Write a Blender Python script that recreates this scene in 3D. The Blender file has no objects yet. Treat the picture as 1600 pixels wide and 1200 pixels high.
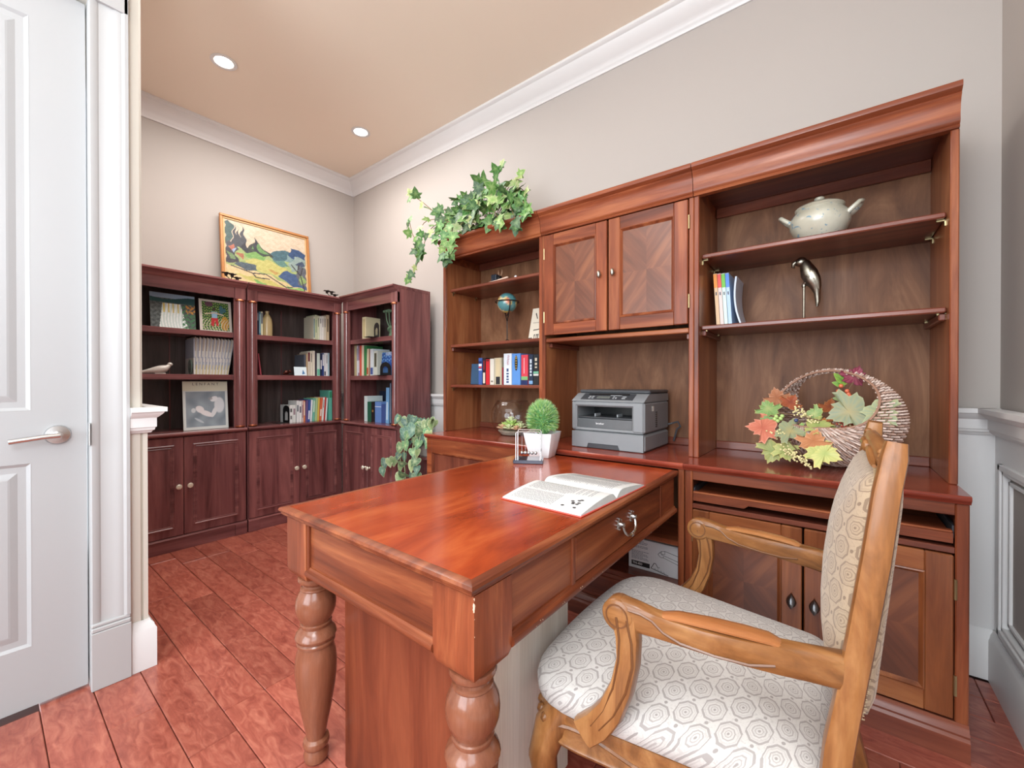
import bpy, bmesh, math, random
import numpy as np
from mathutils import Vector, Matrix, Euler
random.seed(7)
PI = math.pi
R = math.radians
S = bpy.context.scene
COL = S.collection

# ------------------------------------------------------------------ camera, light, exposure
cd = bpy.data.cameras.new('camera'); cam = bpy.data.objects.new('camera', cd); COL.objects.link(cam)
cd.sensor_fit = 'HORIZONTAL'; cd.sensor_width = 36.0; cd.lens = 36.0 * 648.0 / 1600.0
cam.location = (0, 0, 1.10)
cam.rotation_euler = (R(90 - 0.275), 0, R(37.92))
cd.clip_start = 0.02
S.camera = cam
S.view_settings.view_transform = 'Standard'; S.view_settings.look = 'None'
S.view_settings.gamma = 1.0; S.view_settings.use_curve_mapping = False
S.view_settings.exposure = 0.55
wd = bpy.data.worlds.new('daylight'); S.world = wd; wd.use_nodes = True
bg = wd.node_tree.nodes['Background']; bg.inputs[0].default_value = (0.86, 0.93, 1.0, 1); bg.inputs[1].default_value = 2.2

def area(name, loc, target, sx, sy, power, col):
    l = bpy.data.lights.new(name, 'AREA'); l.shape = 'RECTANGLE'; l.size = sx; l.size_y = sy
    l.energy = power; l.color = col
    o = bpy.data.objects.new(name, l); COL.objects.link(o); o.location = loc
    o.rotation_euler = (Vector(target) - Vector(loc)).to_track_quat('-Z', 'Y').to_euler()
    return o
area('window_daylight', (-0.8, -2.45, 1.55), (-0.9, 1.0, 1.2), 2.2, 1.9, 56, (0.84, 0.93, 1.0))
area('ceiling_fill', (-0.9, -0.6, 2.98), (-1.1, 0.4, 0), 2.0, 2.2, 36, (0.86, 0.94, 1.0))  # unseen area light added as soft fill, standing in for bounced light

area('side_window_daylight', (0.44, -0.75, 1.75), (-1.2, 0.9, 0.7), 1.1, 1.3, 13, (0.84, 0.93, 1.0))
area('nook_fill', (-2.7, 1.3, 3.03), (-2.7, 1.3, 0), 1.4, 1.2, 25, (1.0, 0.97, 0.94))  # added fill light without a fixture, brightens the bookcase nook
pl_ = bpy.data.lights.new('room_fill', 'POINT'); pl_.energy = 34; pl_.shadow_soft_size = 0.3; pl_.color = (0.93, 0.97, 1.0)  # unseen point light added to lift walls and ceiling, no fixture there
po_ = bpy.data.objects.new('room_fill', pl_); COL.objects.link(po_); po_.location = (-0.15, -0.35, 2.05)

# ------------------------------------------------------------------ colour
def lin(c):
    c = c / 255.0
    return c / 12.92 if c <= 0.04045 else ((c + 0.055) / 1.055) ** 2.4
def rgb(*c): return (lin(c[0]), lin(c[1]), lin(c[2]), 1.0)

# ------------------------------------------------------------------ materials
MC = {}
def newmat(name):
    m = bpy.data.materials.new(name); m.use_nodes = True
    nt = m.node_tree; b = nt.nodes['Principled BSDF']
    return m, nt, b
def N(nt, t, **k):
    n = nt.nodes.new(t)
    for a, v in k.items(): setattr(n, a, v)
    return n
def L(nt, a, b): nt.links.new(a, b)
def setv(s, v): s.default_value = v

def plain(name, c, rough=0.5, metal=0.0, coat=0.0, noise=0.04, bump=0.0, nscale=30, spec=0.5):
    """even colour with a slight mottling"""
    if name in MC: return MC[name]
    m, nt, b = newmat(name)
    tc = N(nt, 'ShaderNodeTexCoord'); nz = N(nt, 'ShaderNodeTexNoise')
    setv(nz.inputs['Scale'], nscale); setv(nz.inputs['Detail'], 3)
    L(nt, tc.outputs['Object'], nz.inputs['Vector'])
    mx = N(nt, 'ShaderNodeMix', data_type='RGBA')
    base = rgb(*c)
    setv(mx.inputs['A'], tuple(x * (1 - noise * 2) for x in base[:3]) + (1,)); setv(mx.inputs['B'], tuple(min(1, x * (1 + noise * 2)) for x in base[:3]) + (1,))
    L(nt, nz.outputs['Fac'], mx.inputs['Factor']); L(nt, mx.outputs['Result'], b.inputs['Base Color'])
    setv(b.inputs['Roughness'], rough); setv(b.inputs['Metallic'], metal); setv(b.inputs['Coat Weight'], coat); setv(b.inputs['Coat Roughness'], 0.08)
    setv(b.inputs['Specular IOR Level'], spec)
    if bump > 0:
        bp = N(nt, 'ShaderNodeBump'); setv(bp.inputs['Strength'], bump); setv(bp.inputs['Distance'], 0.002)
        L(nt, nz.outputs['Fac'], bp.inputs['Height']); L(nt, bp.outputs['Normal'], b.inputs['Normal'])
    MC[name] = m
    return m

def wood(name, dark, mid, light, axis='x', rough=0.32, coat=0.35, fine=1.0, dist=0.8, vary=0.12, along=1.1, across=13.0, bump=0.15, crough=0.12, spec=0.28):
    if name in MC: return MC[name]
    m, nt, b = newmat(name)
    tc = N(nt, 'ShaderNodeTexCoord'); oi = N(nt, 'ShaderNodeObjectInfo')
    ad = N(nt, 'ShaderNodeVectorMath', operation='ADD'); sc_ = N(nt, 'ShaderNodeVectorMath', operation='SCALE')
    cb = N(nt, 'ShaderNodeCombineXYZ')
    for i in range(3): L(nt, oi.outputs['Random'], cb.inputs[i])
    L(nt, cb.outputs[0], sc_.inputs[0]); setv(sc_.inputs['Scale'], 17.0)
    L(nt, tc.outputs['Object'], ad.inputs[0]); L(nt, sc_.outputs[0], ad.inputs[1])
    mp = N(nt, 'ShaderNodeMapping'); s = [across] * 3; s['xyz'.index(axis)] = along
    setv(mp.inputs['Scale'], s); L(nt, ad.outputs[0], mp.inputs['Vector'])
    n1 = N(nt, 'ShaderNodeTexNoise'); setv(n1.inputs['Scale'], 1.0); setv(n1.inputs['Detail'], 5); setv(n1.inputs['Roughness'], 0.6); setv(n1.inputs['Distortion'], dist)
    L(nt, mp.outputs[0], n1.inputs['Vector'])
    cr = N(nt, 'ShaderNodeValToRGB'); e = cr.color_ramp.elements
    e[0].position = 0.28; e[0].color = rgb(*dark); e[1].position = 0.74; e[1].color = rgb(*light)
    k = cr.color_ramp.elements.new(0.5); k.color = rgb(*mid)
    L(nt, n1.outputs['Fac'], cr.inputs['Fac'])
    mp2 = N(nt, 'ShaderNodeMapping'); s2 = [220.0] * 3; s2['xyz'.index(axis)] = 7.0
    setv(mp2.inputs['Scale'], s2); L(nt, ad.outputs[0], mp2.inputs['Vector'])
    n2 = N(nt, 'ShaderNodeTexNoise'); setv(n2.inputs['Scale'], 1.0); setv(n2.inputs['Detail'], 2)
    L(nt, mp2.outputs[0], n2.inputs['Vector'])
    mr = N(nt, 'ShaderNodeMapRange'); setv(mr.inputs['To Min'], 1 - 0.16 * fine); setv(mr.inputs['To Max'], 1 + 0.16 * fine)
    L(nt, n2.outputs['Fac'], mr.inputs['Value'])
    mr2 = N(nt, 'ShaderNodeMapRange'); setv(mr2.inputs['To Min'], 1 - vary); setv(mr2.inputs['To Max'], 1 + vary)
    L(nt, oi.outputs['Random'], mr2.inputs['Value'])
    mu = N(nt, 'ShaderNodeMath', operation='MULTIPLY'); L(nt, mr.outputs[0], mu.inputs[0]); L(nt, mr2.outputs[0], mu.inputs[1])
    sc2 = N(nt, 'ShaderNodeVectorMath', operation='SCALE'); L(nt, cr.outputs['Color'], sc2.inputs[0]); L(nt, mu.outputs[0], sc2.inputs['Scale'])
    L(nt, sc2.outputs[0], b.inputs['Base Color'])
    setv(b.inputs['Roughness'], rough); setv(b.inputs['Coat Weight'], coat); setv(b.inputs['Coat Roughness'], crough); setv(b.inputs['Specular IOR Level'], spec)
    bp = N(nt, 'ShaderNodeBump'); setv(bp.inputs['Strength'], bump); setv(bp.inputs['Distance'], 0.001)
    L(nt, n2.outputs['Fac'], bp.inputs['Height']); L(nt, bp.outputs['Normal'], b.inputs['Normal'])
    MC[name] = m
    return m

CH_D, CH_M, CH_L = (80, 36, 21), (126, 63, 37), (168, 100, 62)       # cherry furniture
def cherry(ax): return wood('cherry_' + ax, CH_D, CH_M, CH_L, ax, 0.42, 0.15, fine=1.3)
def cherry_top(ax): return wood('cherry_top_' + ax, (98, 36, 24), (132, 54, 38), (160, 78, 56), ax, 0.26, 0.5, fine=0.5, dist=1.4, across=7, along=1.6, bump=0.05, crough=0.09)
def cherry_dark(ax): return wood('cherry_dark_' + ax, (80, 40, 30), (110, 57, 42), (136, 78, 58), ax, 0.3, 0.35)
def backing(ax='z'): return wood('backing_' + ax, (84, 52, 34), (112, 74, 50), (140, 100, 72), ax, 0.6, 0.03, fine=0.6, dist=1.8, across=6, along=1.6, vary=0.05)
def sidewood(ax='z'): return wood('sidewood_' + ax, (112, 60, 36), (142, 84, 52), (172, 112, 72), ax, 0.38, 0.25, across=10)
def mahog(ax): return wood('mahogany_' + ax, (80, 46, 46), (118, 72, 72), (146, 94, 90), ax, 0.26, 0.35, fine=0.8, vary=0.08, crough=0.1)
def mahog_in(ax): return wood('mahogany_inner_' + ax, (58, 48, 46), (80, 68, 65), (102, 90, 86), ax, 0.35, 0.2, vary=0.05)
def chairwood(ax): return wood('chair_wood_' + ax, (92, 56, 28), (136, 88, 48), (166, 118, 72), ax, 0.34, 0.25, across=16, along=3, dist=1.2)
WHITE = plain('white_paint', (222, 221, 220), 0.38, noise=0.006, nscale=3)
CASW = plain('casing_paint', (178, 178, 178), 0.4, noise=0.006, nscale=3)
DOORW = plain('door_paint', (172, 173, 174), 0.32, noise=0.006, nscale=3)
WALLP = plain('wall_paint', (178, 170, 164), 0.75, noise=0.008, nscale=2)
CEILP = plain('ceiling_paint', (240, 226, 208), 0.8, noise=0.008, nscale=2)
CREAMW = plain('cream_paint', (214, 209, 198), 0.6, noise=0.008, nscale=3)
CHROME = plain('brushed_nickel', (205, 205, 205), 0.22, 1.0, noise=0.03, nscale=80)
PEWTER = plain('pewter', (120, 120, 122), 0.28, 1.0, noise=0.1, nscale=60)
BRASSY = plain('old_brass', (176, 160, 120), 0.35, 1.0, noise=0.1)
COPPER = plain('copper_ring', (170, 100, 70), 0.35, 0.8, noise=0.1)
BLACK = plain('black_plastic', (24, 24, 26), 0.4, noise=0.1)
IRON = plain('black_iron', (44, 40, 38), 0.5, 0.6, noise=0.2)
PAPER = plain('paper', (212, 212, 206), 0.7, noise=0.01)
CERAM = plain('white_ceramic', (236, 238, 240), 0.25, coat=0.3, noise=0.005)

# ------------------------------------------------------------------ mesh building
OFF = {}
class MB:
    def __init__(s): s.v = []; s.f = []; s.m = []; s.recalc = False
    def add(s, vs, fs, m=0):
        o = len(s.v); s.v.extend([tuple(v) for v in vs]); s.f.extend([tuple(i + o for i in f) for f in fs]); s.m.extend([m] * len(fs)); return s
    def convex(s, vs, fs, m=0):
        c = [sum(v[i] for v in vs) / len(vs) for i in range(3)]; out = []
        for f in fs:
            a, b_, d = vs[f[0]], vs[f[1]], vs[f[2]]
            n = Vector((b_[0]-a[0], b_[1]-a[1], b_[2]-a[2])).cross(Vector((d[0]-a[0], d[1]-a[1], d[2]-a[2])))
            out.append(tuple(f) if n.dot(Vector((a[0]-c[0], a[1]-c[1], a[2]-c[2]))) > 0 else tuple(reversed(f)))
        return s.add(vs, out, m)
    def box(s, x0, x1, y0, y1, z0, z1, bev=0.0015, m=0, M=None):
        if x0 > x1: x0, x1 = x1, x0
        if y0 > y1: y0, y1 = y1, y0
        if z0 > z1: z0, z1 = z1, z0
        lo, hi = (x0, y0, z0), (x1, y1, z1)
        bev = min(bev, 0.35 * min(x1-x0, y1-y0, z1-z0))
        vs, fs, idx = [], [], {}
        if bev <= 0:
            for k in range(8): vs.append(tuple((hi if (k >> i) & 1 else lo)[i] for i in range(3)))
            fs = [(0,1,3,2),(4,5,7,6),(0,1,5,4),(2,3,7,6),(0,2,6,4),(1,3,7,5)]
        else:
            for k in range(8):
                for a in range(3):
                    p = []
                    for i in range(3):
                        sg = (k >> i) & 1; e = hi[i] if sg else lo[i]
                        if i != a: e += -bev if sg else bev
                        p.append(e)
                    idx[(k, a)] = len(vs); vs.append(tuple(p))
            for a in range(3):
                b_, c = [i for i in range(3) if i != a]
                for sg in (0, 1):
                    ks = [(sg << a) | (p << b_) | (q << c) for p, q in ((0,0),(1,0),(1,1),(0,1))]
                    fs.append([idx[(k, a)] for k in ks])
                for p in (0, 1):
                    for q in (0, 1):
                        k0 = (p << b_) | (q << c); k1 = k0 | (1 << a)
                        fs.append([idx[(k0, b_)], idx[(k1, b_)], idx[(k1, c)], idx[(k0, c)]])
            for k in range(8): fs.append([idx[(k, 0)], idx[(k, 1)], idx[(k, 2)]])
        if M is None: return s.convex(vs, fs, m)
        return s.convex([tuple(M @ Vector(v)) for v in vs], fs, m)
    def lathe(s, prof, c=(0, 0, 0), seg=20, m=0, M=None, cap=True, arc=None):
        """profile [(r,z)...] turned round Z"""
        vs, fs = [], []
        full = arc is None; a0, a1 = (0, 2*PI) if full else arc
        n = seg if full else seg + 1
        for r, z in prof:
            for k in range(n):
                a = a0 + (a1 - a0) * k / seg
                p = Vector((r*math.cos(a), r*math.sin(a), z))
                if M is not None: p = M @ p
                vs.append((p.x+c[0], p.y+c[1], p.z+c[2]))
        for i in range(len(prof)-1):
            for k in range(seg):
                k2 = (k+1) % n
                fs.append((i*n+k, i*n+k2, (i+1)*n+k2, (i+1)*n+k))
        if cap and full:
            if prof[0][0] > 1e-5: fs.append(tuple(reversed(range(n))))
            if prof[-1][0] > 1e-5: fs.append(tuple(range((len(prof)-1)*n, len(prof)*n)))
        s.recalc = True
        return s.add(vs, fs, m)
    def tube(s, pts, r, seg=6, m=0, cap=True, closed=False):
        pts = [Vector(p) for p in pts]; n = len(pts); vs, fs = [], []
        prev = None
        for i, p in enumerate(pts):
            if closed: t = pts[(i+1) % n] - pts[i-1]
            else: t = (pts[min(i+1, n-1)] - pts[max(i-1, 0)])
            if t.length < 1e-9: t = Vector((0, 0, 1))
            t.normalize()
            if prev is None:
                a = Vector((0, 0, 1)) if abs(t.z) < 0.9 else Vector((1, 0, 0)); u = t.cross(a).normalized()
            else:
                u = (prev - t * prev.dot(t))
                u = u.normalized() if u.length > 1e-6 else t.orthogonal().normalized()
            prev = u; w = t.cross(u); rr = r[i] if isinstance(r, (list, tuple)) else r
            for k in range(seg):
                a = 2*PI*k/seg; q = p + u*(rr*math.cos(a)) + w*(rr*math.sin(a)); vs.append(tuple(q))
        last = n if closed else n-1
        for i in range(last):
            j = (i+1) % n
            for k in range(seg):
                k2 = (k+1) % seg
                fs.append((i*seg+k, i*seg+k2, j*seg+k2, j*seg+k))
        if cap and not closed:
            fs.append(tuple(reversed(range(seg)))); fs.append(tuple(range((n-1)*seg, n*seg)))
        s.recalc = True
        return s.add(vs, fs, m)
    def prism(s, poly, ax, a0, a1, m=0, sh0=None, sh1=None):
        """polygon in the plane across axis ax, pushed from a0 to a1"""
        o = [i for i in range(3) if i != ax]; n = len(poly); vs = []
        for a, sh in ((a0, sh0), (a1, sh1)):
            for q in poly:
                p = [0, 0, 0]; p[o[0]] = q[0]; p[o[1]] = q[1]; p[ax] = a + (sh(q) if sh else 0); vs.append(tuple(p))
        fs = [(i, (i+1) % n, n+(i+1) % n, n+i) for i in range(n)]
        fs += [tuple(range(n)), tuple(range(n, 2*n))]
        s.recalc = True
        return s.add(vs, fs, m)
    def mould(s, prof, a, b, nrm, m0=0, m1=0, m=0):
        """profile [(d,z)...] run along a wall line a->b, mitred by m0/m1 times d"""
        a = Vector(a); b = Vector(b); nv = Vector(nrm); t = (b-a).normalized(); n = len(prof); vs = []
        for base, mm in ((a, m0), (b, m1)):
            for d, z in prof:
                p = base + t*(mm*d) + nv*d; vs.append((p.x, p.y, z))
        fs = [(i, (i+1) % n, n+(i+1) % n, n+i) for i in range(n)] + [tuple(range(n)), tuple(range(n, 2*n))]
        s.recalc = True
        return s.add(vs, fs, m)
    def ball(s, c, r, seg=10, rings=6, m=0, sc=(1, 1, 1)):
        prof = [(max(1e-6, math.sin(PI*i/rings)), -math.cos(PI*i/rings)) for i in range(rings+1)]
        M = Matrix.Diagonal((r*sc[0], r*sc[1], r*sc[2]))
        return s.lathe(prof, c, seg, m, M, cap=False)
    def sweep(s, pts, w, h, side=(0, 1, 0), seg=12, ex=3.0, m=0):
        """soft-cornered rectangular section (w across 'side', h across the other) run along pts"""
        pts = [Vector(p) for p in pts]; n = len(pts); vs, fs = [], []
        for i, p in enumerate(pts):
            t = (pts[min(i+1, n-1)] - pts[max(i-1, 0)]).normalized()
            sd = Vector(side); sd = (sd - t*sd.dot(t)).normalized(); up = t.cross(sd)
            wi = w[i] if isinstance(w, (list, tuple)) else w; hi = h[i] if isinstance(h, (list, tuple)) else h
            for k in range(seg):
                a = 2*PI*(k+.5)/seg; ca, sa = math.cos(a), math.sin(a)
                rr = (abs(ca)**ex + abs(sa)**ex) ** (-1/ex)
                vs.append(tuple(p + sd*(wi/2*rr*ca) + up*(hi/2*rr*sa)))
        for i in range(n-1):
            for k in range(seg):
                k2 = (k+1) % seg; fs.append((i*seg+k, i*seg+k2, (i+1)*seg+k2, (i+1)*seg+k))
        fs.append(tuple(reversed(range(seg)))); fs.append(tuple(range((n-1)*seg, n*seg)))
        s.recalc = True
        return s.add(vs, fs, m)
    def build(s, name, mats, parent=None, label=None, local=False, angle=35, **kw):
        off = (0, 0, 0) if (parent is None or local) else OFF[parent.name]
        me = bpy.data.meshes.new(name)
        me.from_pydata([(v[0]-off[0], v[1]-off[1], v[2]-off[2]) for v in s.v], [], s.f)
        if not isinstance(mats, (list, tuple)): mats = [mats]
        for mt in mats: me.materials.append(mt)
        if len(mats) > 1: me.polygons.foreach_set('material_index', s.m)
        if s.recalc:
            bm = bmesh.new(); bm.from_mesh(me); bmesh.ops.recalc_face_normals(bm, faces=bm.faces); bm.to_mesh(me); bm.free()
        me.polygons.foreach_set('use_smooth', [True]*len(me.polygons))
        me.set_sharp_from_angle(angle=R(angle))
        o = bpy.data.objects.new(name, me); COL.objects.link(o)
        if parent is not None: o.parent = parent
        OFF[o.name] = off
        if label: o['label'] = label
        for k, v in kw.items(): o[k] = v
        return o

def thing(name, label, cat, loc=(0, 0, 0), rz=0, group=None, rot=None):
    o = bpy.data.objects.new(name, None); COL.objects.link(o); o.location = loc
    o.rotation_euler = rot if rot else (0, 0, rz); o.empty_display_size = 0.05
    o['label'] = label; o['category'] = cat
    if group: o['group'] = group
    OFF[o.name] = tuple(loc)
    return o
def tag(o, label, cat, group=None):
    o['label'] = label; o['category'] = cat
    if group: o['group'] = group
    return o
def struct(mb, name, mat, parent=None, **k):
    o = mb.build(name, mat, parent, **k)
    if parent is None: o['kind'] = 'structure'
    return o
def recenter(o, base):
    """put the origin of a lone mesh at its base"""
    o.data.transform(Matrix.Translation([-c for c in base])); o.location = base
    OFF[o.name] = tuple(base); return o
def tree_copy(o, parent=None):
    c = o.copy(); COL.objects.link(c)
    if parent is not None: c.parent = parent
    for ch in o.children: tree_copy(ch, c)
    return c

def attr_mat(name='printed', rough=0.6, coat=0.0):
    if name in MC: return MC[name]
    m, nt, b = newmat(name); a = N(nt, 'ShaderNodeAttribute', attribute_name='Col')
    L(nt, a.outputs['Color'], b.inputs['Base Color']); setv(b.inputs['Roughness'], rough); setv(b.inputs['Coat Weight'], coat)
    MC[name] = m; return m
def LIN(c):
    c = np.clip(np.asarray(c, float)/255.0, 0, 1)
    return np.where(c <= .04045, c/12.92, ((c+.055)/1.055)**2.4)
def printed(name, w, h, nx, ny, fn, parent, M, mat=None, label=None):
    """flat printed sheet: fn(U,V)->array[...,3] of sRGB, placed by matrix M (x right, y up)"""
    U, V = np.meshgrid(np.linspace(0, 1, nx+1), np.linspace(0, 1, ny+1))
    c = fn(U, V); cl = LIN(c).reshape(-1, 3)
    vs = [tuple(M @ Vector(((u-.5)*w, (v-.5)*h, 0))) for u, v in zip(U.ravel(), V.ravel())]
    fs = [(j*(nx+1)+i, j*(nx+1)+i+1, (j+1)*(nx+1)+i+1, (j+1)*(nx+1)+i) for j in range(ny) for i in range(nx)]
    mb = MB(); mb.add(vs, fs); o = mb.build(name, mat or attr_mat(), parent, label)
    at = o.data.color_attributes.new('Col', 'FLOAT_COLOR', 'POINT')
    at.data.foreach_set('color', np.hstack([cl, np.ones((len(cl), 1))]).astype(np.float32).ravel())
    return o
def inside(U, V, poly):
    r = np.zeros(U.shape, bool); n = len(poly)
    for i in range(n):
        x0, y0 = poly[i]; x1, y1 = poly[(i+1) % n]
        if y0 == y1: continue
        c = ((V < y0) != (V < y1)) & (U < (x1-x0)*(V-y0)/(y1-y0)+x0); r ^= c
    return r
def wob(U, V, f, s=0.0):
    return (np.sin(U*f*6.3+s+1.7*np.sin(V*f*4.1+s*2)) + np.sin(V*f*5.7+s*1.3+1.3*np.sin(U*f*3.3-s)))*0.5
def text(body, size, name, mat, parent, M, ext=0.0002, align='CENTER'):
    cu = bpy.data.curves.new(name, 'FONT'); cu.body = body; cu.size = size; cu.align_x = align; cu.align_y = 'CENTER'; cu.extrude = ext; cu.resolution_u = 2
    t = bpy.data.objects.new(name, cu); COL.objects.link(t)
    bpy.context.view_layer.update()
    me = bpy.data.meshes.new_from_object(t.evaluated_get(bpy.context.evaluated_depsgraph_get()))
    bpy.data.objects.remove(t)
    off = OFF[parent.name]; me.transform(Matrix.Translation([-c for c in off]) @ M); me.materials.clear(); me.materials.append(mat)
    o = bpy.data.objects.new(name, me); COL.objects.link(o); o.parent = parent; OFF[o.name] = off
    return o
def frame_M(origin, xdir, ydir):
    x = Vector(xdir).normalized(); y = Vector(ydir).normalized(); z = x.cross(y)
    return Matrix(((x.x, y.x, z.x, origin[0]), (x.y, y.y, z.y, origin[1]), (x.z, y.z, z.z, origin[2]), (0, 0, 0, 1)))

# ------------------------------------------------------------------ the room
XL, XR, YB, YF, YN, XD, ZC = -3.81, 0.48, 2.31, -2.6, 0.385, -2.10, 3.07
WB = 0.12
fl = struct(MB().box(XL-WB, XR+WB, YF-WB, YB+WB, -0.10, -0.012, 0), 'floor', plain('subfloor', (70, 34, 26), 0.8))
PW = 0.1262
plank_mat = wood('floor_plank', (132, 62, 50), (158, 84, 68), (182, 110, 90), 'x', 0.30, 0.45, fine=0.8, dist=1.2, vary=0.16, along=12, across=34, bump=0.12, crough=0.18)
lens = [0.40, 0.55, 0.68, 0.81]; protos = {}
def plank(x, y, ln, z=0.0):
    if ln not in protos:
        o = MB().box(0.0009, ln-0.0009, 0.0010, PW-0.0010, -0.012, 0, 0.0022).build('floor_plank', plank_mat, fl, local=True); protos[ln] = o
    else:
        o = protos[ln].copy(); COL.objects.link(o)
    o.location = (x, y, 0)
rnd = random.Random(3)
y0 = 0.119
for r in range(-6, 18):
    y = y0 + r*PW
    if y + PW > YB: break
    x = XL + 0.02 - rnd.choice([0, .13, .21, .34])
    x = max(x, XL-0.11); xe = XR
    if r < 2: x = XD + (-0.10 if r == 0 else -0.02) - rnd.choice([.0, .09])
    if r < 0: x = XD - 0.1 + rnd.choice([0, .1])
    while x < xe:
        ln = rnd.choice(lens)
        if x + ln > xe + 0.1: ln = 0.40
        plank(x, y, ln); x += ln
# far behind the camera the boards are one sheet
m, nt, b = newmat('floor_boards_behind')
tc = N(nt, 'ShaderNodeTexCoord'); br = N(nt, 'ShaderNodeTexBrick'); setv(br.inputs['Color1'], rgb(122, 66, 50)); setv(br.inputs['Color2'], rgb(100, 52, 40)); setv(br.inputs['Mortar'], rgb(50, 24, 20))
setv(br.inputs['Scale'], 1.0); setv(br.inputs['Brick Width'], 0.6); setv(br.inputs['Row Height'], PW); setv(br.inputs['Mortar Size'], 0.001)
L(nt, tc.outputs['Object'], br.inputs['Vector']); L(nt, br.outputs['Color'], b.inputs['Base Color']); setv(b.inputs['Roughness'], 0.3)
struct(MB().box(XD-0.2, XR, YF, y0-6*PW, -0.012, 0, 0), 'boards', m, fl)

struct(MB().box(XL-WB, XR+WB, YF-WB, YB+WB, ZC, ZC+0.1, 0), 'ceiling', CEILP)
struct(MB().box(XL-WB, XR+WB, YB, YB+WB, -0.1, ZC, 0), 'wall_back', WALLP)
struct(MB().box(XL-WB, XL, YN-WB, YB, -0.1, ZC, 0), 'wall_left', WALLP)
wq = MB(); wq.box(XR, XR+WB, YF, -1.35, -0.1, ZC, 0); wq.box(XR, XR+WB, -0.15, YB, -0.1, ZC, 0); wq.box(XR, XR+WB, -1.35, -0.15, -0.1, 1.06, 0); wq.box(XR, XR+WB, -1.35, -0.15, 2.45, ZC, 0)
struct(wq, 'wall_right', WALLP)
wn2 = MB()
for y in (-1.35, -0.775, -0.20): wn2.box(XR+0.03, XR+0.08, y, y+0.05, 1.06, 2.45)
for z in (1.06, 2.40): wn2.box(XR+0.03, XR+0.08, -1.35, -0.15, z, z+0.05)
struct(wn2, 'window_2', WHITE)
struct(MB().box(XL, XD-0.12, YN-WB, YN, -0.1, ZC, 0), 'wall_nook', WALLP)
# door wall (faces +X), with the door opening
dw = MB(); dw.box(XD-0.12, XD, 0.245, YN, -0.1, ZC, 0.008); dw.box(XD-0.12, XD, -0.60, 0.245, 2.46, ZC, 0); dw.box(XD-0.12, XD, YF, -0.60, -0.1, ZC, 0)
struct(dw, 'wall_entry', CREAMW)
# wall behind the camera, with a wide window
wf = MB(); wf.box(XD-0.12, -1.95, YF-WB, YF, -0.1, ZC, 0); wf.box(0.35, XR+WB, YF-WB, YF, -0.1, ZC, 0); wf.box(-1.95, 0.35, YF-WB, YF, 2.55, ZC, 0); wf.box(-1.95, 0.35, YF-WB, YF, -0.1, 0.5, 0)
struct(wf, 'wall_front', WALLP)
wn = MB()
for x in (-1.95, -1.2, -0.43, 0.30): wn.box(x, x+0.05, YF-0.08, YF-0.02, 0.5, 2.55)
for z in (0.5, 2.5): wn.box(-1.95, 0.35, YF-0.08, YF-0.02, z, z+0.05)
struct(wn, 'window_1', WHITE)

# crown moulding
CR = [(0, 2.948), (0.010, 2.948), (0.014, 2.958), (0.022, 2.964), (0.026, 2.974), (0.045, 2.988), (0.070, 3.010), (0.088, 3.034), (0.094, 3.044), (0.104, 3.048), (0.112, 3.056), (0.112, ZC), (0, ZC)]
struct(MB().mould(CR, (XL, YB), (XR, YB), (0, -1), 1, -1), 'trim_1', WHITE)
struct(MB().mould(CR, (XL, YN), (XL, YB), (1, 0), 1, -1), 'trim_2', WHITE)
struct(MB().mould(CR, (XR, YB), (XR, YF), (-1, 0), 1, -1), 'trim_3', WHITE)
struct(MB().mould(CR, (XD, YN), (XL, YN), (0, 1), -1, -1), 'trim_4', WHITE)
struct(MB().mould(CR, (XD, YF), (XD, YN), (1, 0), 1, 1), 'trim_5', WHITE)
# chair rail, wainscot, baseboard
RAIL = [(0, 0.905), (0.010, 0.905), (0.014, 0.912), (0.020, 0.916), (0.022, 0.925), (0.026, 0.927), (0.026, 0.962), (0.034, 0.968), (0.046, 0.980), (0.048, 0.985), (0.056, 0.986), (0.056, 1.003), (0, 1.003)]
BASE = [(0, 0), (0.018, 0), (0.018, 0.148), (0.014, 0.156), (0.012, 0.168), (0.006, 0.176), (0.004, 0.184), (0, 0.184)]
struct(MB().mould(RAIL, (XL, YB-0.012), (-2.09, YB-0.012), (0, -1), 1, 0).mould(RAIL, (0.316, YB-0.012), (XR, YB-0.012), (0, -1), 0, -1), 'trim_6', WHITE)
struct(MB().mould(RAIL, (XL+0.012, YN), (XL+0.012, YB), (1, 0), 1, -1), 'trim_7', WHITE)
struct(MB().mould(RAIL, (XR-0.012, YB), (XR-0.012, YF), (-1, 0), 1, 0), 'trim_8', WHITE)
rl = MB(); rl.mould([(d*0.9, z) for d, z in RAIL], (XD-0.0, YN+0.014), (XL, YN+0.014), (0, 1), -1, 0)
rl.mould([(d*0.9, z) for d, z in RAIL], (XD, 0.345), (XD, YN+0.014), (1, 0), 0, 1)
struct(rl, 'trim_9', WHITE)
struct(MB().box(XL, XR, YB-0.012, YB+0.001, 0, 0.91, 0), 'trim_10', WHITE)
struct(MB().box(XL-0.001, XL+0.012, YN, YB, 0, 0.91, 0), 'trim_11', WHITE)
struct(MB().box(XL, XD-0.001, YN, YN+0.014, 0, 0.91, 0), 'trim_12', CREAMW)
wr = MB()
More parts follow.
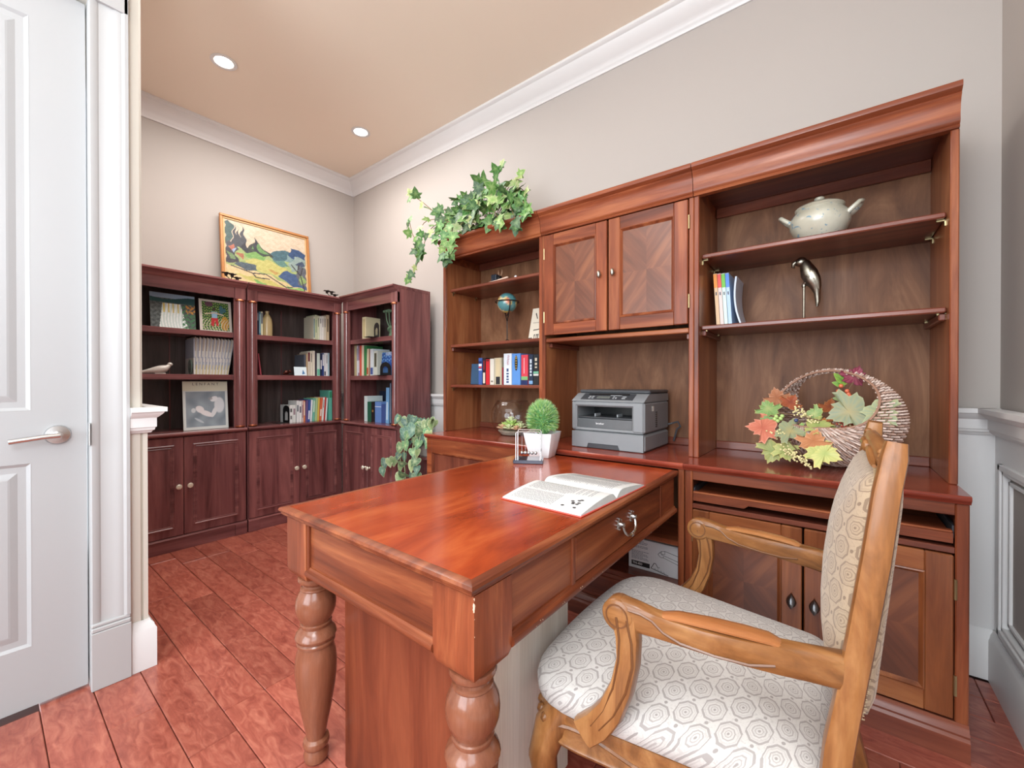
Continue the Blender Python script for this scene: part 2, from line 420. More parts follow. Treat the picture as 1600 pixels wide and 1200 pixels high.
# right wall wainscot: rails and stiles round sunk panels
x0, x1 = XR-0.014, XR+0.001
wr.box(x0, x1, YF, YB-0.012, 0.80, 0.91, 0.0); wr.box(x0, x1, YF, YB-0.012, 0.0, 0.215, 0.0)
ys = [2.298, 2.215, 1.30, 1.215, 0.30, 0.215, -0.70, -0.785, -1.7, -1.785, YF+.05, YF]
for i in range(0, len(ys), 2): wr.box(x0, x1, ys[i+1], ys[i], 0.215, 0.80, 0.0)
struct(wr, 'trim_13', WHITE)
pn = 14
for i in range(1, len(ys)-2, 2):
    ya, yb = ys[i+1], ys[i]
    fr = MB()
    def ring(e, t, x_in, x_out):
        fr.box(x_out, x_in, ya+e, ya+e+t, 0.215+e, 0.80-e, 0.002); fr.box(x_out, x_in, yb-e-t, yb-e, 0.215+e, 0.80-e, 0.002)
        fr.box(x_out, x_in, ya+e, yb-e, 0.215+e, 0.215+e+t, 0.002); fr.box(x_out, x_in, ya+e, yb-e, 0.80-e-t, 0.80-e, 0.002)
    ring(-0.010, 0.022, x0+0.006, x0-0.010); ring(0.012, 0.014, x1, x0-0.004); ring(0.042, 0.014, x1, x1-0.010)
    struct(fr, 'trim_%d' % pn, WHITE); pn += 1
def bb(a, b_, n, m0, m1, name): struct(MB().mould(BASE, a, b_, n, m0, m1), name, WHITE)
bb((XL, YB-0.012), (XR, YB-0.012), (0, -1), 1, -1, 'baseboard_back')
bb((XL+0.012, YN), (XL+0.012, YB), (1, 0), 1, -1, 'baseboard_left')
bb((XR-0.014, YB), (XR-0.014, YF), (-1, 0), 1, 0, 'baseboard_right')
bs = MB(); bs.mould([(d*1.2, z) for d, z in BASE], (XD, YN+0.014), (XL, YN+0.014), (0, 1), -1, 0)
bs.mould([(d*1.2, z) for d, z in BASE], (XD, 0.345), (XD, YN+0.014), (1, 0), 0, 1)
struct(bs, 'baseboard_nook', WHITE)
bb((XD, YF), (XD, -0.72), (1, 0), 0, 0, 'baseboard_entry')

# door casing and door
cs = MB()
CASP = [(0, 0), (0.026, 0.0), (0.026, 0.010), (0.020, 0.018), (0.020, 0.034), (0.016, 0.040), (0.014, 0.078), (0.018, 0.084), (0.018, 0.100), (0.012, 0.104), (0, 0.104)]
cs.prism([(XD+d, 0.240+(0.104-w)) for d, w in CASP], 2, 0.235, 2.56)
cs.prism([(XD+d, -0.60-0.104+w) for d, w in CASP], 2, 0.235, 2.56)
cs.box(XD, XD+0.026, -0.704, 0.344, 2.46, 2.56)
for a in (0.239, -0.706):
    cs.box(XD, XD+0.030, a, a+0.107, 0.0, 0.205, 0.002); cs.box(XD, XD+0.028, a, a+0.107, 0.205, 0.222, 0.004); cs.box(XD, XD+0.025, a, a+0.107, 0.222, 0.236, 0.004)
cs.box(XD-0.12, XD+0.002, 0.2405, 0.246, 0, 2.46, 0); cs.box(XD-0.12, XD+0.002, -0.606, -0.600, 0, 2.46, 0)
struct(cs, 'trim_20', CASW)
door = MB()
xf = -2.122; ya, yb = -0.597, 0.236
door.box(xf-0.036, xf-0.006, ya, yb, 0.012, 2.45, 0)
stile = 0.132
def fr_box(y_0, y_1, z_0, z_1): door.box(xf-0.006, xf, y_0, y_1, z_0, z_1, 0.0)
fr_box(yb-stile, yb, 0.012, 2.45); fr_box(ya, ya+stile, 0.012, 2.45); fr_box(ya+stile, yb-stile, 0.012, 0.215); fr_box(ya+stile, yb-stile, 0.828, 1.005); fr_box(ya+stile, yb-stile, 2.32, 2.45)
door.box(xf-0.006, xf, -0.235, -0.125, 0.215, 2.32, 0)
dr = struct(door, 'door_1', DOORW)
for (z_0, z_1) in ((0.215, 0.828), (1.005, 2.32)):
    for (y_0, y_1) in ((-0.125, yb-stile), (ya+stile, -0.235)):
        pm = MB()
        # sticking slope and raised field
        o_ = [(y_0, z_0), (y_1, z_0), (y_1, z_1), (y_0, z_1)]
        def rct(e): return [(y_0+e, z_0+e), (y_1-e, z_0+e), (y_1-e, z_1-e), (y_0+e, z_1-e)]
        rings = [(0, 0.0005), (0.010, -0.006), (0.022, -0.008), (0.045, -0.001), (0.050, 0.0)]
        vs = [(xf+dx, y, z) for e, dx in rings for (y, z) in rct(e)]
        fs = [(i*4+k, i*4+(k+1) % 4, (i+1)*4+(k+1) % 4, (i+1)*4+k) for i in range(len(rings)-1) for k in range(4)] + [tuple(range((len(rings)-1)*4, len(rings)*4))]
        pm.add(vs, fs); pm.build('panel', DOORW, dr, angle=5)
hd = MB()
MX = Matrix.Rotation(R(90), 3, 'Y')
hd.lathe([(0.001, 0.0), (0.033, 0.0), (0.033, 0.004), (0.030, 0.009), (0.012, 0.011), (0.011, 0.045), (0.001, 0.046)], (xf, 0.165, 0.918), 24, M=MX)
hd.tube([(xf+0.040, 0.168, 0.918), (xf+0.041, 0.13, 0.916), (xf+0.041, 0.055, 0.907)], [0.0095, 0.0088, 0.0088], 12)
hd.build('handle', CHROME, dr)
MB().box(XD-0.006, XD+0.0275, 0.2365, 0.2395, 0.875, 0.955, 0.001).build('strike_plate', CHROME, dr)

# ceiling lights
glow = bpy.data.materials.new('lamp_glow'); glow.use_nodes = True
g = glow.node_tree.nodes['Principled BSDF']; setv(g.inputs['Emission Color'], (1, 0.93, 0.82, 1)); setv(g.inputs['Emission Strength'], 9)
def downlight(x, y, label, power=26):
    t = thing('ceiling_light', label, 'ceiling light', (x, y, ZC), group='recessed ceiling lights')
    MB().lathe([(0.052, -0.001), (0.066, -0.001), (0.070, -0.004), (0.070, -0.006), (0.056, -0.008), (0.050, -0.005), (0.050, -0.001)], (x, y, ZC), 28, cap=False).build('trim_ring', WHITE, t)
    MB().lathe([(0.001, -0.004), (0.050, -0.004)], (x, y, ZC), 24, cap=False).build('bulb', glow, t)
    l = bpy.data.lights.new('downlight', 'SPOT'); l.energy = power; l.color = (1, 0.92, 0.84); l.spot_size = R(150); l.spot_blend = 1.0; l.shadow_soft_size = 0.12
    o = bpy.data.objects.new('downlight', l); COL.objects.link(o); o.parent = t; o.location = (0, 0, -0.03)
downlight(-2.97, 0.93, 'recessed round ceiling light nearer the door, above the first dark bookcase')
downlight(-2.95, 1.85, 'recessed round ceiling light nearer the corner of the room', 14)

# ------------------------------------------------------------------ the cherry wall unit
UL, U1, U2, UR = -2.085, -1.285, -0.489, 0.311       # unit seams
HF, HB = 1.92, 2.29                                    # hutch front and back
BF = 1.765                                             # base front
CZ = 0.77
HC = [(0, 1.908), (0.008, 1.908), (0.011, 1.913), (0.008, 1.919), (0.014, 1.923), (0.017, 1.930), (0.016, 1.950), (0.021, 1.978), (0.029, 1.996), (0.034, 2.000), (0.036, 2.004), (0.034, 2.008), (0.042, 2.012), (0.050, 2.018), (0.052, 2.026), (0.050, 2.036), (0, 2.036)]

def hutch(name, label, xa, xb, shelves, shelf_len):
    t = thing(name, label, 'hutch', ((xa+xb)/2, HB, CZ))
    g = 0.0012; xa += g; xb -= g
    for (a, b_) in ((xa, xa+0.019), (xb-0.019, xb)):
        MB().box(a, b_, HF+0.014, HB, CZ, 1.91).build('side_panel', sidewood(), t)
        MB().box(a-0.0005, b_+0.0015, HF, HF+0.0145, CZ, 1.91, 0.003).build('face_stile', cherry('z'), t)
    MB().box(xa+0.019, xb-0.019, HB-0.012, HB-0.004, CZ, 1.98, 0).build('back_panel', backing(), t)
    MB().box(xa, xb, HF, HB, 1.962, 1.982).build('top_panel', cherry_dark('x'), t)
    MB().box(xa+0.019, xb-0.019, HB-0.030, HB-0.012, 1.915, 1.962).build('cleat', cherry_dark('x'), t)
    MB().box(xa+0.019, xb-0.019, HB-0.028, HB-0.012, CZ, CZ+0.038, 0.003).build('cleat', cherry_dark('x'), t)
    c = MB(); c.mould(HC, (xb, HF+0.0), (xa, HF+0.0), (0, -1)); c.box(xa, xb, HF, HF+0.02, 1.908, 2.036, 0); c.box(xa, xa+0.016, HF, HB, 1.908, 2.03, 0); c.box(xb-0.016, xb, HF, HB, 1.908, 2.03, 0)
    c.box(xa, xb, HF, HB, 2.022, 2.034, 0)
    c.build('cornice', cherry('x'), t)
    for z, yf in shelves:
        sh = MB().box(xa+0.021, xb-0.021, yf, HB-0.014, z-0.019, z, 0.004).build('shelf', cherry_dark('x'), t)
        pins = MB()
        for px in (xa+0.019, xb-0.019):
            s_ = 1 if px < (xa+xb)/2 else -1
            for y in (yf+0.03, HB-0.07):
                pins.box(px, px+s_*0.022, y-0.006, y+0.006, z-0.0235, z-0.0195, 0); pins.box(px, px+s_*0.003, y-0.006, y+0.006, z-0.040, z-0.020, 0)
        pins.build('shelf_clips', BRASSY, sh)
    return t
hl = hutch('hutch', 'open cherry hutch with three shelves, ivy on its top', UL, U1, [(1.728, 1.965), (1.352, 1.965), (1.082, 1.965)], 0)
hm = hutch('hutch', 'cherry hutch with two starburst doors above the grey printer', U1, U2, [], 0)
hr = hutch('hutch', 'tall open cherry hutch holding the stoneware tureen and the wicker basket', U2, UR, [(1.664, 1.965), (1.348, 1.955)], 0)
for zc, t, xs in ((1.352, hl, (UL, U1)), (1.348, hr, (U2, UR))):
    for k, px in enumerate(xs):
        s_ = 1 if k == 0 else -1; q = px + s_*0.0205
        MB().box(q, q+s_*0.018, 1.975, 2.27, zc-0.043, zc-0.0195, 0.003).build('shelf_bearer', cherry_dark('y'), t)
# middle hutch: floor of the cupboard, bearers and two doors
MB().box(U1+0.021, U2-0.021, HF+0.006, HB-0.012, 1.318, 1.340, 0.004).build('shelf', cherry('x'), hm)
for px, s_ in ((U1, 1), (U2, -1)):
    q = px+s_*0.0205; MB().box(q, q+s_*0.02, 1.96, 2.27, 1.292, 1.317, 0.003).build('shelf_bearer', cherry_dark('y'), hm)

def veneer(name, tone=1.0):
    """four quarters of veneer with their grain meeting in a diamond"""
    if name in MC: return MC[name]
    m, nt, b = newmat(name)
    tc = N(nt, 'ShaderNodeTexCoord'); sp = N(nt, 'ShaderNodeSeparateXYZ'); L(nt, tc.outputs['Object'], sp.inputs[0])
    def mt(op, a, b_=None, c=None):
        n = N(nt, 'ShaderNodeMath', operation=op)
        for i, v in enumerate((a, b_, c)):
            if v is None: continue
            if isinstance(v, (int, float)): setv(n.inputs[i], v)
            else: L(nt, v, n.inputs[i])
        return n.outputs[0]
    x, z = sp.outputs['X'], sp.outputs['Z']
    ax, az = mt('ABSOLUTE', x), mt('ABSOLUTE', z)
    # mirror again at half way so that each half shows a chevron
    az2 = az
    al = mt('ADD', mt('MULTIPLY', ax, 0.82), mt('MULTIPLY', az2, 1.0)); ac = mt('SUBTRACT', mt('MULTIPLY', ax, 1.0), mt('MULTIPLY', az2, 0.82))
    cb = N(nt, 'ShaderNodeCombineXYZ'); L(nt, mt('MULTIPLY', al, 3.0), cb.inputs[0]); L(nt, mt('MULTIPLY', ac, 26.0), cb.inputs[1])
    L(nt, mt('ADD', mt('MULTIPLY', mt('SIGN', x), 3.1), mt('MULTIPLY', mt('SIGN', z), 5.7)), cb.inputs[2])
    nz = N(nt, 'ShaderNodeTexNoise'); setv(nz.inputs['Scale'], 1.0); setv(nz.inputs['Detail'], 4); setv(nz.inputs['Distortion'], 0.3); L(nt, cb.outputs[0], nz.inputs['Vector'])
    sg = mt('MULTIPLY', mt('SIGN', x), mt('SIGN', z)); sg2 = mt('SIGN', ac)
    f = mt('ADD', nz.outputs['Fac'], mt('ADD', mt('MULTIPLY', sg, 0.035), mt('MULTIPLY', sg2, 0.03)))
    cr = N(nt, 'ShaderNodeValToRGB'); e = cr.color_ramp.elements
    e[0].position = 0.3; e[0].color = rgb(96*tone, 52*tone, 32*tone); e[1].position = 0.75; e[1].color = rgb(134*tone, 80*tone, 50*tone)
    k = e.new(0.52); k.color = rgb(114*tone, 64*tone, 41*tone)
    L(nt, f, cr.inputs['Fac']); L(nt, cr.outputs[0], b.inputs['Base Color']); setv(b.inputs['Roughness'], 0.35); setv(b.inputs['Coat Weight'], 0.3); setv(b.inputs['Coat Roughness'], 0.15)
    MC[name] = m; return m

def rail_door(t, xa, xb, za, zb, y, fw, knob_x, knob_z, hinge_x, pull='knob', vn='veneer_upper', woods=None, veneer_mat=None):
    """framed door in the XZ plane, face at y (towards -Y)"""
    th = 0.020; wz, wx = woods or (cherry('z'), cherry('x'))
    o = MB().box(xa+fw*0.9, xb-fw*0.9, y+th-0.003, y+th-0.0005, za+fw*0.9, zb-fw*0.9, 0).build('door', wz, t)
    for s0, s1 in ((xa, xa+fw), (xb-fw, xb)): MB().box(s0, s1, y, y+th, za, zb, 0.003).build('stile', wz, o)
    for r0, r1 in ((zb-fw, zb), (za, za+fw)): MB().box(xa+fw, xb-fw, y+0.0006, y+th, r0, r1, 0.002).build('rail', wx, o)
    # sloping bead round the panel
    i0, i1, k0, k1 = xa+fw, xb-fw, za+fw, zb-fw
    def rc(e): return [(i0+e, k0+e), (i1-e, k0+e), (i1-e, k1-e), (i0+e, k1-e)]
    rg = [(-0.001, 0.0), (0.003, -0.002), (0.009, 0.006), (0.012, 0.009)]
    vs = [(x, y+dy, z) for e, dy in rg for x, z in rc(e)]; fs = [(i*4+k, i*4+(k+1) % 4, (i+1)*4+(k+1) % 4, (i+1)*4+k) for i in range(len(rg)-1) for k in range(4)]
    MB().add(vs, fs).build('bead', wz, o, angle=20)
    cx, cz = (i0+i1)/2, (k0+k1)/2
    p = MB(); p.box(i0+0.008-cx, i1-0.008-cx, y+0.009, y+0.014, k0+0.008-cz, k1-0.008-cz, 0)
    p = p.build('veneer_panel', veneer_mat or veneer(vn), o, local=True)
    p.location = (cx-OFF[t.name][0], -OFF[t.name][1], cz-OFF[t.name][2]); OFF[p.name] = OFF[t.name]
    for hz in (zb-0.10, za+0.10):
        MB().tube([(hinge_x, y+0.004, hz-0.03), (hinge_x, y+0.004, hz+0.03)], 0.0042, 8).build('hinge', BRASSY, o)
    k = MB()
    MY = Matrix.Rotation(R(90), 3, 'X')
    if pull == 'knob':
        k.lathe([(0.001, -0.001), (0.006, -0.001), (0.006, 0.010), (0.001, 0.011)], (knob_x, y, knob_z), 10, M=MY)
        k.ball((knob_x, y-0.018, knob_z), 0.010, 12, 8, sc=(0.95, 0.8, 1.9))
    elif pull == 'leaf':
        k.lathe([(0.001, -0.001), (0.008, -0.001), (0.007, 0.012), (0.001, 0.012)], (knob_x, y, knob_z+0.004), 10, M=MY)
        n = 10; vs = []; fs = []
        for i in range(n+1):                   # pointed petal, swelling outwards to its round foot
            u = i/n; z = knob_z+0.026-0.046*u; hw = 0.0155*math.sin(min(1, u/.72)*PI/2)**1.2*(1 if u < .72 else math.sqrt(max(0.03, 1-((u-.72)/.29)**2))); dp = 0.010+0.020*u*u
            if i == 0: hw = 0.0008
            for j in range(7):
                a = -PI/2+PI*j/6; vs.append((knob_x+hw*math.sin(a), y-dp*math.cos(a)-0.002, z))
        for i in range(n):
            for j in range(6): fs.append((i*7+j, i*7+j+1, (i+1)*7+j+1, (i+1)*7+j))
        fs.append(tuple(range(n*7, n*7+7))); k.add(vs, fs); k.recalc = True
    else:
        k.lathe([(0.001, -0.001), (0.010, -0.001), (0.005, 0.008), (0.0055, 0.012), (0.013, 0.018), (0.015, 0.024), (0.011, 0.029), (0.001, 0.030)], (knob_x, y, knob_z), 14, M=MY)
    k.build('knob', PEWTER if pull == 'leaf' else plain('worn_nickel', (168, 162, 150), .3, 1.0, noise=.1), o)
    return o
rail_door(hm, -1.266, -0.895, 1.356, 1.903, HF-0.008, 0.060, -0.930, 1.637, -1.268)
rail_door(hm, -0.886, -0.512, 1.356, 1.903, HF-0.008, 0.060, -0.858, 1.636, -0.508)

# base cabinets
COUNT = [(0.0, CZ-0.026), (0.010, CZ-0.026), (0.013, CZ-0.020), (0.018, CZ-0.016), (0.021, CZ-0.010), (0.021, CZ-0.004), (0.017, CZ), (0, CZ)]
def counter(t, xa, xb, ends=0):
    c = MB(); c.mould(COUNT, (xb, BF), (xa, BF), (0, -1)); c.box(xa, xb, BF, HB, CZ-0.026, CZ, 0)
    return c.build('top', cherry_top('x'), t)
PL = [(0, 0), (0.024, 0), (0.024, 0.060), (0.018, 0.068), (0.018, 0.074), (0.010, 0.084), (0.008, 0.092), (0, 0.098)]
def plinth(t, xa, xb, side=False):
    c = MB(); c.mould(PL, (xb, BF), (xa, BF), (0, -1), 0, -1 if side else 0); c.box(xa, xb, BF, HB, 0.0, 0.096, 0)
    c.build('plinth', cherry_dark('x'), t)
# right unit with keyboard tray
br_ = thing('base_cabinet', 'cherry base cabinet with pull-out tray and two starburst doors, behind the armchair', 'cabinet', ((U2+UR)/2, 2.0, 0))
xa, xb = U2+0.007, UR-0.001
counter(br_, xa-0.002, xb+0.001); plinth(br_, xa, xb)
for a in (xa, xb-0.029): MB().box(a, a+0.029, BF-0.001, BF+0.022, 0.096, CZ-0.026, 0.003).build('post', cherry('z'), br_)
for a in (xa, xb-0.020): MB().box(a, a+0.020, BF+0.022, HB, 0.096, CZ-0.026, 0).build('side_panel', cherry_dark('z'), br_)
MB().box(xa+0.02, xb-0.02, HB-0.014, HB-0.006, 0.096, CZ-0.026, 0).build('back_panel', backing('z'), br_)
MB().box(xa+0.029, xb-0.029, BF+0.001, BF+0.020, 0.706, CZ-0.026, 0.002).build('top_rail', cherry('x'), br_)
MB().box(xa+0.029, xb-0.029, BF+0.002, HB-0.014, 0.592, 0.610, 0.002).build('divider', cherry_dark('x'), br_)
tr = MB(); tr.box(xa+0.034, xb-0.036, BF+0.012, 2.16, 0.634, 0.650, 0.002)
poly = [(xa+0.031, 0.652), (xa+0.031, 0.622), (-0.27, 0.622), (-0.255, 0.634), (0.085, 0.634), (0.10, 0.622), (xb-0.033, 0.622), (xb-0.033, 0.652)]
tr.prism(poly, 1, BF+0.004, BF+0.024)
tr = tr.build('keyboard_tray', cherry('x'), br_)
MB().box(xa+0.031, xb-0.033, BF+0.001, BF+0.026, 0.652, 0.660, 0.003).build('nosing', cherry('x'), tr)
MB().box(xa+0.0205, xa+0.031, 1.80, 2.15, 0.630, 0.668, 0.001).build('runner', plain('runner_grey', (92, 94, 100), 0.4, 0.5), tr)
MB().box(xb-0.031, xb-0.0205, 1.80, 2.15, 0.630, 0.668, 0.001).build('runner', plain('runner_grey', (92, 94, 100), 0.4, 0.5), tr)
golden = (wood('amber_z', (94, 48, 26), (130, 74, 42), (164, 106, 64), 'z', 0.3, 0.4), wood('amber_x', (94, 48, 26), (130, 74, 42), (164, 106, 64), 'x', 0.3, 0.4))
rail_door(br_, xa+0.031, -0.0895, 0.104, 0.588, BF-0.004, 0.062, -0.120, 0.330, xa+0.029, 'leaf', woods=golden, veneer_mat=veneer('veneer_lower', 0.93))
rail_door(br_, -0.0835, xb-0.032, 0.104, 0.588, BF-0.004, 0.062, -0.054, 0.330, xb-0.028, 'leaf', woods=golden, veneer_mat=veneer('veneer_lower', 0.93))
# middle unit, open beneath
bm_ = thing('base_cabinet', 'open cherry base cabinet under the printer, desk joined to its front', 'cabinet', ((U1+U2)/2, 2.0, 0))
xa, xb = U1+0.001, U2+0.004
counter(bm_, xa, xb); plinth(bm_, xa, xb)
for a in (xa, xb-0.024): MB().box(a, a+0.024, BF-0.001, BF+0.022, 0.096, CZ-0.026, 0.003).build('post', cherry('z'), bm_)
for a in (xa, xb-0.020): MB().box(a, a+0.020, BF+0.022, HB, 0.096, CZ-0.026, 0).build('side_panel', cherry_dark('z'), bm_)
MB().box(xa+0.02, xb-0.02, HB-0.014, HB-0.006, 0.096, CZ-0.026, 0).build('back_panel', backing('z'), bm_)
MB().box(xa+0.02, xb-0.02, BF+0.03, HB-0.014, 0.410, 0.430, 0.003).build('shelf', cherry('x'), bm_)
MB().box(xa+0.02, xb-0.02, BF+0.002, HB-0.014, 0.225, 0.248, 0.003).build('shelf', cherry_dark('x'), bm_)
dd = MB(); dd.box(xa+0.024, xb-0.024, BF+0.002, BF+0.02, 0.098, 0.225, 0.002); dd.box(xa+0.034, xb-0.034, BF-0.004, BF+0.004, 0.112, 0.208, 0.006)
dd.build('drawer_front', cherry_dark('x'), bm_)
# left unit
bl_ = thing('base_cabinet', 'cherry base cabinet with one framed panel, beside the trailing pothos', 'cabinet', ((UL+U1)/2, 2.0, 0))
xa, xb = UL+0.012, U1-0.001
counter(bl_, xa, xb); plinth(bl_, xa, xb)
MB().box(xa+0.004, xb-0.001, BF+0.020, HB, 0.096, CZ-0.026, 0.002).build('carcass', cherry_dark('z'), bl_)
ff = MB(); ff.box(xa+0.004, xa+0.05, BF, BF+0.02, 0.096, CZ-0.026); ff.box(xb-0.05, xb-0.001, BF, BF+0.02, 0.096, CZ-0.026)
ff.box(xa+0.05, xb-0.05, BF+0.0006, BF+0.02, 0.655, CZ-0.026); ff.box(xa+0.05, xb-0.05, BF+0.0006, BF+0.02, 0.096, 0.17); ff.build('frame', cherry('x'), bl_)
pb = MB(); i0, i1, k0, k1 = xa+0.05, xb-0.05, 0.17, 0.655
rg = [(-0.001, -0.001), (0.004, -0.002), (0.012, 0.008), (0.014, 0.012)]
vs = [(x, BF+dy, z) for e, dy in rg for x, z in [(i0+e, k0+e), (i1-e, k0+e), (i1-e, k1-e), (i0+e, k1-e)]]
pb.add(vs, [(i*4+k, i*4+(k+1) % 4, (i+1)*4+(k+1) % 4, (i+1)*4+k) for i in range(3) for k in range(4)]); pb.build('bead', cherry('z'), bl_)
MB().box(i0+0.008, i1-0.008, BF+0.012, BF+0.0195, k0+0.008, k1-0.008, 0).build('panel', cherry_dark('z'), bl_)

# ------------------------------------------------------------------ dark bookcases
KNOBW = plain('ivory_knob', (226, 220, 200), 0.25, 0.3, coat=0.5, noise=0.02)
def bookcase(label, origin, rz, w=0.742, shelves=(1.455, 1.152)):
    """front faces local -Y; local x 0..w, y 0 (front) .. 0.32 (back); built at the origin then turned"""
    t = thing('bookcase', label, 'bookcase', (0, 0, 0), group='dark bookcases round the corner')
    D, H = 0.315, 1.825
    for a in (0, w-0.018): MB().box(a, a+0.018, 0.0, D, 0, 1.80, 0.001).build('side_panel', mahog('z'), t)
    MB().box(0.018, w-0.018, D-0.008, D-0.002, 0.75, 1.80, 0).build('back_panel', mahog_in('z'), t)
    MB().box(w*0.5-0.004, w*0.5+0.004, D-0.0105, D-0.008, 0.77, 1.70, 0.001).build('joint_strip', mahog('z'), t)
    c = MB(); CP = [(0, 1.775), (0.006, 1.775), (0.012, 1.784), (0.022, 1.790), (0.028, 1.796), (0.034, 1.806), (0.040, 1.808), (0.046, 1.812), (0.046, 1.822), (0.042, 1.825), (0, 1.825)]
    c.mould(CP, (w, 0.0), (0, 0.0), (0, -1), 0, 0); c.box(0, w, 0, D, 1.800, 1.825, 0.001); c.build('cornice', mahog('x'), t)
    MB().box(0.07, w-0.07, -0.002, 0.014, 1.702, 1.776, 0.001).build('header', mahog('x'), t)
    for a in (0, w-0.07): MB().box(a, a+0.07, -0.012, 0.02, 1.694, 1.776, 0.003).build('header_block', mahog('z'), t)
    cc = []
    for a in (0.037, w-0.037):
        MB().box(a-0.036, a+0.033 if a > w/2 else a+0.033, 0.003, 0.018, 0.77, 1.70, 0.001).build('pilaster', mahog('z'), t)
        col_ = MB().lathe([(0.024, 0.788), (0.0235, 1.68)], (a, 0.002, 0), 16, arc=(PI, 2*PI)).build('column', wood('column_wood', (80, 46, 46), (118, 72, 72), (146, 94, 90), 'z', 0.12, 1.0, crough=0.05, bump=0.0), t)
        MB().lathe([(0.024, 0.774), (0.029, 0.776), (0.030, 0.780), (0.029, 0.785), (0.024, 0.788)], (a, 0.002, 0), 16, arc=(PI, 2*PI)).build('ring', COPPER, col_)
        MB().lathe([(0.024, 1.680), (0.029, 1.683), (0.030, 1.687), (0.027, 1.692), (0.024, 1.696)], (a, 0.002, 0), 16, arc=(PI, 2*PI)).build('ring', COPPER, col_)
    for z in shelves: MB().box(0.019, w-0.019, 0.020, D-0.012, z-0.036, z, 0.001).build('shelf', mahog('x'), t)
    k = MB(); CT = [(0, 0.742), (0.016, 0.742), (0.022, 0.748), (0.028, 0.750), (0.032, 0.757), (0.030, 0.765), (0.026, 0.770), (0, 0.770)]
    k.mould(CT, (w, 0.0), (0, 0.0), (0, -1)); k.box(0.001, w-0.001, 0.0, D-0.01, 0.742, 0.770, 0.001); k.build('counter', mahog('x'), t)
    b_ = MB(); b_.box(0.0, 0.075, -0.022, 0.01, 0, 0.082, 0.002); b_.box(w-0.075, w, -0.022, 0.01, 0, 0.082, 0.002); b_.box(0.075, w-0.075, -0.016, 0.01, 0, 0.082, 0.001)
    b_.mould([(0, 0.082), (0.022, 0.082), (0.018, 0.088), (0.014, 0.094), (0, 0.096)], (w, 0), (0, 0), (0, -1)); b_.build('plinth', mahog('x'), t)
    mid = w/2
    for (a, b2, kx) in ((0.006, mid-0.0015, mid-0.030), (mid+0.0015, w-0.006, mid+0.030)):
        za, zb, y = 0.098, 0.738, -0.018; fw = 0.058
        d = MB(); d.box(a, b2, y, y+0.017, za, zb, 0.002); o = d.build('door', mahog('z'), t)
        f = MB()
        i0, i1, k0, k1 = a, b2, za, zb
        rg = [(fw-0.010, 0.0), (fw-0.006, -0.0035), (fw-0.001, -0.0035), (fw+0.003, 0.0), (fw+0.006, 0.0), (fw+0.009, -0.002), (fw+0.012, 0.0)]
        vs = [(x, y+dy-0.0006, z) for e, dy in rg for x, z in [(i0+e, k0+e), (i1-e, k0+e), (i1-e, k1-e), (i0+e, k1-e)]]
        f.add(vs, [(i*4+q, i*4+(q+1) % 4, (i+1)*4+(q+1) % 4, (i+1)*4+q) for i in range(len(rg)-1) for q in range(4)]); f.build('moulding', mahog('x'), o, angle=10)
        MB().lathe([(0.001, -0.001), (0.010, -0.001), (0.006, 0.006), (0.006, 0.012), (0.014, 0.017), (0.017, 0.023), (0.014, 0.028), (0.001, 0.030)], (kx, y, 0.418), 14, M=Matrix.Rotation(R(90), 3, 'X')).build('knob', KNOBW, o)
    t.location = origin; t.rotation_euler = (0, 0, rz)
    return t
# rz=+90deg: local x -> +Y, local -y (front) -> +X
b1 = bookcase('dark bookcase nearest the door, magazines and waterfall picture on its shelves', (-3.395, 0.452, 0), R(90))
b2 = bookcase('dark bookcase in the middle, tan bottle vase on its top shelf', (-3.395, 1.203, 0), R(90), 0.735)
b3 = bookcase('dark bookcase against the back wall, facing the door, green candelabrum on top shelf', (-3.312, 1.915, 0), 0)

# ------------------------------------------------------------------ desk
dk = thing('desk', 'large cherry desk with turned legs and worn edges in the centre', 'desk', (-0.8825, 1.13, 0))
x0, x1, y0_, y1_ = -1.266, -0.499, 0.527, 1.742
tp = MB()
EP = [(0, 0.713), (0.004, 0.713), (0.012, 0.716), (0.016, 0.720), (0.017, 0.726), (0.021, 0.728), (0.023, 0.733), (0.020, 0.7385), (0.014, 0.740), (0, 0.740)]
e = 0.023
tp.mould(EP, (x1-e, y0_+e), (x0+e, y0_+e), (0, -1), -1, 1)
tp.mould(EP, (x1-e, y1_), (x1-e, y0_+e), (1, 0), 0, 1)
tp.mould(EP, (x0+e, y0_+e), (x0+e, y1_), (-1, 0), -1, 0)
tp.build('top_edge', cherry('y'), dk)
MB().box(x0+e, x1-e, y0_+e, y1_, 0.714, 0.7402, 0).build('top', wood('desktop', (122, 42, 20), (160, 66, 32), (188, 94, 50), 'y', 0.25, 0.55, fine=0.5, dist=1.2, across=6, along=1.4, bump=0.04, vary=0.0, crough=0.14), dk)
ax0, ax1, ay = x0+0.018, x1-0.012, y0_+0.018        # apron faces
def block(cx, cy):
    hw = 0.0555; b_ = MB()
    vs = []; lv = [(0.7135, hw), (0.585, hw), (0.566, hw*0.985), (0.552, hw*0.90), (0.545, hw*0.74), (0.543, hw*0.5)]
    for z, q in lv: vs += [(cx-q, cy-q, z), (cx+q, cy-q, z), (cx+q, cy+q, z), (cx-q, cy+q, z)]
    fs = [(i*4+k, i*4+(k+1) % 4, (i+1)*4+(k+1) % 4, (i+1)*4+k) for i in range(len(lv)-1) for k in range(4)] + [(0, 1, 2, 3), tuple(range(len(lv)*4-4, len(lv)*4))]
    b_.add(vs, fs); b_.recalc = True; return b_
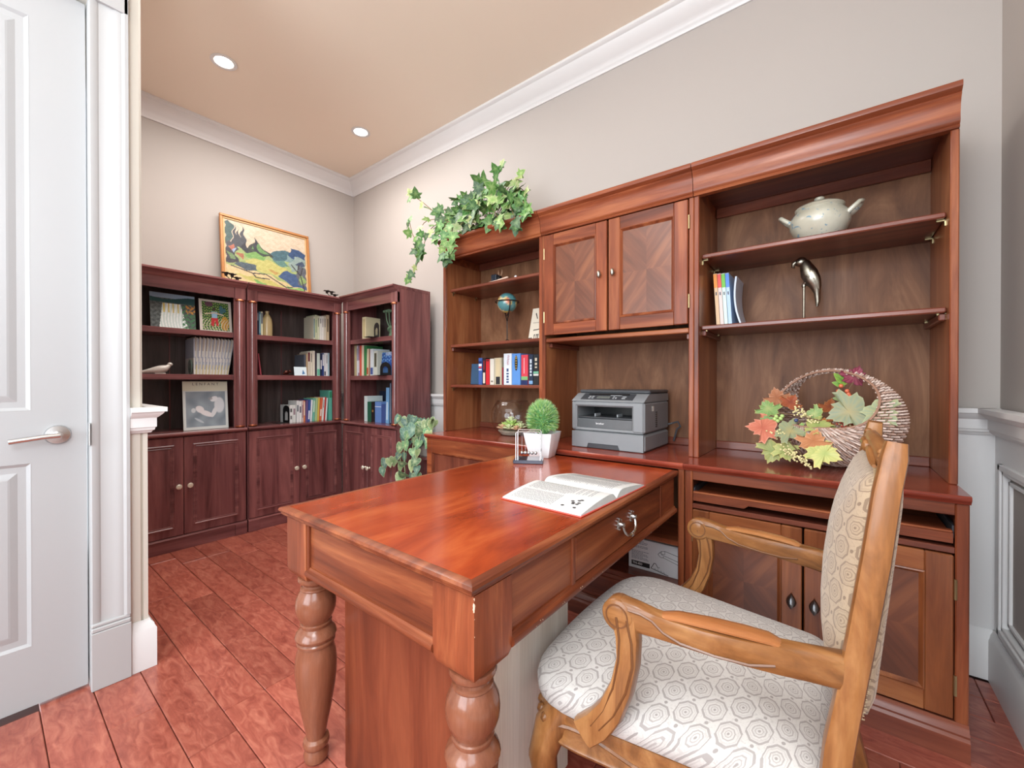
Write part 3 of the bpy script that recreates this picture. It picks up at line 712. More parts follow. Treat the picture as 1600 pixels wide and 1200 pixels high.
LEG = [(0.02, 0.546), (0.040, 0.545), (0.047, 0.541), (0.0485, 0.534), (0.046, 0.527), (0.038, 0.522), (0.035, 0.517), (0.036, 0.512), (0.041, 0.509), (0.042, 0.505), (0.040, 0.502), (0.045, 0.494), (0.0525, 0.478), (0.055, 0.460), (0.054, 0.442), (0.048, 0.424), (0.041, 0.412), (0.040, 0.408), (0.043, 0.406), (0.043, 0.402), (0.039, 0.400), (0.039, 0.394), (0.045, 0.388), (0.053, 0.378), (0.056, 0.368), (0.053, 0.360), (0.048, 0.357), (0.052, 0.352), (0.052, 0.347), (0.047, 0.344), (0.049, 0.332), (0.054, 0.312), (0.0565, 0.285), (0.056, 0.255), (0.051, 0.210), (0.043, 0.160), (0.034, 0.115), (0.028, 0.085), (0.026, 0.070), (0.034, 0.064), (0.036, 0.055), (0.034, 0.046), (0.028, 0.040), (0.034, 0.024), (0.032, 0.008), (0.024, 0.0)]
cy = ay+0.0555
for cx in (ax0+0.0555, ax1-0.0555):
    l_ = MB().lathe(LEG, (cx, cy, 0), 28).build('leg', wood('leg_wood', (94, 52, 36), (124, 74, 52), (150, 98, 74), 'z', 0.25, 0.5, across=9), dk)
    block(cx, cy).build('corner_block', cherry('z'), l_, angle=50)
def bead(a, b_, n, m0=0, m1=0): return MB().mould([(-0.01, 0.566), (0.004, 0.566), (0.009, 0.571), (0.011, 0.578), (0.009, 0.584), (0.002, 0.588), (0.0, 0.594), (-0.01, 0.594)], a, b_, n, m0, m1)
MB().box(ax0+0.111, ax1-0.111, ay+0.010, ay+0.030, 0.568, 0.7135, 0).build('end_apron', cherry('x'), dk)
bead((ax1-0.111, ay+0.006), (ax0+0.111, ay+0.006), (0, -1)).build('bead', cherry('x'), dk)
MB().box(ax0+0.111, ax0+0.120, ay+0.002, ay+0.012, 0.59, 0.7135, 0.002).build('corner_strip', cherry('z'), dk)
sy0 = ay+0.111
MB().box(ax1-0.030, ax1-0.008, sy0, 0.915, 0.568, 0.7135, 0).build('side_apron', cherry('y'), dk)
MB().box(ax1-0.030, ax1-0.008, 1.575, y1_, 0.568, 0.7135, 0).build('side_apron', cherry('y'), dk)
MB().box(ax0+0.008, ax0+0.030, sy0, y1_, 0.568, 0.7135, 0).build('side_apron', cherry('y'), dk)
bead((ax1-0.004, y1_), (ax1-0.004, sy0), (1, 0)).build('bead', cherry('y'), dk)
bead((ax0+0.004, sy0), (ax0+0.004, y1_), (-1, 0)).build('bead', cherry('y'), dk)
for a in (0.905, 1.566): MB().box(ax1-0.016, ax1-0.003, a, a+0.018, 0.59, 0.7135, 0.003).build('divider_strip', cherry('z'), dk)
dwr = MB().box(ax1-0.028, ax1-0.005, 0.925, 1.564, 0.594, 0.708, 0.003).build('drawer', cherry('y'), dk)
hb = MB(); MX90 = Matrix.Rotation(R(90), 3, 'Y'); hx = ax1-0.005
for y in (1.188, 1.284):
    hb.lathe([(0.001, 0), (0.017, 0), (0.018, 0.002), (0.014, 0.005), (0.008, 0.006), (0.006, 0.012), (0.008, 0.018), (0.001, 0.022)], (hx, y, 0.670), 12, M=MX90)
    for k in range(8):
        a = 2*PI*k/8; hb.ball((hx+0.002, y+0.0155*math.cos(a), 0.670+0.0155*math.sin(a)), 0.0042, 6, 4)
pts = []
for k in range(13):
    a = PI*k/12; pts.append((hx+0.014+0.008*math.sin(a), 1.236-0.046*math.cos(a)*(1.0), 0.664-0.034*math.sin(a)**0.8))
hb.tube(pts, [0.0035, 0.004, 0.0045, 0.004, 0.0045, 0.0055, 0.0062, 0.0055, 0.0045, 0.004, 0.0045, 0.004, 0.0035], 8)
hb.ball((hx+0.022, 1.236, 0.630), 0.0078, 8, 6)
hb.build('handle', CHROME, dwr)
# pedestal panels beneath the top
MB().box(-1.105, -0.600, 0.640, 0.658, 0, 0.712, 0.001).build('modesty_panel', wood('modesty', (84, 38, 24), (112, 54, 34), (138, 74, 48), 'z', 0.38, 0.2, across=10), dk)
sp_ = MB().box(-0.622, -0.603, 0.659, 1.035, 0, 0.712, 0.001).build('side_panel', wood('raw_panel', (222, 214, 200), (234, 228, 216), (242, 238, 228), 'z', 0.6, 0.0, vary=0.0, across=18, bump=0.05), dk, 'unfinished pale grey side panel')
pm = MB()
for y, z in ((1.012, 0.30), (0.86, 0.20), (1.012, 0.10)): pm.lathe([(0.001, 0.0006), (0.004, 0.0006)], (-0.603, y, z), 8, M=MX90, cap=False)
pm.build('screw_holes', BLACK, sp_)
# pale chips along the worn edges
ch = MB(); rc_ = random.Random(5)
def chip(x, y, z, s):
    n = 6; c = (x, y, z); vs = [c]
    for k in range(n):
        a = 2*PI*k/n; q = s*rc_.uniform(.5, 1.2); vs.append((x+q*.7*math.cos(a), y+q*.7*math.cos(a+1.3), z+q*math.sin(a)))
    ch.ball(c, s, 6, 4, sc=(1, 1, 1.3))
for z, s_ in ((.709, .0016), (.7065, .0012), (.701, .0010), (.698, .0022), (.6955, .0026), (.6925, .0019), (.690, .0024), (.686, .0016), (.683, .0009), (.672, .0010), (.668, .0006), (.655, .0007), (.640, .0013), (.637, .0008), (.618, .0006), (.585, .0009)):
    chip(ax1-0.0004+rc_.uniform(-.001, 0), ay+0.0004+rc_.uniform(0, .001), z, s_)
for k in range(14):
    y = rc_.uniform(0.56, 1.7); chip(x1-0.0015, y, 0.7335, rc_.uniform(0.0005, 0.0011))
for k in range(10):
    x = rc_.uniform(-1.2, -0.52); chip(x, y0_+0.0015, 0.7335, rc_.uniform(0.0005, 0.0011))
for k in range(16):
    y = rc_.uniform(0.7, 1.7); chip(ax1+0.0065, y, 0.578+rc_.uniform(-.004, .004), rc_.uniform(0.0005, 0.0012))
ch.recalc = True
ch.build('worn_chips', plain('bare_wood', (226, 196, 168), 0.7), dk, 'pale chipped spots of bare wood', kind='stuff')

# ------------------------------------------------------------------ armchair
def fabric(name, u_axis, v_axis, base=(192, 187, 182), line=(116, 106, 104)):
    if name in MC: return MC[name]
    m, nt, b = newmat(name)
    tc = N(nt, 'ShaderNodeTexCoord'); sp = N(nt, 'ShaderNodeSeparateXYZ'); L(nt, tc.outputs['Object'], sp.inputs[0])
    def mt(op, a, b_=None, c=None):
        n = N(nt, 'ShaderNodeMath', operation=op)
        for i, v in enumerate((a, b_, c)):
            if v is None: continue
            if isinstance(v, (int, float)): setv(n.inputs[i], v)
            else: L(nt, v, n.inputs[i])
        return n.outputs[0]
    def lincomb(w): 
        o = None
        for i, k in enumerate(w):
            if k == 0: continue
            t_ = mt('MULTIPLY', sp.outputs[i], float(k)); o = t_ if o is None else mt('ADD', o, t_)
        return o
    nw = N(nt, 'ShaderNodeTexNoise'); setv(nw.inputs['Scale'], 60); L(nt, tc.outputs['Object'], nw.inputs['Vector'])
    jit = mt('MULTIPLY', mt('SUBTRACT', nw.outputs['Fac'], 0.5), 0.004)
    A, B_ = 0.063, 0.0385
    u = mt('ADD', lincomb(u_axis), 10.0); v = mt('ADD', mt('ADD', lincomb(v_axis), 10.0), jit)
    row = mt('FLOOR', mt('DIVIDE', v, B_)); sh = mt('MULTIPLY', mt('MODULO', row, 2.0), A/2)
    fu = mt('FRACT', mt('DIVIDE', mt('ADD', u, sh), A)); fv = mt('FRACT', mt('DIVIDE', v, B_))
    ux = mt('ABSOLUTE', mt('MULTIPLY', mt('SUBTRACT', fu, 0.5), A)); vy = mt('ABSOLUTE', mt('MULTIPLY', mt('SUBTRACT', fv, 0.5), B_))
    vy2 = mt('MULTIPLY', vy, 1.12)
    d = mt('MAXIMUM', mt('MAXIMUM', mt('MULTIPLY', ux, 0.95), vy2), mt('MULTIPLY', mt('ADD', ux, vy2), 0.70))
    cr = N(nt, 'ShaderNodeValToRGB'); cr.color_ramp.interpolation = 'CONSTANT'
    e = cr.color_ramp.elements; e[0].position = 0; e[0].color = (1, 1, 1, 1); e[1].position = 0.07; e[1].color = (0.1, .1, .1, 1)
    for p, c in ((0.16, .75), (0.20, .1), (0.30, 0.8), (0.36, .05), (0.47, .35), (0.52, 0.05), (0.58, .9), (0.70, 0.0)):
        k = e.new(p); k.color = (c, c, c, 1)
    L(nt, mt('DIVIDE', d, 0.0335), cr.inputs['Fac'])
    # small dots between the medallions
    du = mt('SUBTRACT', ux, A/2); dist = mt('SQRT', mt('ADD', mt('MULTIPLY', du, du), mt('MULTIPLY', vy, vy)))
    dot = mt('LESS_THAN', dist, 0.0032)
    # curling thread lines of the ground
    n2 = N(nt, 'ShaderNodeTexNoise'); setv(n2.inputs['Scale'], 95); setv(n2.inputs['Detail'], 1); setv(n2.inputs['Distortion'], 1.0); L(nt, tc.outputs['Object'], n2.inputs['Vector'])
    curl = mt('MULTIPLY', mt('LESS_THAN', mt('ABSOLUTE', mt('SUBTRACT', n2.outputs['Fac'], 0.5)), 0.018), 0.35)
    f = mt('MINIMUM', mt('MAXIMUM', mt('MAXIMUM', cr.outputs['Color'], dot), curl), 1.0)
    f = mt('MULTIPLY', f, 0.66)
    mx = N(nt, 'ShaderNodeMix', data_type='RGBA'); L(nt, f, mx.inputs['Factor']); setv(mx.inputs['A'], rgb(*base)); setv(mx.inputs['B'], rgb(*line))
    L(nt, mx.outputs['Result'], b.inputs['Base Color']); setv(b.inputs['Roughness'], 0.85); setv(b.inputs['Sheen Weight'], 0.2)
    wv = N(nt, 'ShaderNodeTexNoise'); setv(wv.inputs['Scale'], 900); L(nt, tc.outputs['Object'], wv.inputs['Vector'])
    bp = N(nt, 'ShaderNodeBump'); setv(bp.inputs['Strength'], 0.35); setv(bp.inputs['Distance'], 0.001)
    L(nt, mt('ADD', mt('MULTIPLY', f, -0.6), wv.outputs['Fac']), bp.inputs['Height']); L(nt, bp.outputs['Normal'], b.inputs['Normal'])
    MC[name] = m; return m
FSEAT = fabric('medallion_seat', (0, 1, 0.0), (1, 0, -0.9))
FBACK = fabric('medallion_back', (0.0, 1, 0), (-0.35, 0, 1), (172, 150, 124), (96, 72, 56))
CY = 1.065
ch_ = thing('armchair', 'carved golden wood armchair with medallion fabric seat and back', 'chair', (-0.25, CY, 0))
cw = chairwood
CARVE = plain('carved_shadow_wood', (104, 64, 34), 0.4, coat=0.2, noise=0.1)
def rounded(pts, rad, n=6):
    out = []; m_ = len(pts)
    for i in range(m_):
        p, a, b_ = Vector(pts[i]), Vector(pts[i-1]), Vector(pts[(i+1) % m_]); r = rad[i]
        p0 = p+(a-p).normalized()*r; p1 = p+(b_-p).normalized()*r
        for k in range(n+1):
            t_ = k/n; q = p0.lerp(p, t_).lerp(p.lerp(p1, t_), t_); out.append((q.x, q.y))
    return out
def fine(poly, step=0.04):
    out = []
    for i in range(len(poly)):
        a, b_ = Vector(poly[i]), Vector(poly[(i+1) % len(poly)]); n = max(1, int((b_-a).length/step))
        for k in range(n): q = a.lerp(b_, k/n); out.append((q.x, q.y))
    return out
seat_o = fine(rounded([(-0.548, CY-0.330), (-0.005, CY-0.245), (-0.005, CY+0.245), (-0.548, CY+0.330)], [0.13, 0.04, 0.04, 0.13], 7))
seat_o = [(x-(0.022*(1-((y-CY)/0.30)**2) if x < -0.42 and abs(y-CY) < 0.30 else 0), y) for x, y in seat_o]
cxs = -0.27
def ringpts(sc, z, grow=0.0):
    out = []
    for x, y in seat_o:
        v = Vector((x-cxs, y-CY)); l_ = v.length; v2 = v*((l_*sc+grow)/l_); out.append((cxs+v2.x, CY+v2.y, z))
    return out
st = MB(); rings = [ringpts(s_, 0.452+0.042*(1-s_**2.6)) for s_ in (0.06, 0.2, 0.36, 0.52, 0.66, 0.78, 0.88, 0.95)]
rings += [ringpts(1.0, 0.449, -0.006), ringpts(1.0, 0.440, 0.002), ringpts(1.0, 0.425, 0.006), ringpts(1.0, 0.405, 0.003), ringpts(1.0, 0.398, -0.004), ringpts(1.0, 0.396, -0.03)]
n = len(seat_o); vs = [(cxs, CY, 0.4945)] + [p for r_ in rings for p in r_]
fs = [(0, 1+k, 1+(k+1) % n) for k in range(n)]
for i in range(len(rings)-1):
    for k in range(n): fs.append((1+i*n+k, 1+(i+1)*n+k, 1+(i+1)*n+(k+1) % n, 1+i*n+(k+1) % n))
fs.append(tuple(range(1+(len(rings)-1)*n, 1+len(rings)*n)))
st.add(vs, fs); st.recalc = True; st.build('seat', FSEAT, ch_, angle=80)
# seat rail following the outline
sr = MB(); lv = [(0.400, -0.012), (0.396, -0.004), (0.385, -0.002), (0.345, -0.006), (0.335, 0.0), (0.328, -0.004), (0.325, -0.03)]
vs = [p for z, g_ in lv for p in ringpts(1.0, z, g_)]
fs = [(i*n+k, (i+1)*n+k, (i+1)*n+(k+1) % n, i*n+(k+1) % n) for i in range(len(lv)-1) for k in range(n)] + [tuple(range(n)), tuple(range((len(lv)-1)*n, len(lv)*n))]
sr.add(vs, fs); sr.recalc = True; srl = sr.build('seat_rail', cw('y'), ch_, angle=40)
cv = MB()     # carved shell and scrolls on the rail
for sgn in (-1, 1):
    for k in range(5):
        a = k*0.5; y = CY+sgn*(0.03+0.04*k); cv.ball((-0.573+0.006*k*k*0.5, y, 0.365+0.010*math.sin(a*2)), 0.012-0.001*k, 8, 6, sc=(0.8, 1.5, 1))
    for (xx, yy) in ((-0.515, 0.295), (-0.53, 0.27), (-0.495, 0.312), (-0.54, 0.24)):
        cv.ball((xx, CY+sgn*yy, 0.372), 0.011, 8, 6); cv.ball((xx+0.01, CY+sgn*yy*1.02, 0.345), 0.008, 8, 6)
    pts = [(-0.50+0.35*u*0.9, CY+sgn*(0.318-0.052*u), 0.362+0.014*math.sin(u*PI*2)) for u in [i/10 for i in range(11)]]
    cv.tube(pts, 0.005, 6)
cv.build('carving', cw('y'), srl, kind='stuff')
for sgn in (-1, 1):
    # back post from foot to crest
    ps = [(0.105, 0.0), (0.055, 0.16), (0.012, 0.34), (0.000, 0.44), (0.006, 0.52), (0.016, 0.59), (0.032, 0.70), (0.050, 0.83), (0.062, 0.93), (0.071, 0.985), (0.074, 1.008)]
    pts = [(x, CY+sgn*(0.222 if z < .45 else 0.222-0.012*math.sin((z-.45)/.56*PI)*-1+ -0.014*(z-.45)/.56), z) for x, z in ps]
    wds = [0.032, 0.036, 0.042, 0.044, 0.042, 0.040, 0.040, 0.040, 0.039, 0.038, 0.030]
    hts = [0.030, 0.034, 0.040, 0.042, 0.040, 0.037, 0.036, 0.036, 0.034, 0.032, 0.026]
    MB().sweep(pts, wds, hts, (0, 1, 0), 20, 5.0).build('back_post', cw('z'), ch_, angle=50)
    # front cabriole leg
    ps = [(-0.455, 0.275, 0.40), (-0.492, 0.292, 0.345), (-0.508, 0.302, 0.28), (-0.498, 0.298, 0.20), (-0.482, 0.290, 0.12), (-0.480, 0.288, 0.06), (-0.498, 0.296, 0.022), (-0.505, 0.300, 0.0)]
    MB().sweep([(x, CY+sgn*y, z) for x, y, z in ps], [0.07, 0.072, 0.062, 0.046, 0.034, 0.028, 0.040, 0.036], [0.07, 0.072, 0.060, 0.046, 0.034, 0.028, 0.044, 0.040], (0, 1, 0), 14, 2.4).build('leg', cw('z'), ch_, angle=60)
    # arm support: S-curve from the rail up to the scroll
    ps = [(-0.395, 0.318, 0.40), (-0.365, 0.318, 0.43), (-0.338, 0.316, 0.47), (-0.318, 0.312, 0.52), (-0.309, 0.306, 0.57), (-0.311, 0.301, 0.61), (-0.320, 0.298, 0.648)]
    ao = MB().sweep([(x, CY+sgn*y, z) for x, y, z in ps], [0.036, 0.038, 0.038, 0.036, 0.034, 0.033, 0.032], [0.056, 0.054, 0.049, 0.043, 0.042, 0.047, 0.054], (0, 1, 0), 20, 5.0).build('arm_support', cw('z'), ch_, angle=50)
    g_ = MB()
    for e_ in (0.0135, -0.014):
        g_.tube([(x+e_*(1-abs(i-3)*0.12), CY+sgn*(y+sgn*0 - (0.0175 if True else 0)), z) for i, (x, y, z) in enumerate(ps[1:])], 0.0022, 5)
        g_.tube([(x+e_*(1-abs(i-3)*0.12), CY+sgn*(y+0.0175), z) for i, (x, y, z) in enumerate(ps[1:])], 0.0022, 5)
    g_.build('carved_line', CARVE, ao)
    # arm: scroll, waist, leaf-shaped pad, plain end into the back post
    aps = [(-0.338, 0.297, 0.653), (-0.320, 0.297, 0.654), (-0.295, 0.295, 0.653), (-0.262, 0.291, 0.650), (-0.235, 0.287, 0.649), (-0.18, 0.279, 0.649), (-0.12, 0.268, 0.649), (-0.07, 0.256, 0.648), (-0.04, 0.248, 0.648), (-0.01, 0.238, 0.647), (0.022, 0.226, 0.646)]
    wds = [0.030, 0.036, 0.034, 0.031, 0.035, 0.044, 0.044, 0.036, 0.031, 0.031, 0.031]
    hts = [0.046, 0.058, 0.054, 0.047, 0.044, 0.044, 0.047, 0.051, 0.053, 0.055, 0.057]
    ar = MB().sweep([(x, CY+sgn*y, z) for x, y, z in aps], wds, hts, (0, 1, 0), 20, 5.0)
    ar.lathe([(0.001, -0.0178), (0.028, -0.0178), (0.031, -0.015), (0.031, 0.015), (0.028, 0.0178), (0.001, 0.0178)], (-0.330, CY+sgn*0.297, 0.650), 24, M=Matrix.Rotation(R(90), 3, 'X'))
    ar = ar.build('arm', cw('x'), ch_, angle=50)
    k_ = MB()
    for side in (-1, 1):
        yo = CY+sgn*0.297+side*0.0178
        k_.tube([(-0.330+0.0215*math.cos(2*PI*j/18), yo, 0.650+0.0215*math.sin(2*PI*j/18)) for j in range(18)], 0.0018, 5, closed=True)
        # leaf line sweeping under the pad
        L1 = [(-0.308, 0.668, .2955), (-0.285, 0.667, .294), (-0.265, 0.660, .292), (-0.245, 0.645, .289), (-0.215, 0.636, .284), (-0.16, 0.633, .275), (-0.11, 0.634, .266), (-0.075, 0.640, .257)]
        wl = [0.036, 0.034, 0.031, 0.034, 0.040, 0.046, 0.046, 0.038]
        k_.tube([(x, CY+sgn*y+side*(w_/2-0.0004), z) for (x, z, y), w_ in zip(L1, wl)], 0.0024, 5)
    k_.build('carved_line', CARVE, ar)
    pd = MB().sweep([(x, CY+sgn*y, z) for x, y, z in [(-0.250, 0.289, 0.668), (-0.225, 0.285, 0.673), (-0.17, 0.277, 0.676), (-0.12, 0.268, 0.676), (-0.085, 0.260, 0.674), (-0.068, 0.256, 0.668)]], [0.026, 0.034, 0.040, 0.040, 0.034, 0.026], [0.010, 0.012, 0.012, 0.012, 0.012, 0.010], (0, 1, 0), 12, 2.6)
    pd.build('arm_pad', wood('chair_pad', (134, 80, 44), (156, 100, 58), (176, 122, 76), 'x', 0.28, 0.4), ar)
# crest rail and lower back rail
cr_ = []; 
for k in range(13):
    u = -1+2*k/12; z = 0.962+0.010*(1-u*u); cr_.append((0.068-0.004*(1-u*u), CY+u*0.205, z))
crr = MB().sweep(cr_, [0.026]*13, [0.050+0.010*(1-abs(-1+2*k/12)**2) for k in range(13)], (1, 0, 0.15), 14, 3).build('crest_rail', cw('y'), ch_, angle=50)
c2 = MB()
for sgn in (-1, 1):
    c2.tube([(0.050, CY+sgn*(0.03+0.15*u), 0.972+0.008*math.sin(u*PI*1.6)) for u in [i/8 for i in range(9)]], [0.003+0.004*math.sin(PI*i/8) for i in range(9)], 6)
    for k in range(4): c2.ball((0.060, CY+sgn*(0.185+0.005*k), 0.988-0.006*k), 0.007, 8, 6)
c2.ball((0.048, CY, 0.976), 0.012, 10, 8, sc=(.6, 1.3, 1))
c2.build('carving', cw('y'), crr, kind='stuff')
MB().sweep([(0.012, CY-0.21, 0.545), (0.010, CY, 0.540), (0.012, CY+0.21, 0.545)], 0.026, 0.045, (1, 0, .1), 12, 3.2).build('back_rail', cw('y'), ch_, angle=50)
# upholstered back
bo = fine(rounded([(CY-0.192, 0.555), (CY+0.192, 0.555), (CY+0.184, 0.950), (CY-0.184, 0.950)], [0.03, 0.03, 0.05, 0.05], 5), 0.03)
bc = (CY, 0.752)
def xb_(z): return 0.012+0.105*(z-0.55)*1.28*0.75+0.022
def brr(sc, dx, grow=0.0):
    out = []
    for y, z in bo:
        v = Vector((y-bc[0], z-bc[1])); l_ = v.length; v = v*((l_*sc+grow)/l_); zz = bc[1]+v.y; out.append((xb_(zz)+dx, bc[0]+v.x, zz))
    return out
bk = MB(); n = len(bo)
rings = [brr(s_, -0.032-0.040*(1-s_**2.4)) for s_ in (0.08, 0.3, 0.5, 0.68, 0.82, 0.92)] + [brr(1, -0.030, -0.004), brr(1, -0.022, 0.002), brr(1, -0.004, 0.003), brr(1, 0.008, 0.0), brr(.9, 0.016), brr(.5, 0.020)]
vs = [(xb_(bc[1])-0.0722, bc[0], bc[1])] + [p for r_ in rings for p in r_]
fs = [(0, 1+k, 1+(k+1) % n) for k in range(n)]
for i in range(len(rings)-1):
    for k in range(n): fs.append((1+i*n+k, 1+(i+1)*n+k, 1+(i+1)*n+(k+1) % n, 1+i*n+(k+1) % n))
fs.append(tuple(range(1+(len(rings)-1)*n, 1+len(rings)*n)))
bk.add(vs, fs); bk.recalc = True; bko = bk.build('backrest', FBACK, ch_, angle=80)
fg = MB(); edge = brr(1, -0.012, 0.006); rf = random.Random(2)
big = []
for i in range(n):
    a, b_ = Vector(edge[i]), Vector(edge[(i+1) % n]); m_ = max(1, int((b_-a).length/0.0035))
    for k in range(m_): big.append(a.lerp(b_, k/m_))
for i in range(0, len(big)):
    p = big[i]; o_ = Vector((0, p.y-bc[0], p.z-bc[1])).normalized()
    fg.tube([p+Vector((-0.012, 0, 0)), p+Vector((-0.004, 0, 0))+o_*(0.006+rf.uniform(0, .003)), p+Vector((0.012+rf.uniform(0, .005), 0, 0))+o_*0.003], 0.0011, 3, cap=False)
fg.build('fringe', plain('fringe', (196, 172, 138), 0.9, noise=0.1), bko, kind='stuff')

# ------------------------------------------------------------------ books and papers
SIDE = {'x': R(90), 'y': 0.0}       # 'x': spine looks to +X (left bookcases); 'y': spine looks to -Y
COLN = {}
def cmat(c, rough=0.5): return plain('cover_%d_%d_%d' % tuple(c), c, rough, noise=0.03)
ORD = ['first', 'second', 'third', 'fourth', 'fifth', 'sixth', 'seventh', 'eighth', 'ninth', 'tenth', 'eleventh', 'twelfth', 'thirteenth', 'fourteenth', 'fifteenth', 'sixteenth', 'seventeenth', 'eighteenth']
def book(kind, face, a0, a1, zs, h, depth, front, col, label, group, lean=0.0, cat='book', band=None, lab=None, soft=False):
    """a0..a1 along the shelf, front = position of the spine plane"""
    th = a1-a0-0.0008; c = 0.0022 if not soft else 0.0008
    rz = SIDE[face]
    up = th*math.sin(abs(lean)) if lean > 0 else 0.0
    loc = (front, a0, zs+0.0004+up) if face == 'x' else (a0, front, zs+0.0004+up)
    if lean < 0: pass
    b_ = MB(); b_.box(0, th, 0, c*1.3, 0, h, 0.0006); b_.box(0, c, c, depth, 0, h, 0.0004); b_.box(th-c, th, c, depth, 0, h, 0.0004)
    o = b_.build(kind, cmat(col), None); o.location = loc
    o.rotation_euler = Euler((0, lean, rz), 'XYZ')
    tag(o, label, cat, group)
    pg = MB().box(c+0.0002, th-c-0.0002, c, depth-0.004, 0.003, h-0.003, 0).build('pages', PAPER, o, local=True)
    for (z0, z1, cc, w) in (band or []):
        MB().box(th*(0.5-w/2), th*(0.5+w/2), -0.0006, 0.0002, h*z0, h*z1, 0).build('spine_label', cmat(cc), o, local=True)
    return o
def row(face, front, zs, spec, where, group, depth=0.17):
    for i, (a0, a1, h, col, nm, band) in enumerate(spec):
        lean = 0.0
        if isinstance(band, tuple): lean, band = band
        book('book', face, a0, a1, zs, h, depth-0.02*((i*7) % 3)/2, front, col, '%s, %s spine from the left %s' % (nm, ORD[i], where), group, lean, band=band)
T1 = [(0.55, 0.9, (60, 60, 70), .25)]
W, CRM = (226, 226, 220), (214, 204, 176)
row('x', -3.475, 1.455, [(1.272, 1.284, .150, W, 'cream paperback', T1), (1.285, 1.299, .215, (206, 200, 190), 'pale book', T1), (1.300, 1.314, .191, (24, 34, 56), 'navy book', [(0.6, .9, (180, 190, 200), .3)]), (1.315, 1.327, .183, (70, 110, 130), 'teal book', [(0.1, .9, (150, 190, 200), .5)]), (1.328, 1.341, .185, (220, 216, 180), 'yellow-cream book', [(0.5, .95, (40, 70, 110), .6)])],
    'on top shelf of middle bookcase', 'books left of the bottle vase')
row('x', -3.475, 1.455, [(1.734, 1.747, .200, (206, 204, 184), 'cookbook with pictured cover', [(0.1, .9, (90, 130, 140), .6)]), (1.748, 1.767, .214, (196, 202, 170), 'pale green book', [(0.3, .8, (150, 170, 130), .5)]), (1.768, 1.786, .210, (206, 210, 182), 'pale lime book', T1), (1.787, 1.806, .208, W, 'white book', [(0.7, .9, (150, 150, 150), .5)]), (1.807, 1.824, .211, (232, 230, 224), 'bright white book', T1), (1.825, 1.844, .213, (210, 202, 186), 'ivory book', T1), (1.845, 1.873, .226, (196, 176, 146), 'tall beige book', [(0.35, .85, (70, 60, 50), .3)])],
    'right side, middle bookcase top shelf', 'books at the right of the top shelf')
row('x', -3.475, 1.152, [(1.278, 1.297, .167, (130, 176, 172), 'teal softcover', None), (1.323, 1.333, .166, (150, 60, 70), 'thin red book', (R(-6.5), None))],
    'alone at left of middle shelf', 'two leaning books at the left of the middle shelf')
row('x', -3.475, 1.152, [(1.655, 1.670, .176, (90, 96, 108), 'slate grey book', None), (1.671, 1.685, .182, (186, 160, 124), 'tan pictured book', None), (1.686, 1.705, .199, (216, 208, 190), 'maroon-topped book', [(0.6, .98, (110, 40, 50), .8)]), (1.706, 1.726, .208, (220, 214, 196), 'thick cream book', T1), (1.727, 1.746, .212, (228, 222, 206), 'ivory book', None), (1.747, 1.762, .202, (60, 54, 66), 'charcoal book', None), (1.764, 1.789, .193, (206, 222, 214), 'white and mint book', [(0.02, .3, (110, 190, 160), .9)]), (1.791, 1.808, .194, (30, 40, 70), 'navy book', [(0.3, .7, (220, 220, 226), .6)]), (1.809, 1.825, .195, (40, 60, 120), 'blue book', [(0.45, .95, (224, 226, 232), .7)]), (1.826, 1.842, .199, (220, 222, 226), 'white book', [(0.02, .2, (30, 30, 50), .7)]), (1.843, 1.859, .200, (226, 228, 232), 'bright white book', T1), (1.860, 1.874, .200, (170, 196, 206), 'pale blue book', None)],
    'on middle bookcase middle shelf', 'books at the right of the middle shelf')
row('x', -3.465, 0.77, [(1.534, 1.557, .143, (222, 224, 222), 'short white book', [(0.2, .4, (120, 120, 120), .6), (.6, .8, (90, 90, 90), .6)]), (1.558, 1.583, .142, (216, 220, 216), 'short pale book', [(0.45, .8, (150, 130, 140), .6)]), (1.589, 1.608, .176, (224, 226, 226), 'white journal', [(0.5, .8, (90, 100, 110), .6)]), (1.609, 1.629, .172, (230, 232, 232), 'broad white journal', [(0.45, .75, (100, 90, 110), .6)]), (1.631, 1.645, .176, (206, 190, 190), 'striped pink booklet', [(0.2, .8, (120, 60, 80), .4)]), (1.646, 1.659, .176, (222, 130, 86), 'orange booklet', [(0.3, .95, (236, 226, 210), .6)]), (1.661, 1.676, .178, (110, 90, 140), 'violet booklet', (R(2), None)), (1.677, 1.697, .182, (56, 84, 156), 'royal blue booklet', (R(3), [(0.1, .5, (230, 230, 240), .6)])), (1.699, 1.714, .180, (226, 232, 236), 'white booklet', (R(3), None)), (1.716, 1.736, .192, (110, 180, 160), 'sea green book', (R(3), [(0.4, .9, (210, 230, 210), .5)])), (1.738, 1.757, .195, (170, 200, 150), 'light green book', (R(3), None)), (1.759, 1.774, .197, (220, 190, 90), 'yellow book', (R(3), None)), (1.776, 1.796, .194, (212, 104, 70), 'coral orange book', (R(4), [(0.2, .5, (230, 220, 210), .6)])), (1.798, 1.814, .198, (228, 230, 226), 'white spined book', (R(4), T1)), (1.816, 1.828, .200, (190, 50, 46), 'thin red book', (R(4), None)), (1.829, 1.842, .192, (220, 230, 230), 'thin white book', (R(4), None)), (1.864, 1.892, .257, (104, 190, 170), 'tall mint green book', [(0.75, .95, (60, 150, 110), .8)])],
    'on middle bookcase counter', 'books on the middle bookcase counter')
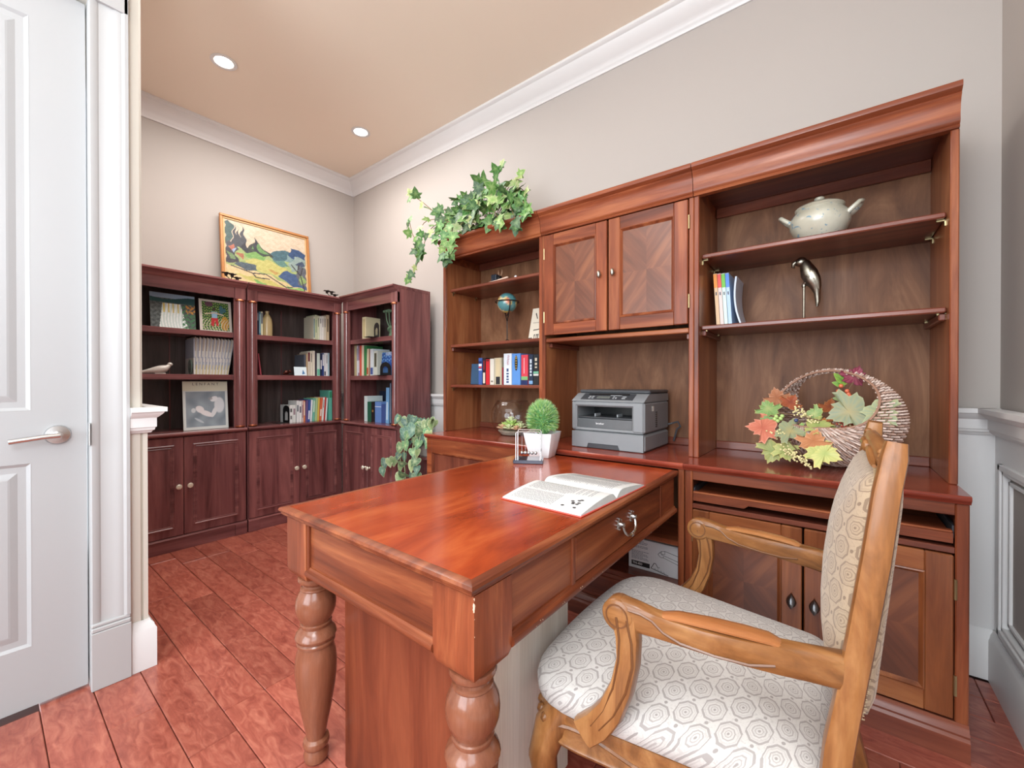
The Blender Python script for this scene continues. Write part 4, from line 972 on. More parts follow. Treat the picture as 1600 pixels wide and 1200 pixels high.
row('y', 1.985, 1.152, [(-3.270, -3.250, .262, (206, 190, 152), 'tall cream book', None), (-3.249, -3.233, .262, (190, 176, 130), 'mustard book', None), (-3.232, -3.214, .260, (220, 224, 232), 'white book', [(0.5, .9, (90, 100, 150), .5)]), (-3.213, -3.188, .262, (150, 120, 140), 'mauve book', [(0.1, .5, (220, 220, 228), .7)]), (-3.187, -3.160, .258, (206, 90, 70), 'red-orange book', None), (-3.158, -3.128, .258, (226, 208, 186), 'wide cream book', None), (-3.122, -3.088, .252, (60, 130, 76), 'tall green book', None), (-3.085, -3.060, .224, (216, 206, 176), 'cream spined book', (R(2), [(0.05, .3, (190, 80, 50), .8)])), (-3.055, -3.035, .222, (150, 110, 90), 'brown book', (R(1), None)), (-3.032, -2.990, .221, (210, 220, 226), 'wide pale blue book', [(0.05, .3, (70, 90, 150), .8)]), (-2.984, -2.933, .203, (200, 206, 196), 'book with photo spine', [(0.35, .9, (90, 90, 76), .6)])],
    'in corner bookcase middle shelf', 'books on the corner bookcase middle shelf', 0.16)
row('y', 1.985, 0.77, [(-3.120, -3.078, .212, (206, 220, 222), 'white thick book', None), (-3.074, -3.022, .166, (30, 92, 70), 'dark green book', None), (-3.019, -2.977, .166, (26, 20, 26), 'black book', [(0.5, .6, (150, 110, 60), .5)]), (-2.966, -2.880, .169, (98, 134, 196), 'wide blue book', [(0.75, .78, (220, 226, 236), 1.0)]), (-2.878, -2.829, .150, (60, 80, 140), 'dark blue book', None), (-2.822, -2.786, .284, (120, 170, 216), 'tall sky blue book', (R(1.5), [(0.1, .6, (190, 214, 236), .6)])), (-2.772, -2.742, .325, (22, 36, 56), 'tall spiral black binder', [(0.02, .98, (130, 150, 170), .3)])],
    'on corner bookcase counter', 'books on the corner bookcase counter', 0.15)
row('y', 1.985, 1.455, [(-3.148, -3.095, .190, (214, 204, 168), 'cream boxed book', [(0.1, .9, (190, 174, 130), .5)])], 'on corner bookcase top shelf', 'books on the corner bookcase top shelf', 0.14)
# covers that face outward
def faced(kind, label, cat, cx, cy, zs, w, h, th, nrm, lean, col, painter, group=None, nx=60, ny=60, frame=None, border=None):
    """upright flat object whose printed face looks along nrm, tilted back by lean"""
    n = Vector(nrm).normalized(); x = Vector((-n.y, n.x, 0)); up = Vector((0, 0, 1))
    yv = (up*math.cos(lean) - n*math.sin(lean)).normalized(); zz = x.cross(yv)
    base = Vector((cx, cy, zs))
    t = thing(kind, label, cat, tuple(base), group=group)
    ctr = base + yv*(h/2) + zz*(-th/2) + Vector((0, 0, 0.0008+th*math.sin(lean)))
    M = Matrix(((x.x, yv.x, zz.x, ctr.x), (x.y, yv.y, zz.y, ctr.y), (x.z, yv.z, zz.z, ctr.z), (0, 0, 0, 1)))
    MB().box(-w/2, w/2, -h/2, h/2, -th/2, th/2, min(0.001, th/4), M=M).build('backing_board', cmat(col), t)
    M2 = M @ Matrix.Translation((0, 0, th/2+0.0005))
    if painter is not None: printed('print', w*0.998 if not border else w-2*border, h*0.998 if not border else h-2*border, nx, ny, painter, t, M2)
    return t, M
def blend(c, mask, col): c[mask] = col
def p_water(U, V):
    c = np.zeros(U.shape+(3,)); c[:] = (84, 92, 92); n = wob(U, V, 9)+wob(U, V, 23, 2)*.6
    c += (n*22)[..., None]; c[V > .86] = (150, 176, 200); m = (V > .74) & (V < .88-.05*np.sin(U*5)); c[m] = (28, 74, 76)
    f = (V < .72) & (U > .30-.12*(1-V)) & (U < .66+.18*(1-V)**2)
    c[f] = (206, 222, 218); s = (np.sin(U*95+3*np.sin(V*6)) > .35) & f; c[s] = (240, 246, 244); s = (np.sin(U*60+9) > .6) & f & (V > .45); c[s] = (214, 196, 110)
    m = (U > .70) & (V < .74) & (n > 0); c[m] = (64, 120, 78); m = (U > .78) & (V > .45) & (V < .72) & (n > .1); c[m] = (196, 138, 60)
    return c
def p_garden(U, V):
    c = np.zeros(U.shape+(3,)); c[:] = (44, 84, 50); n = wob(U, V, 14)+wob(U, V, 31, 1)*.7
    blend(c, n > .3, (120, 170, 64)); blend(c, n > .75, (190, 206, 110)); blend(c, n < -.6, (26, 30, 28))
    m = ((U-.78)**2/.016+(V-.28)**2/.05 < 1) & (np.abs(np.sin(V*60+U*20)) > .35); c[m] = (206, 146, 54); m = (np.sin(U*70+6*np.sin(V*9)) > .72) & (V < .4); c[m] = (206, 196, 176)
    m = ((U-.70)**2/.010+(V-.70)**2/.014 < 1+.5*np.sin(U*40)); c[m] = (64, 112, 124)
    m = ((U-.30)**2/.016+(V-.86)**2/.006 < 1); c[m] = (104, 66, 84)
    c[inside(U, V, [(.36, .64), (.56, .64), (.54, .44), (.38, .44)])] = (150, 190, 220); c[inside(U, V, [(.36, .44), (.56, .44), (.58, .18), (.50, .2), (.47, .36), (.42, .16), (.34, .2)])] = (190, 40, 44)
    m = (np.abs(V-.60-.2*np.abs(U-.46)*-1) < .018) & (np.abs(U-.46) < .30); c[m] = (214, 196, 170)
    c[((U-.46)**2+(V-.71)**2) < .0022] = (70, 60, 50)
    e = (U < .09) | (U > .91) | (V > .94) | (V < .05); c[e] = (216, 208, 198)
    return c
faced('picture_print', 'waterfall picture leaning on top shelf of the bookcase nearest the door', 'picture', -3.47, 0.797, 1.455, 0.240, 0.236, 0.004, (1, 0, 0), R(9), (150, 150, 146), p_water, nx=100, ny=90)
faced('picture_print', 'white-bordered garden picture with red and blue figure beside waterfall picture', 'picture', -3.48, 1.040, 1.455, 0.195, 0.232, 0.004, (1, 0, 0.0), R(8), (210, 204, 196), p_garden, nx=100, ny=100)
def p_baby(U, V):
    c = np.zeros(U.shape+(3,)); c[:] = (214, 222, 220); c[V > .80] = (218, 220, 198)
    i = (U > .06) & (U < .94) & (V > .06) & (V < .79); c[i] = (136, 150, 160); c[i] += (wob(U, V, 3)[i]*14)[:, None]
    def blob(x, y, rx, ry, col, k=1.0, a=0.0):
        dx, dy = U-x, V-y; ca, sa = math.cos(a), math.sin(a); q = ((dx*ca+dy*sa)/rx)**2+((dy*ca-dx*sa)/ry)**2
        w = np.clip((1.15-q)/.4, 0, 1)[..., None]*k; c[:] = c*(1-w)+np.array(col)*w
    blob(.80, .50, .12, .17, (210, 216, 222)); blob(.68, .63, .09, .055, (222, 226, 230), 1, .3); blob(.60, .64, .05, .03, (150, 150, 156), .7)
    blob(.36, .42, .10, .07, (226, 226, 228), 1, -.4); blob(.50, .33, .17, .055, (224, 222, 224), 1, -.35); blob(.22, .40, .05, .05, (206, 214, 218), 1, .6); blob(.68, .36, .05, .13, (214, 218, 222), 1, -.5); blob(.34, .19, .12, .022, (196, 206, 214), .8, -.5)
    return c
bt, bM = faced('poster_board', 'framed pale baby photograph print with lettering, standing on the bookcase counter', 'picture', -3.452, 0.972, 0.770, 0.262, 0.334, 0.006, (1, 0, 0), R(5), (214, 216, 210), p_baby, nx=110, ny=130)
text('L E N F A N T', 0.026, 'lettering', plain('grey_ink', (104, 100, 92), 0.6), bt, bM @ Matrix.Translation((0, 0.147, 0.0038)))
MB().lathe([(0.010, -0.001), (0.014, -0.001), (0.015, 0.001), (0.010, 0.001)], (-3.70, 0.78, 0.90), 14, M=Matrix.Rotation(R(90), 3, 'Y')).build('cable_grommet', mahog('z'), None)
o = bpy.data.objects['cable_grommet']; o.location = (0, 0, 0); tag(o, 'round cable grommet on the back panel left of the baby print', 'grommet')
# magazines, a packed row
MG = [(216, 214, 208), (188, 176, 162), (168, 174, 188), (200, 188, 140), (110, 112, 130), (170, 116, 104)]
mprot = []
for v in range(11):
    rm = random.Random(v*3+1); mb = MB(); z = 0; H = 0.246+0.014*rm.random(); th = 0.0054
    while z < H-1e-4:
        dz = min(rm.uniform(.02, .13), H-z); mb.box(0, th, 0, 0.19, z, z+dz, 0, m=rm.choice([0, 0, 0, 0, 0, 1, 1, 2, 2, 3, 4, 5])); z += dz
    mprot.append((mb, H))
mo = []
nm = 34
for k in range(nm):
    v = (k*7+k//3) % 11
    if v < len(mo) and mo[v]: o = mo[v].copy(); COL.objects.link(o)
    else:
        while len(mo) <= v: mo.append(None)
        o = mprot[v][0].build('magazine', [cmat(c) for c in MG], None); mo[v] = o
    ln = R(9*(k/nm)**0.7); y = 0.903+k*0.0061
    o.location = (-3.470-0.002*(k*3 % 4), y, 1.1525+0.0054*math.sin(ln)); o.rotation_euler = (0, ln, R(90))
    tag(o, 'thin pale magazine in the packed row on the bookcase nearest the door', 'magazine', 'magazines packed on the middle shelf')

# ornaments on the dark bookcases
def bookend(face, a, front, zs, label, w=0.10, h=0.14, col=BLACK, group='black arched bookends', rz=None):
    t = thing('bookend', label, 'bookend', (0, 0, 0), group=group)
    mb = MB(); n = 14; th = 0.0025; vs = []
    def arch(hw, hh, z0): return [(-hw, z0)] + [(-hw*math.cos(PI*k/n), hh-hw*0.8+hw*0.8*math.sin(PI*k/n)) for k in range(n+1)] + [(hw, z0)]
    A, B_ = arch(w/2, h, 0.0), arch(w/4, h*0.66, 0.02)
    m_ = len(A)
    for y in (0, th):
        vs += [(x, y, z) for x, z in A]+[(x, y, z) for x, z in B_]
    fs = []
    for i in range(m_-1):
        fs.append((i, i+1, m_+i+1, m_+i)); fs.append((2*m_+i, 3*m_+i, 3*m_+i+1, 2*m_+i+1))
        fs.append((i, 2*m_+i, 2*m_+i+1, i+1)); fs.append((m_+i, m_+i+1, 3*m_+i+1, 3*m_+i))
    fs += [(0, m_, 2*m_-1, m_-1), (2*m_, 3*m_-1, 4*m_-1+0, 3*m_), (m_, 2*m_-1, 4*m_-1, 3*m_), (0, m_-1, 3*m_-1, 2*m_)]
    mb.add(vs, [f for f in fs if len(set(f)) > 2]); mb.recalc = True; mb.build('plate', col, t, angle=30)
    MB().box(-w/2, w/2, -0.085, 0.0, 0.0, 0.002, 0.0005).build('foot', col, t)
    t.location = (front, a, zs+0.0003) if face == 'x' else (a, front, zs+0.0003); t.rotation_euler = (0, 0, rz if rz is not None else SIDE[face])
    return t
bookend('x', 1.528, -3.515, 0.77, 'black arched metal bookend left of short white books on bookcase counter', rz=R(4))
bookend('y', -2.90, 1.955, 1.455, 'black arched bookend before cream book on corner bookcase top shelf', 0.10, 0.12, rz=R(-12))
bookend('y', -2.79, 1.960, 1.152, 'black arched bookend against blue picture book, corner bookcase middle shelf', 0.12, 0.105, rz=R(6))
def p_blue(U, V):
    c = np.zeros(U.shape+(3,)); c[:] = (36, 78, 150); n = wob(U, V, 7); blend(c, (n > .4) & (V > .55), (120, 170, 214)); blend(c, (V < .3), (60, 100, 150)); blend(c, (V > .86) & (np.abs(U-.5) < .25) & (np.sin(U*60) > 0), (210, 224, 240)); return c
faced('book', 'blue picture book facing out behind bookend, corner bookcase middle shelf', 'book', -2.815, 1.992, 1.152, 0.165, 0.186, 0.012, (0, -1, 0), R(5), (44, 70, 130), p_blue, 'books on the corner bookcase middle shelf')
faced('book', 'large navy book facing out at the back of corner bookcase counter', 'book', -3.05, 2.155, 0.77, 0.24, 0.250, 0.018, (0, -1, 0), R(3), (20, 40, 66), None, 'books on the corner bookcase counter')
def p_card(U, V):
    c = np.zeros(U.shape+(3,)); c[:] = (206, 220, 226); c += (wob(U, V, 6)*8)[..., None]; blend(c, inside(U, V, [(.62, .12), (.70, .7), (.86, .2)]), (60, 110, 160)); return c
faced('greeting_card', 'small pale blue card with sailboat leaning before the books, middle shelf', 'card', -3.432, 1.607, 1.152, 0.095, 0.072, 0.001, (1, -0.15, 0), R(14), (206, 216, 222), p_card)
vz = MB().lathe([(0.001, 0.0), (0.034, 0.0), (0.037, 0.004), (0.038, 0.05), (0.037, 0.10), (0.033, 0.135), (0.022, 0.160), (0.013, 0.172), (0.0115, 0.180), (0.0135, 0.190), (0.0135, 0.196), (0.009, 0.196), (0.008, 0.180)], (0, 0, 0), 26, cap=False).build('bottle_vase', plain('tan_glaze', (176, 156, 112), 0.35, coat=0.3, noise=0.06, nscale=12), None)
vz.location = (-3.50, 1.381, 1.4554); tag(vz, 'tan bottle-shaped vase on the middle bookcase top shelf', 'vase')
fgm = thing('figurine', 'small dark copper animal figurine on the middle bookcase middle shelf', 'figurine', (-3.44, 1.505, 1.152))
DKC = plain('dark_copper', (70, 34, 26), 0.3, 0.8, noise=0.2)
MB().box(-3.465, -3.415, 1.472, 1.538, 1.1524, 1.158, 0.002).build('base', DKC, fgm)
mb = MB(); mb.ball((-3.44, 1.500, 1.176), 0.016, 10, 8, sc=(1, 1.4, 1.1)); mb.ball((-3.438, 1.524, 1.184), 0.011, 10, 8); mb.ball((-3.43, 1.530, 1.180), 0.006, 8, 6); mb.ball((-3.445, 1.482, 1.168), 0.009, 8, 6)
for dy in (-.004, .006): mb.ball((-3.438, 1.522+dy, 1.195), 0.004, 6, 5)
mb.build('body', DKC, fgm)
# candelabrum, verdigris
VG = plain('verdigris', (88, 112, 88), 0.6, 0.3, noise=0.35, nscale=60)
cx, cy = -2.80, 2.03
cd_ = thing('candelabrum', 'green verdigris candelabrum with leafy cups on corner bookcase top shelf', 'candle holder', (cx, cy, 1.455))
MB().lathe([(0.001, 1.4555), (0.034, 1.4555), (0.036, 1.462), (0.026, 1.470), (0.020, 1.495), (0.028, 1.515), (0.032, 1.53), (0.018, 1.545), (0.001, 1.547)], (cx, cy, 0), 18, cap=False).build('base', VG, cd_)
for k in range(5):
    a = -2.2+k*0.85; dx, dy = math.cos(a), math.sin(a)*0.6
    ar_ = MB().tube([(cx+dx*q, cy+dy*q, z) for q, z in ((0.008, 1.53), (0.035, 1.555), (0.052, 1.59), (0.058, 1.625), (0.060, 1.65))], [0.008, 0.006, 0.005, 0.005, 0.006], 7).build('arm', VG, cd_)
    mb = MB(); mb.lathe([(0.001, 1.645), (0.012, 1.648), (0.018, 1.660), (0.021, 1.672), (0.018, 1.672), (0.010, 1.655)], (cx+dx*.06, cy+dy*.06, 0), 12, cap=False)
    for q in range(6):
        b2 = q*PI/3; mb.ball((cx+dx*.06+.02*math.cos(b2), cy+dy*.06+.02*math.sin(b2), 1.662), 0.007, 6, 5, sc=(1, 1, 1.5))
    mb.build('cup', VG, ar_)
mb = MB()
for k in range(14):
    a = k*0.45; mb.ball((cx+0.026*math.cos(a), cy+0.026*math.sin(a), 1.475+0.005*k), 0.010, 7, 5, sc=(1, 1, 1.4))
mb.build('leaf_relief', VG, cd_)
# dove
DV = plain('dove_porcelain', (196, 188, 180), 0.35, coat=0.3, noise=0.1, nscale=40)
dv = thing('dove_figurine', 'pale dove figurine on the bookcase nearest the door', 'figurine', (-3.45, 0.72, 1.152))
pts = [(-3.47, 0.60, 1.158), (-3.465, 0.65, 1.166), (-3.455, 0.69, 1.174), (-3.452, 0.72, 1.182), (-3.45, 0.745, 1.190), (-3.45, 0.758, 1.200), (-3.45, 0.766, 1.210)]
mb = MB().tube(pts, [0.006, 0.013, 0.022, 0.026, 0.022, 0.014, 0.011], 12); mb.ball((-3.45, 0.770, 1.216), 0.0125, 12, 8, sc=(1, 1.15, 1)); mb.build('body', DV, dv)
MB().tube([(-3.45, 0.780, 1.215), (-3.45, 0.790, 1.211)], [0.004, 0.0008], 8).build('beak', plain('grey_beak', (70, 66, 66), .5), dv)
for s_ in (-1, 1):
    MB().sweep([(-3.452+s_*0.020, 0.735, 1.184), (-3.455+s_*0.025, 0.70, 1.180), (-3.462+s_*0.016, 0.655, 1.170), (-3.468+s_*.006, 0.615, 1.162)], [0.006, 0.008, 0.007, 0.003], [0.018, 0.026, 0.016, 0.004], (1, 0, 0), 8, 2.2).build('wing', DV, dv)
MB().box(-3.47, -3.435, 0.69, 0.745, 1.1523, 1.160, 0.002).build('base', DV, dv)
# oval bookend seen before the magazines
ob = MB().lathe([(0.001, 0), (0.034, 0), (0.036, 0.003), (0.034, 0.006), (0.001, 0.006)], (0, 0, 0), 24, M=Matrix.Diagonal((1, 1.5, 1)).to_3x3()).build('oval_bookend', plain('smoked_green', (90, 108, 100), 0.2, coat=.4, noise=.1), None)
ob.location = (-3.50, 0.893, 1.2035); ob.rotation_euler = (R(90), 0, 0); tag(ob, 'oval smoky bookend at the left end of the packed magazines', 'bookend')

# painting on top of the bookcases
GOLD = plain('gold_frame', (176, 118, 66), 0.4, 0.25, coat=0.2, noise=0.06, nscale=40)
GOLD2 = plain('gold_liner', (196, 160, 112), 0.45, 0.15, noise=0.05)
pw, ph = 0.690, 0.592
py = 1.492; tilt = R(5.5)
pt = thing('painting', 'gold-framed landscape painting standing on top of the dark bookcases', 'painting', (-3.722, py, 1.8255))
n_ = Vector((1, 0, 0)); yv = Vector((-math.sin(tilt), 0, math.cos(tilt))); zz = Vector((0, 1, 0)).cross(yv)
ctr = Vector((-3.722, py, 1.8255+0.001))+yv*(ph/2)
PM = Matrix(((0, yv.x, zz.x, ctr.x), (1, yv.y, zz.y, ctr.y), (0, yv.z, zz.z, ctr.z), (0, 0, 0, 1)))
def bar(name, x0, x1, y0, y1, z0, z1, mat): return MB().box(x0, x1, y0, y1, z0, z1, 0.003, M=PM).build(name, mat, pt)
f = 0.020
for a in ((-pw/2, pw/2, ph/2-f, ph/2), (-pw/2, pw/2, -ph/2, -ph/2+f), (-pw/2, -pw/2+f, -ph/2+f, ph/2-f), (pw/2-f, pw/2, -ph/2+f, ph/2-f)): bar('frame_bar', a[0], a[1], a[2], a[3], -0.012, 0.014, GOLD)
g_ = 0.034
for a in ((-pw/2+f, pw/2-f, ph/2-g_, ph/2-f), (-pw/2+f, pw/2-f, -ph/2+f, -ph/2+g_), (-pw/2+f, -pw/2+g_, -ph/2+g_, ph/2-g_), (pw/2-g_, pw/2-f, -ph/2+g_, ph/2-g_)): bar('liner', a[0], a[1], a[2], a[3], -0.010, 0.006, GOLD2)
def p_land(U, V):
    c = np.zeros(U.shape+(3,)); c[:] = (228, 206, 178); c += (wob(U, V, 4)*6)[..., None]
    P = lambda pts, col: blend(c, inside(U+.012*np.sin(V*40), V+.012*np.sin(U*33), pts), col)
    P([(.50, .58), (.62, .70), (.80, .72), (.82, .52), (.5, .5)], (64, 104, 116)); P([(.76, .55), (.80, .80), (1, .74), (1, .5)], (40, 74, 120)); P([(.70, .5), (.76, .66), (.84, .60), (.80, .48)], (130, 160, 160))
    P([(.0, .95), (.05, 1), (.10, .93), (.06, .6), (0, .6)], (46, 82, 78)); P([(.22, .60), (.36, .76), (.56, .56), (.5, .5), (.22, .5)], (56, 62, 56)); P([(.30, .62), (.38, .74), (.5, .58)], (104, 150, 84))
    for x, t_, w_ in ((.11, .93, .05), (.15, .88, .04), (.20, .96, .06), (.35, .82, .03)): P([(x-w_, .52), (x-w_*.5, .74), (x, t_), (x+w_*.6, .74), (x+w_, .52)], (42, 44, 56))
    P([(0, .56), (.14, .60), (.30, .52), (.5, .56), (.6, .50), (.78, .54), (1, .44), (1, .1), (0, .1)], (168, 186, 116))
    P([(.22, .54), (.34, .58), (.48, .54), (.44, .46), (.24, .48)], (128, 176, 92)); P([(.56, .52), (.70, .54), (.76, .46), (.66, .42)], (96, 140, 130)); P([(.76, .50), (.86, .66), (1, .64), (1, .42), (.80, .40)], (150, 172, 166)); P([(.86, .52), (.94, .60), (1, .54), (.94, .48)], (60, 76, 104))
    P([(.20, .44), (.5, .50), (.78, .38), (.60, .26), (.3, .3)], (206, 200, 116)); P([(.5, .34), (.64, .34), (.56, .28)], (200, 160, 90))
    P([(0, .62), (.06, .70), (.14, .56), (.10, .46), (.16, .36), (0, .34)], (60, 56, 66)); P([(.02, .60), (.10, .64), (.08, .54)], (190, 100, 70)); P([(.02, .52), (.08, .50), (.10, .40), (.04, .42)], (120, 150, 100)); P([(.12, .50), (.22, .52), (.18, .42)], (180, 110, 80)); P([(.07, .56), (.11, .58), (.11, .50)], (160, 180, 210))
    P([(.10, .34), (.24, .40), (.36, .36), (.34, .28), (.16, .26)], (76, 92, 104)); P([(.60, .28), (.74, .38), (.86, .36), (1, .24), (1, .12), (.8, .14)], (60, 90, 136)); P([(.86, .30), (.90, .50), (1, .5), (1, .18), (.9, .16)], (96, 100, 110)); P([(.88, .26), (.94, .36), (1, .26), (.94, .18)], (150, 180, 110))
    P([(0, .32), (.2, .28), (.5, .26), (.8, .14), (1, .12), (1, 0), (0, 0)], (230, 206, 152)); P([(.10, .18), (.4, .20), (.7, .10), (.4, .06)], (206, 196, 110)); P([(.3, .14), (.44, .12), (.52, .02), (.36, .03)], (130, 180, 92)); P([(.7, .12), (.95, .12), (.98, .07), (.75, .06)], (140, 190, 100)); P([(.0, .04), (.3, .08), (.7, .02), (.6, 0), (0, 0)], (232, 178, 140))
    def ln(x0, y0, x1, y1, w_, col):
        dx, dy = x1-x0, y1-y0; t_ = np.clip(((U-x0)*dx+(V-y0)*dy)/(dx*dx+dy*dy), 0, 1); blend(c, ((U-x0-t_*dx)**2+(V-y0-t_*dy)**2) < w_*w_, col)
    c += ((wob(U, V, 13)+wob(U, V, 29, 2)*.7)*9)[..., None]
    c *= 0.84
    for a in ((.80, .50, .92, .34), (.92, .34, .97, .08), (.92, .34, .95, .48), (.88, .40, .90, .52), (.06, .30, .30, .24), (.30, .24, .46, .26), (.46, .26, .72, .10), (.72, .10, .80, .12), (.3, .24, .34, .18), (.34, .18, .5, .19), (.84, .08, .94, .05)): ln(*a, .008, (44, 40, 46))
    return c
printed('canvas', pw-2*g_, ph-2*g_, 170, 140, p_land, pt, PM @ Matrix.Translation((0, 0, 0.0)), attr_mat('painted', 0.5, 0.2))
MB().box(-pw/2+f, pw/2-f, -ph/2+f, ph/2-f, -0.010, -0.0015, 0, M=PM).build('backing_board', cmat((150, 120, 90)), pt)

def tealights(x, y, z, label, seed):
    rt = random.Random(seed); t = thing('candle_holder', label, 'candle holder', (x, y, z))
    MB().lathe([(0.001, z+0.0004), (0.020, z+0.0004), (0.020, z+0.004), (0.001, z+0.006)], (x, y, 0), 14, cap=False).build('base', IRON, t)
    for k, (dx, dy, h) in enumerate(((0.0, -0.030, 0.050), (0.01, 0.005, 0.046), (0.0, 0.040, 0.028))):
        s_ = MB().tube([(x, y, z+0.005), (x+dx*.5, y+dy*.6, z+h*.4), (x+dx, y+dy, z+h-0.022)], 0.0028, 6).build('stem', IRON, t)
        mb = MB().lathe([(0.001, z+h-0.024), (0.009, z+h-0.022), (0.012, z+h-0.004), (0.014, z+h), (0.011, z+h), (0.009, z+h-0.018)], (x+dx, y+dy, 0), 12, cap=False)
        for q in range(5):
            a = q*2*PI/5+k; mb.ball((x+dx+.020*math.cos(a), y+dy+.020*math.sin(a), z+h-0.001), 0.0095, 7, 5, sc=(1.2, 1.2, .25))
        mb.build('cup', IRON, s_)
    return t
tealights(-3.405, 1.105, 1.825, 'black iron leaf candle holder at the left foot of the painting', 1)
tealights(-3.405, 1.845, 1.825, 'black iron leaf candle holder right of the painting, near the corner', 2)

# ------------------------------------------------------------------ things on the hutches
HB1 = 'on the lower shelf of the left hutch'
G1 = 'books on the lower shelf of the left hutch'
def hb(a0, a1, h, col, label, band, dep=0.19): return book('book', 'y', a0, a1, 1.082, h, dep, 2.045, col, label, G1, band=band)
faced('book', 'dark blue hardback turned cover-out at the left end of the left hutch books', 'book', -1.935, 2.105, 1.082, 0.118, 0.142, 0.018, (0.25, -1, 0), R(6), (36, 74, 108), None, G1)
hb(-1.876, -1.845, .177, (62, 92, 160), 'blue book with a red and white banded spine, lower shelf of left hutch', [(.80, .88, (24, 40, 90), .9), (.62, .68, (200, 60, 60), .9), (.69, .78, (230, 230, 236), .9), (.54, .58, (230, 230, 236), .9)])
hb(-1.838, -1.815, .177, (38, 26, 30), 'narrow black book with cream foot to its spine, left hutch', [(.05, .45, (216, 204, 186), .8), (.55, .9, (130, 40, 40), .5)])
hb(-1.811, -1.779, .166, (196, 34, 44), 'plain red book, third lowest of the left hutch row, beside the white one', [(.93, .97, (40, 20, 20), .8)])
hb(-1.775, -1.741, .169, (216, 210, 198), 'plain off-white book between red and tan books, left hutch', [(.1, .16, (120, 110, 100), .5)])
hb(-1.738, -1.677, .173, (186, 176, 152), 'tan book with black-tipped spine, left hutch lower shelf', [(.02, .3, (40, 40, 44), .55), (.3, .98, (202, 186, 150), .55)])
hb(-1.673, -1.665, .110, (150, 30, 50), 'small thin crimson booklet between two large books, left hutch', None, .14)
w_ = hb(-1.660, -1.596, .197, (214, 220, 228), 'large white book with red cursive lettering on spine, left hutch', [(.06, .12, (60, 80, 120), .3), (.15, .20, (60, 80, 120), .3), (.23, .3, (60, 80, 120), .25), (.33, .38, (60, 80, 120), .3), (.42, .52, (60, 80, 120), .25)])
MB().tube([(0.032+0.010*math.sin(k*1.9)+0.006*(k/14), -0.0008, 0.125+0.062*k/20) for k in range(21)], 0.0011, 4).build('cursive_title', plain('title_red', (180, 40, 60), 0.5), w_, local=True)
bb2 = hb(-1.593, -1.527, .194, (88, 140, 206), 'thick sky blue book with a black oval title on the spine', None)
mb = MB(); mb.lathe([(0.001, 0.0), (0.0115, 0.0), (0.0115, 0.0008), (0.001, 0.0008)], (0, 0, 0), 20, M=Matrix.Diagonal((1, 4.2, 1)).to_3x3()); ov = mb.build('title_oval', plain('title_black', (26, 24, 26), 0.4), bb2, local=True); ov.location = (0.033, -0.0001, 0.135); ov.rotation_euler = (R(90), 0, 0)
mb = MB()
for k, z in enumerate((0.100, 0.115, 0.130, 0.145, 0.160, 0.170)): mb.box(0.027, 0.039, -0.0016, -0.0009, z, z+0.007, 0)
mb.build('gold_lettering', plain('gold_print', (200, 170, 90), 0.4, 0.6), bb2, local=True, kind='stuff')
rb = hb(-1.521, -1.471, .184, (206, 62, 78), 'red dictionary with green band and navy foot, left hutch', [(0.0, .16, (30, 44, 90), 1.0), (.165, .28, (120, 170, 110), 1.0)])
MB().box(0.020, 0.024, -0.0012, -0.0004, 0.07, 0.165, 0).build('title_strip', plain('pale_print', (236, 200, 206), 0.5), rb, local=True)
hb(-1.465, -1.433, .182, (30, 44, 66), 'navy book with pale title letters, second from right in left hutch row', [(.3, .36, (200, 210, 220), .4), (.4, .47, (200, 210, 220), .4), (.5, .58, (200, 210, 220), .4), (.6, .68, (200, 210, 220), .4), (.72, .85, (200, 210, 220), .4), (.03, .14, (120, 160, 200), .9)])
hb(-1.430, -1.392, .184, (28, 32, 36), 'black book with green and white band, rightmost in left hutch row', [(.3, .36, (206, 206, 200), 1.0), (.37, .44, (110, 170, 140), 1.0), (.55, .6, (200, 190, 170), .4), (.65, .72, (200, 190, 170), .4), (.78, .88, (200, 190, 170), .4)])
hb(-1.389, -1.352, .182, (60, 52, 58), 'charcoal book half hidden by the hutch stile, end of the row', None)

# globe
gt = thing('globe', 'small desk globe in a dark iron cradle on tripod stem, middle shelf', 'globe', (-1.672, 2.095, 1.352))
gc = Vector((-1.672, 2.095, 1.610)); gr = 0.064
mb = MB(); nx_, ny_ = 40, 22; vs = []; cc = []
for j in range(ny_+1):
    for i in range(nx_):
        a, b_ = 2*PI*i/nx_, PI*j/ny_; d = Vector((math.sin(b_)*math.cos(a), math.sin(b_)*math.sin(a), -math.cos(b_))); vs.append(tuple(gc+d*gr))
        n = math.sin(d.x*4.1+1.2)*math.cos(d.y*3.7+.4)+math.sin(d.z*4.6+d.x*2.2)*.8+math.sin(d.y*7+d.z*5)*.35
        col = (84, 138, 142) if n < 0.12 else ((214, 196, 148) if n < .65 else ((206, 120, 84) if math.sin(d.y*9+1) > 0 else (196, 176, 96)))
        cc.append(col)
fs = [(j*nx_+i, j*nx_+(i+1) % nx_, (j+1)*nx_+(i+1) % nx_, (j+1)*nx_+i) for j in range(ny_) for i in range(nx_)]
mb.add(vs, fs); so = mb.build('sphere', attr_mat('globe_print', 0.3, 0.5), gt, angle=80)
at = so.data.color_attributes.new('Col', 'FLOAT_COLOR', 'POINT'); at.data.foreach_set('color', np.hstack([LIN(cc), np.ones((len(cc), 1))]).astype(np.float32).ravel())
vd = Vector((0.79, -0.61, 0)).normalized()       # cradle plane faces the desk chair
MB().tube([gc+Vector((math.cos(a)*0.075, math.sin(a)*0.075, 0.006+0.0*a)) for a in [2*PI*k/32 for k in range(32)]], 0.0035, 6, closed=True).build('horizon_ring', IRON, gt)
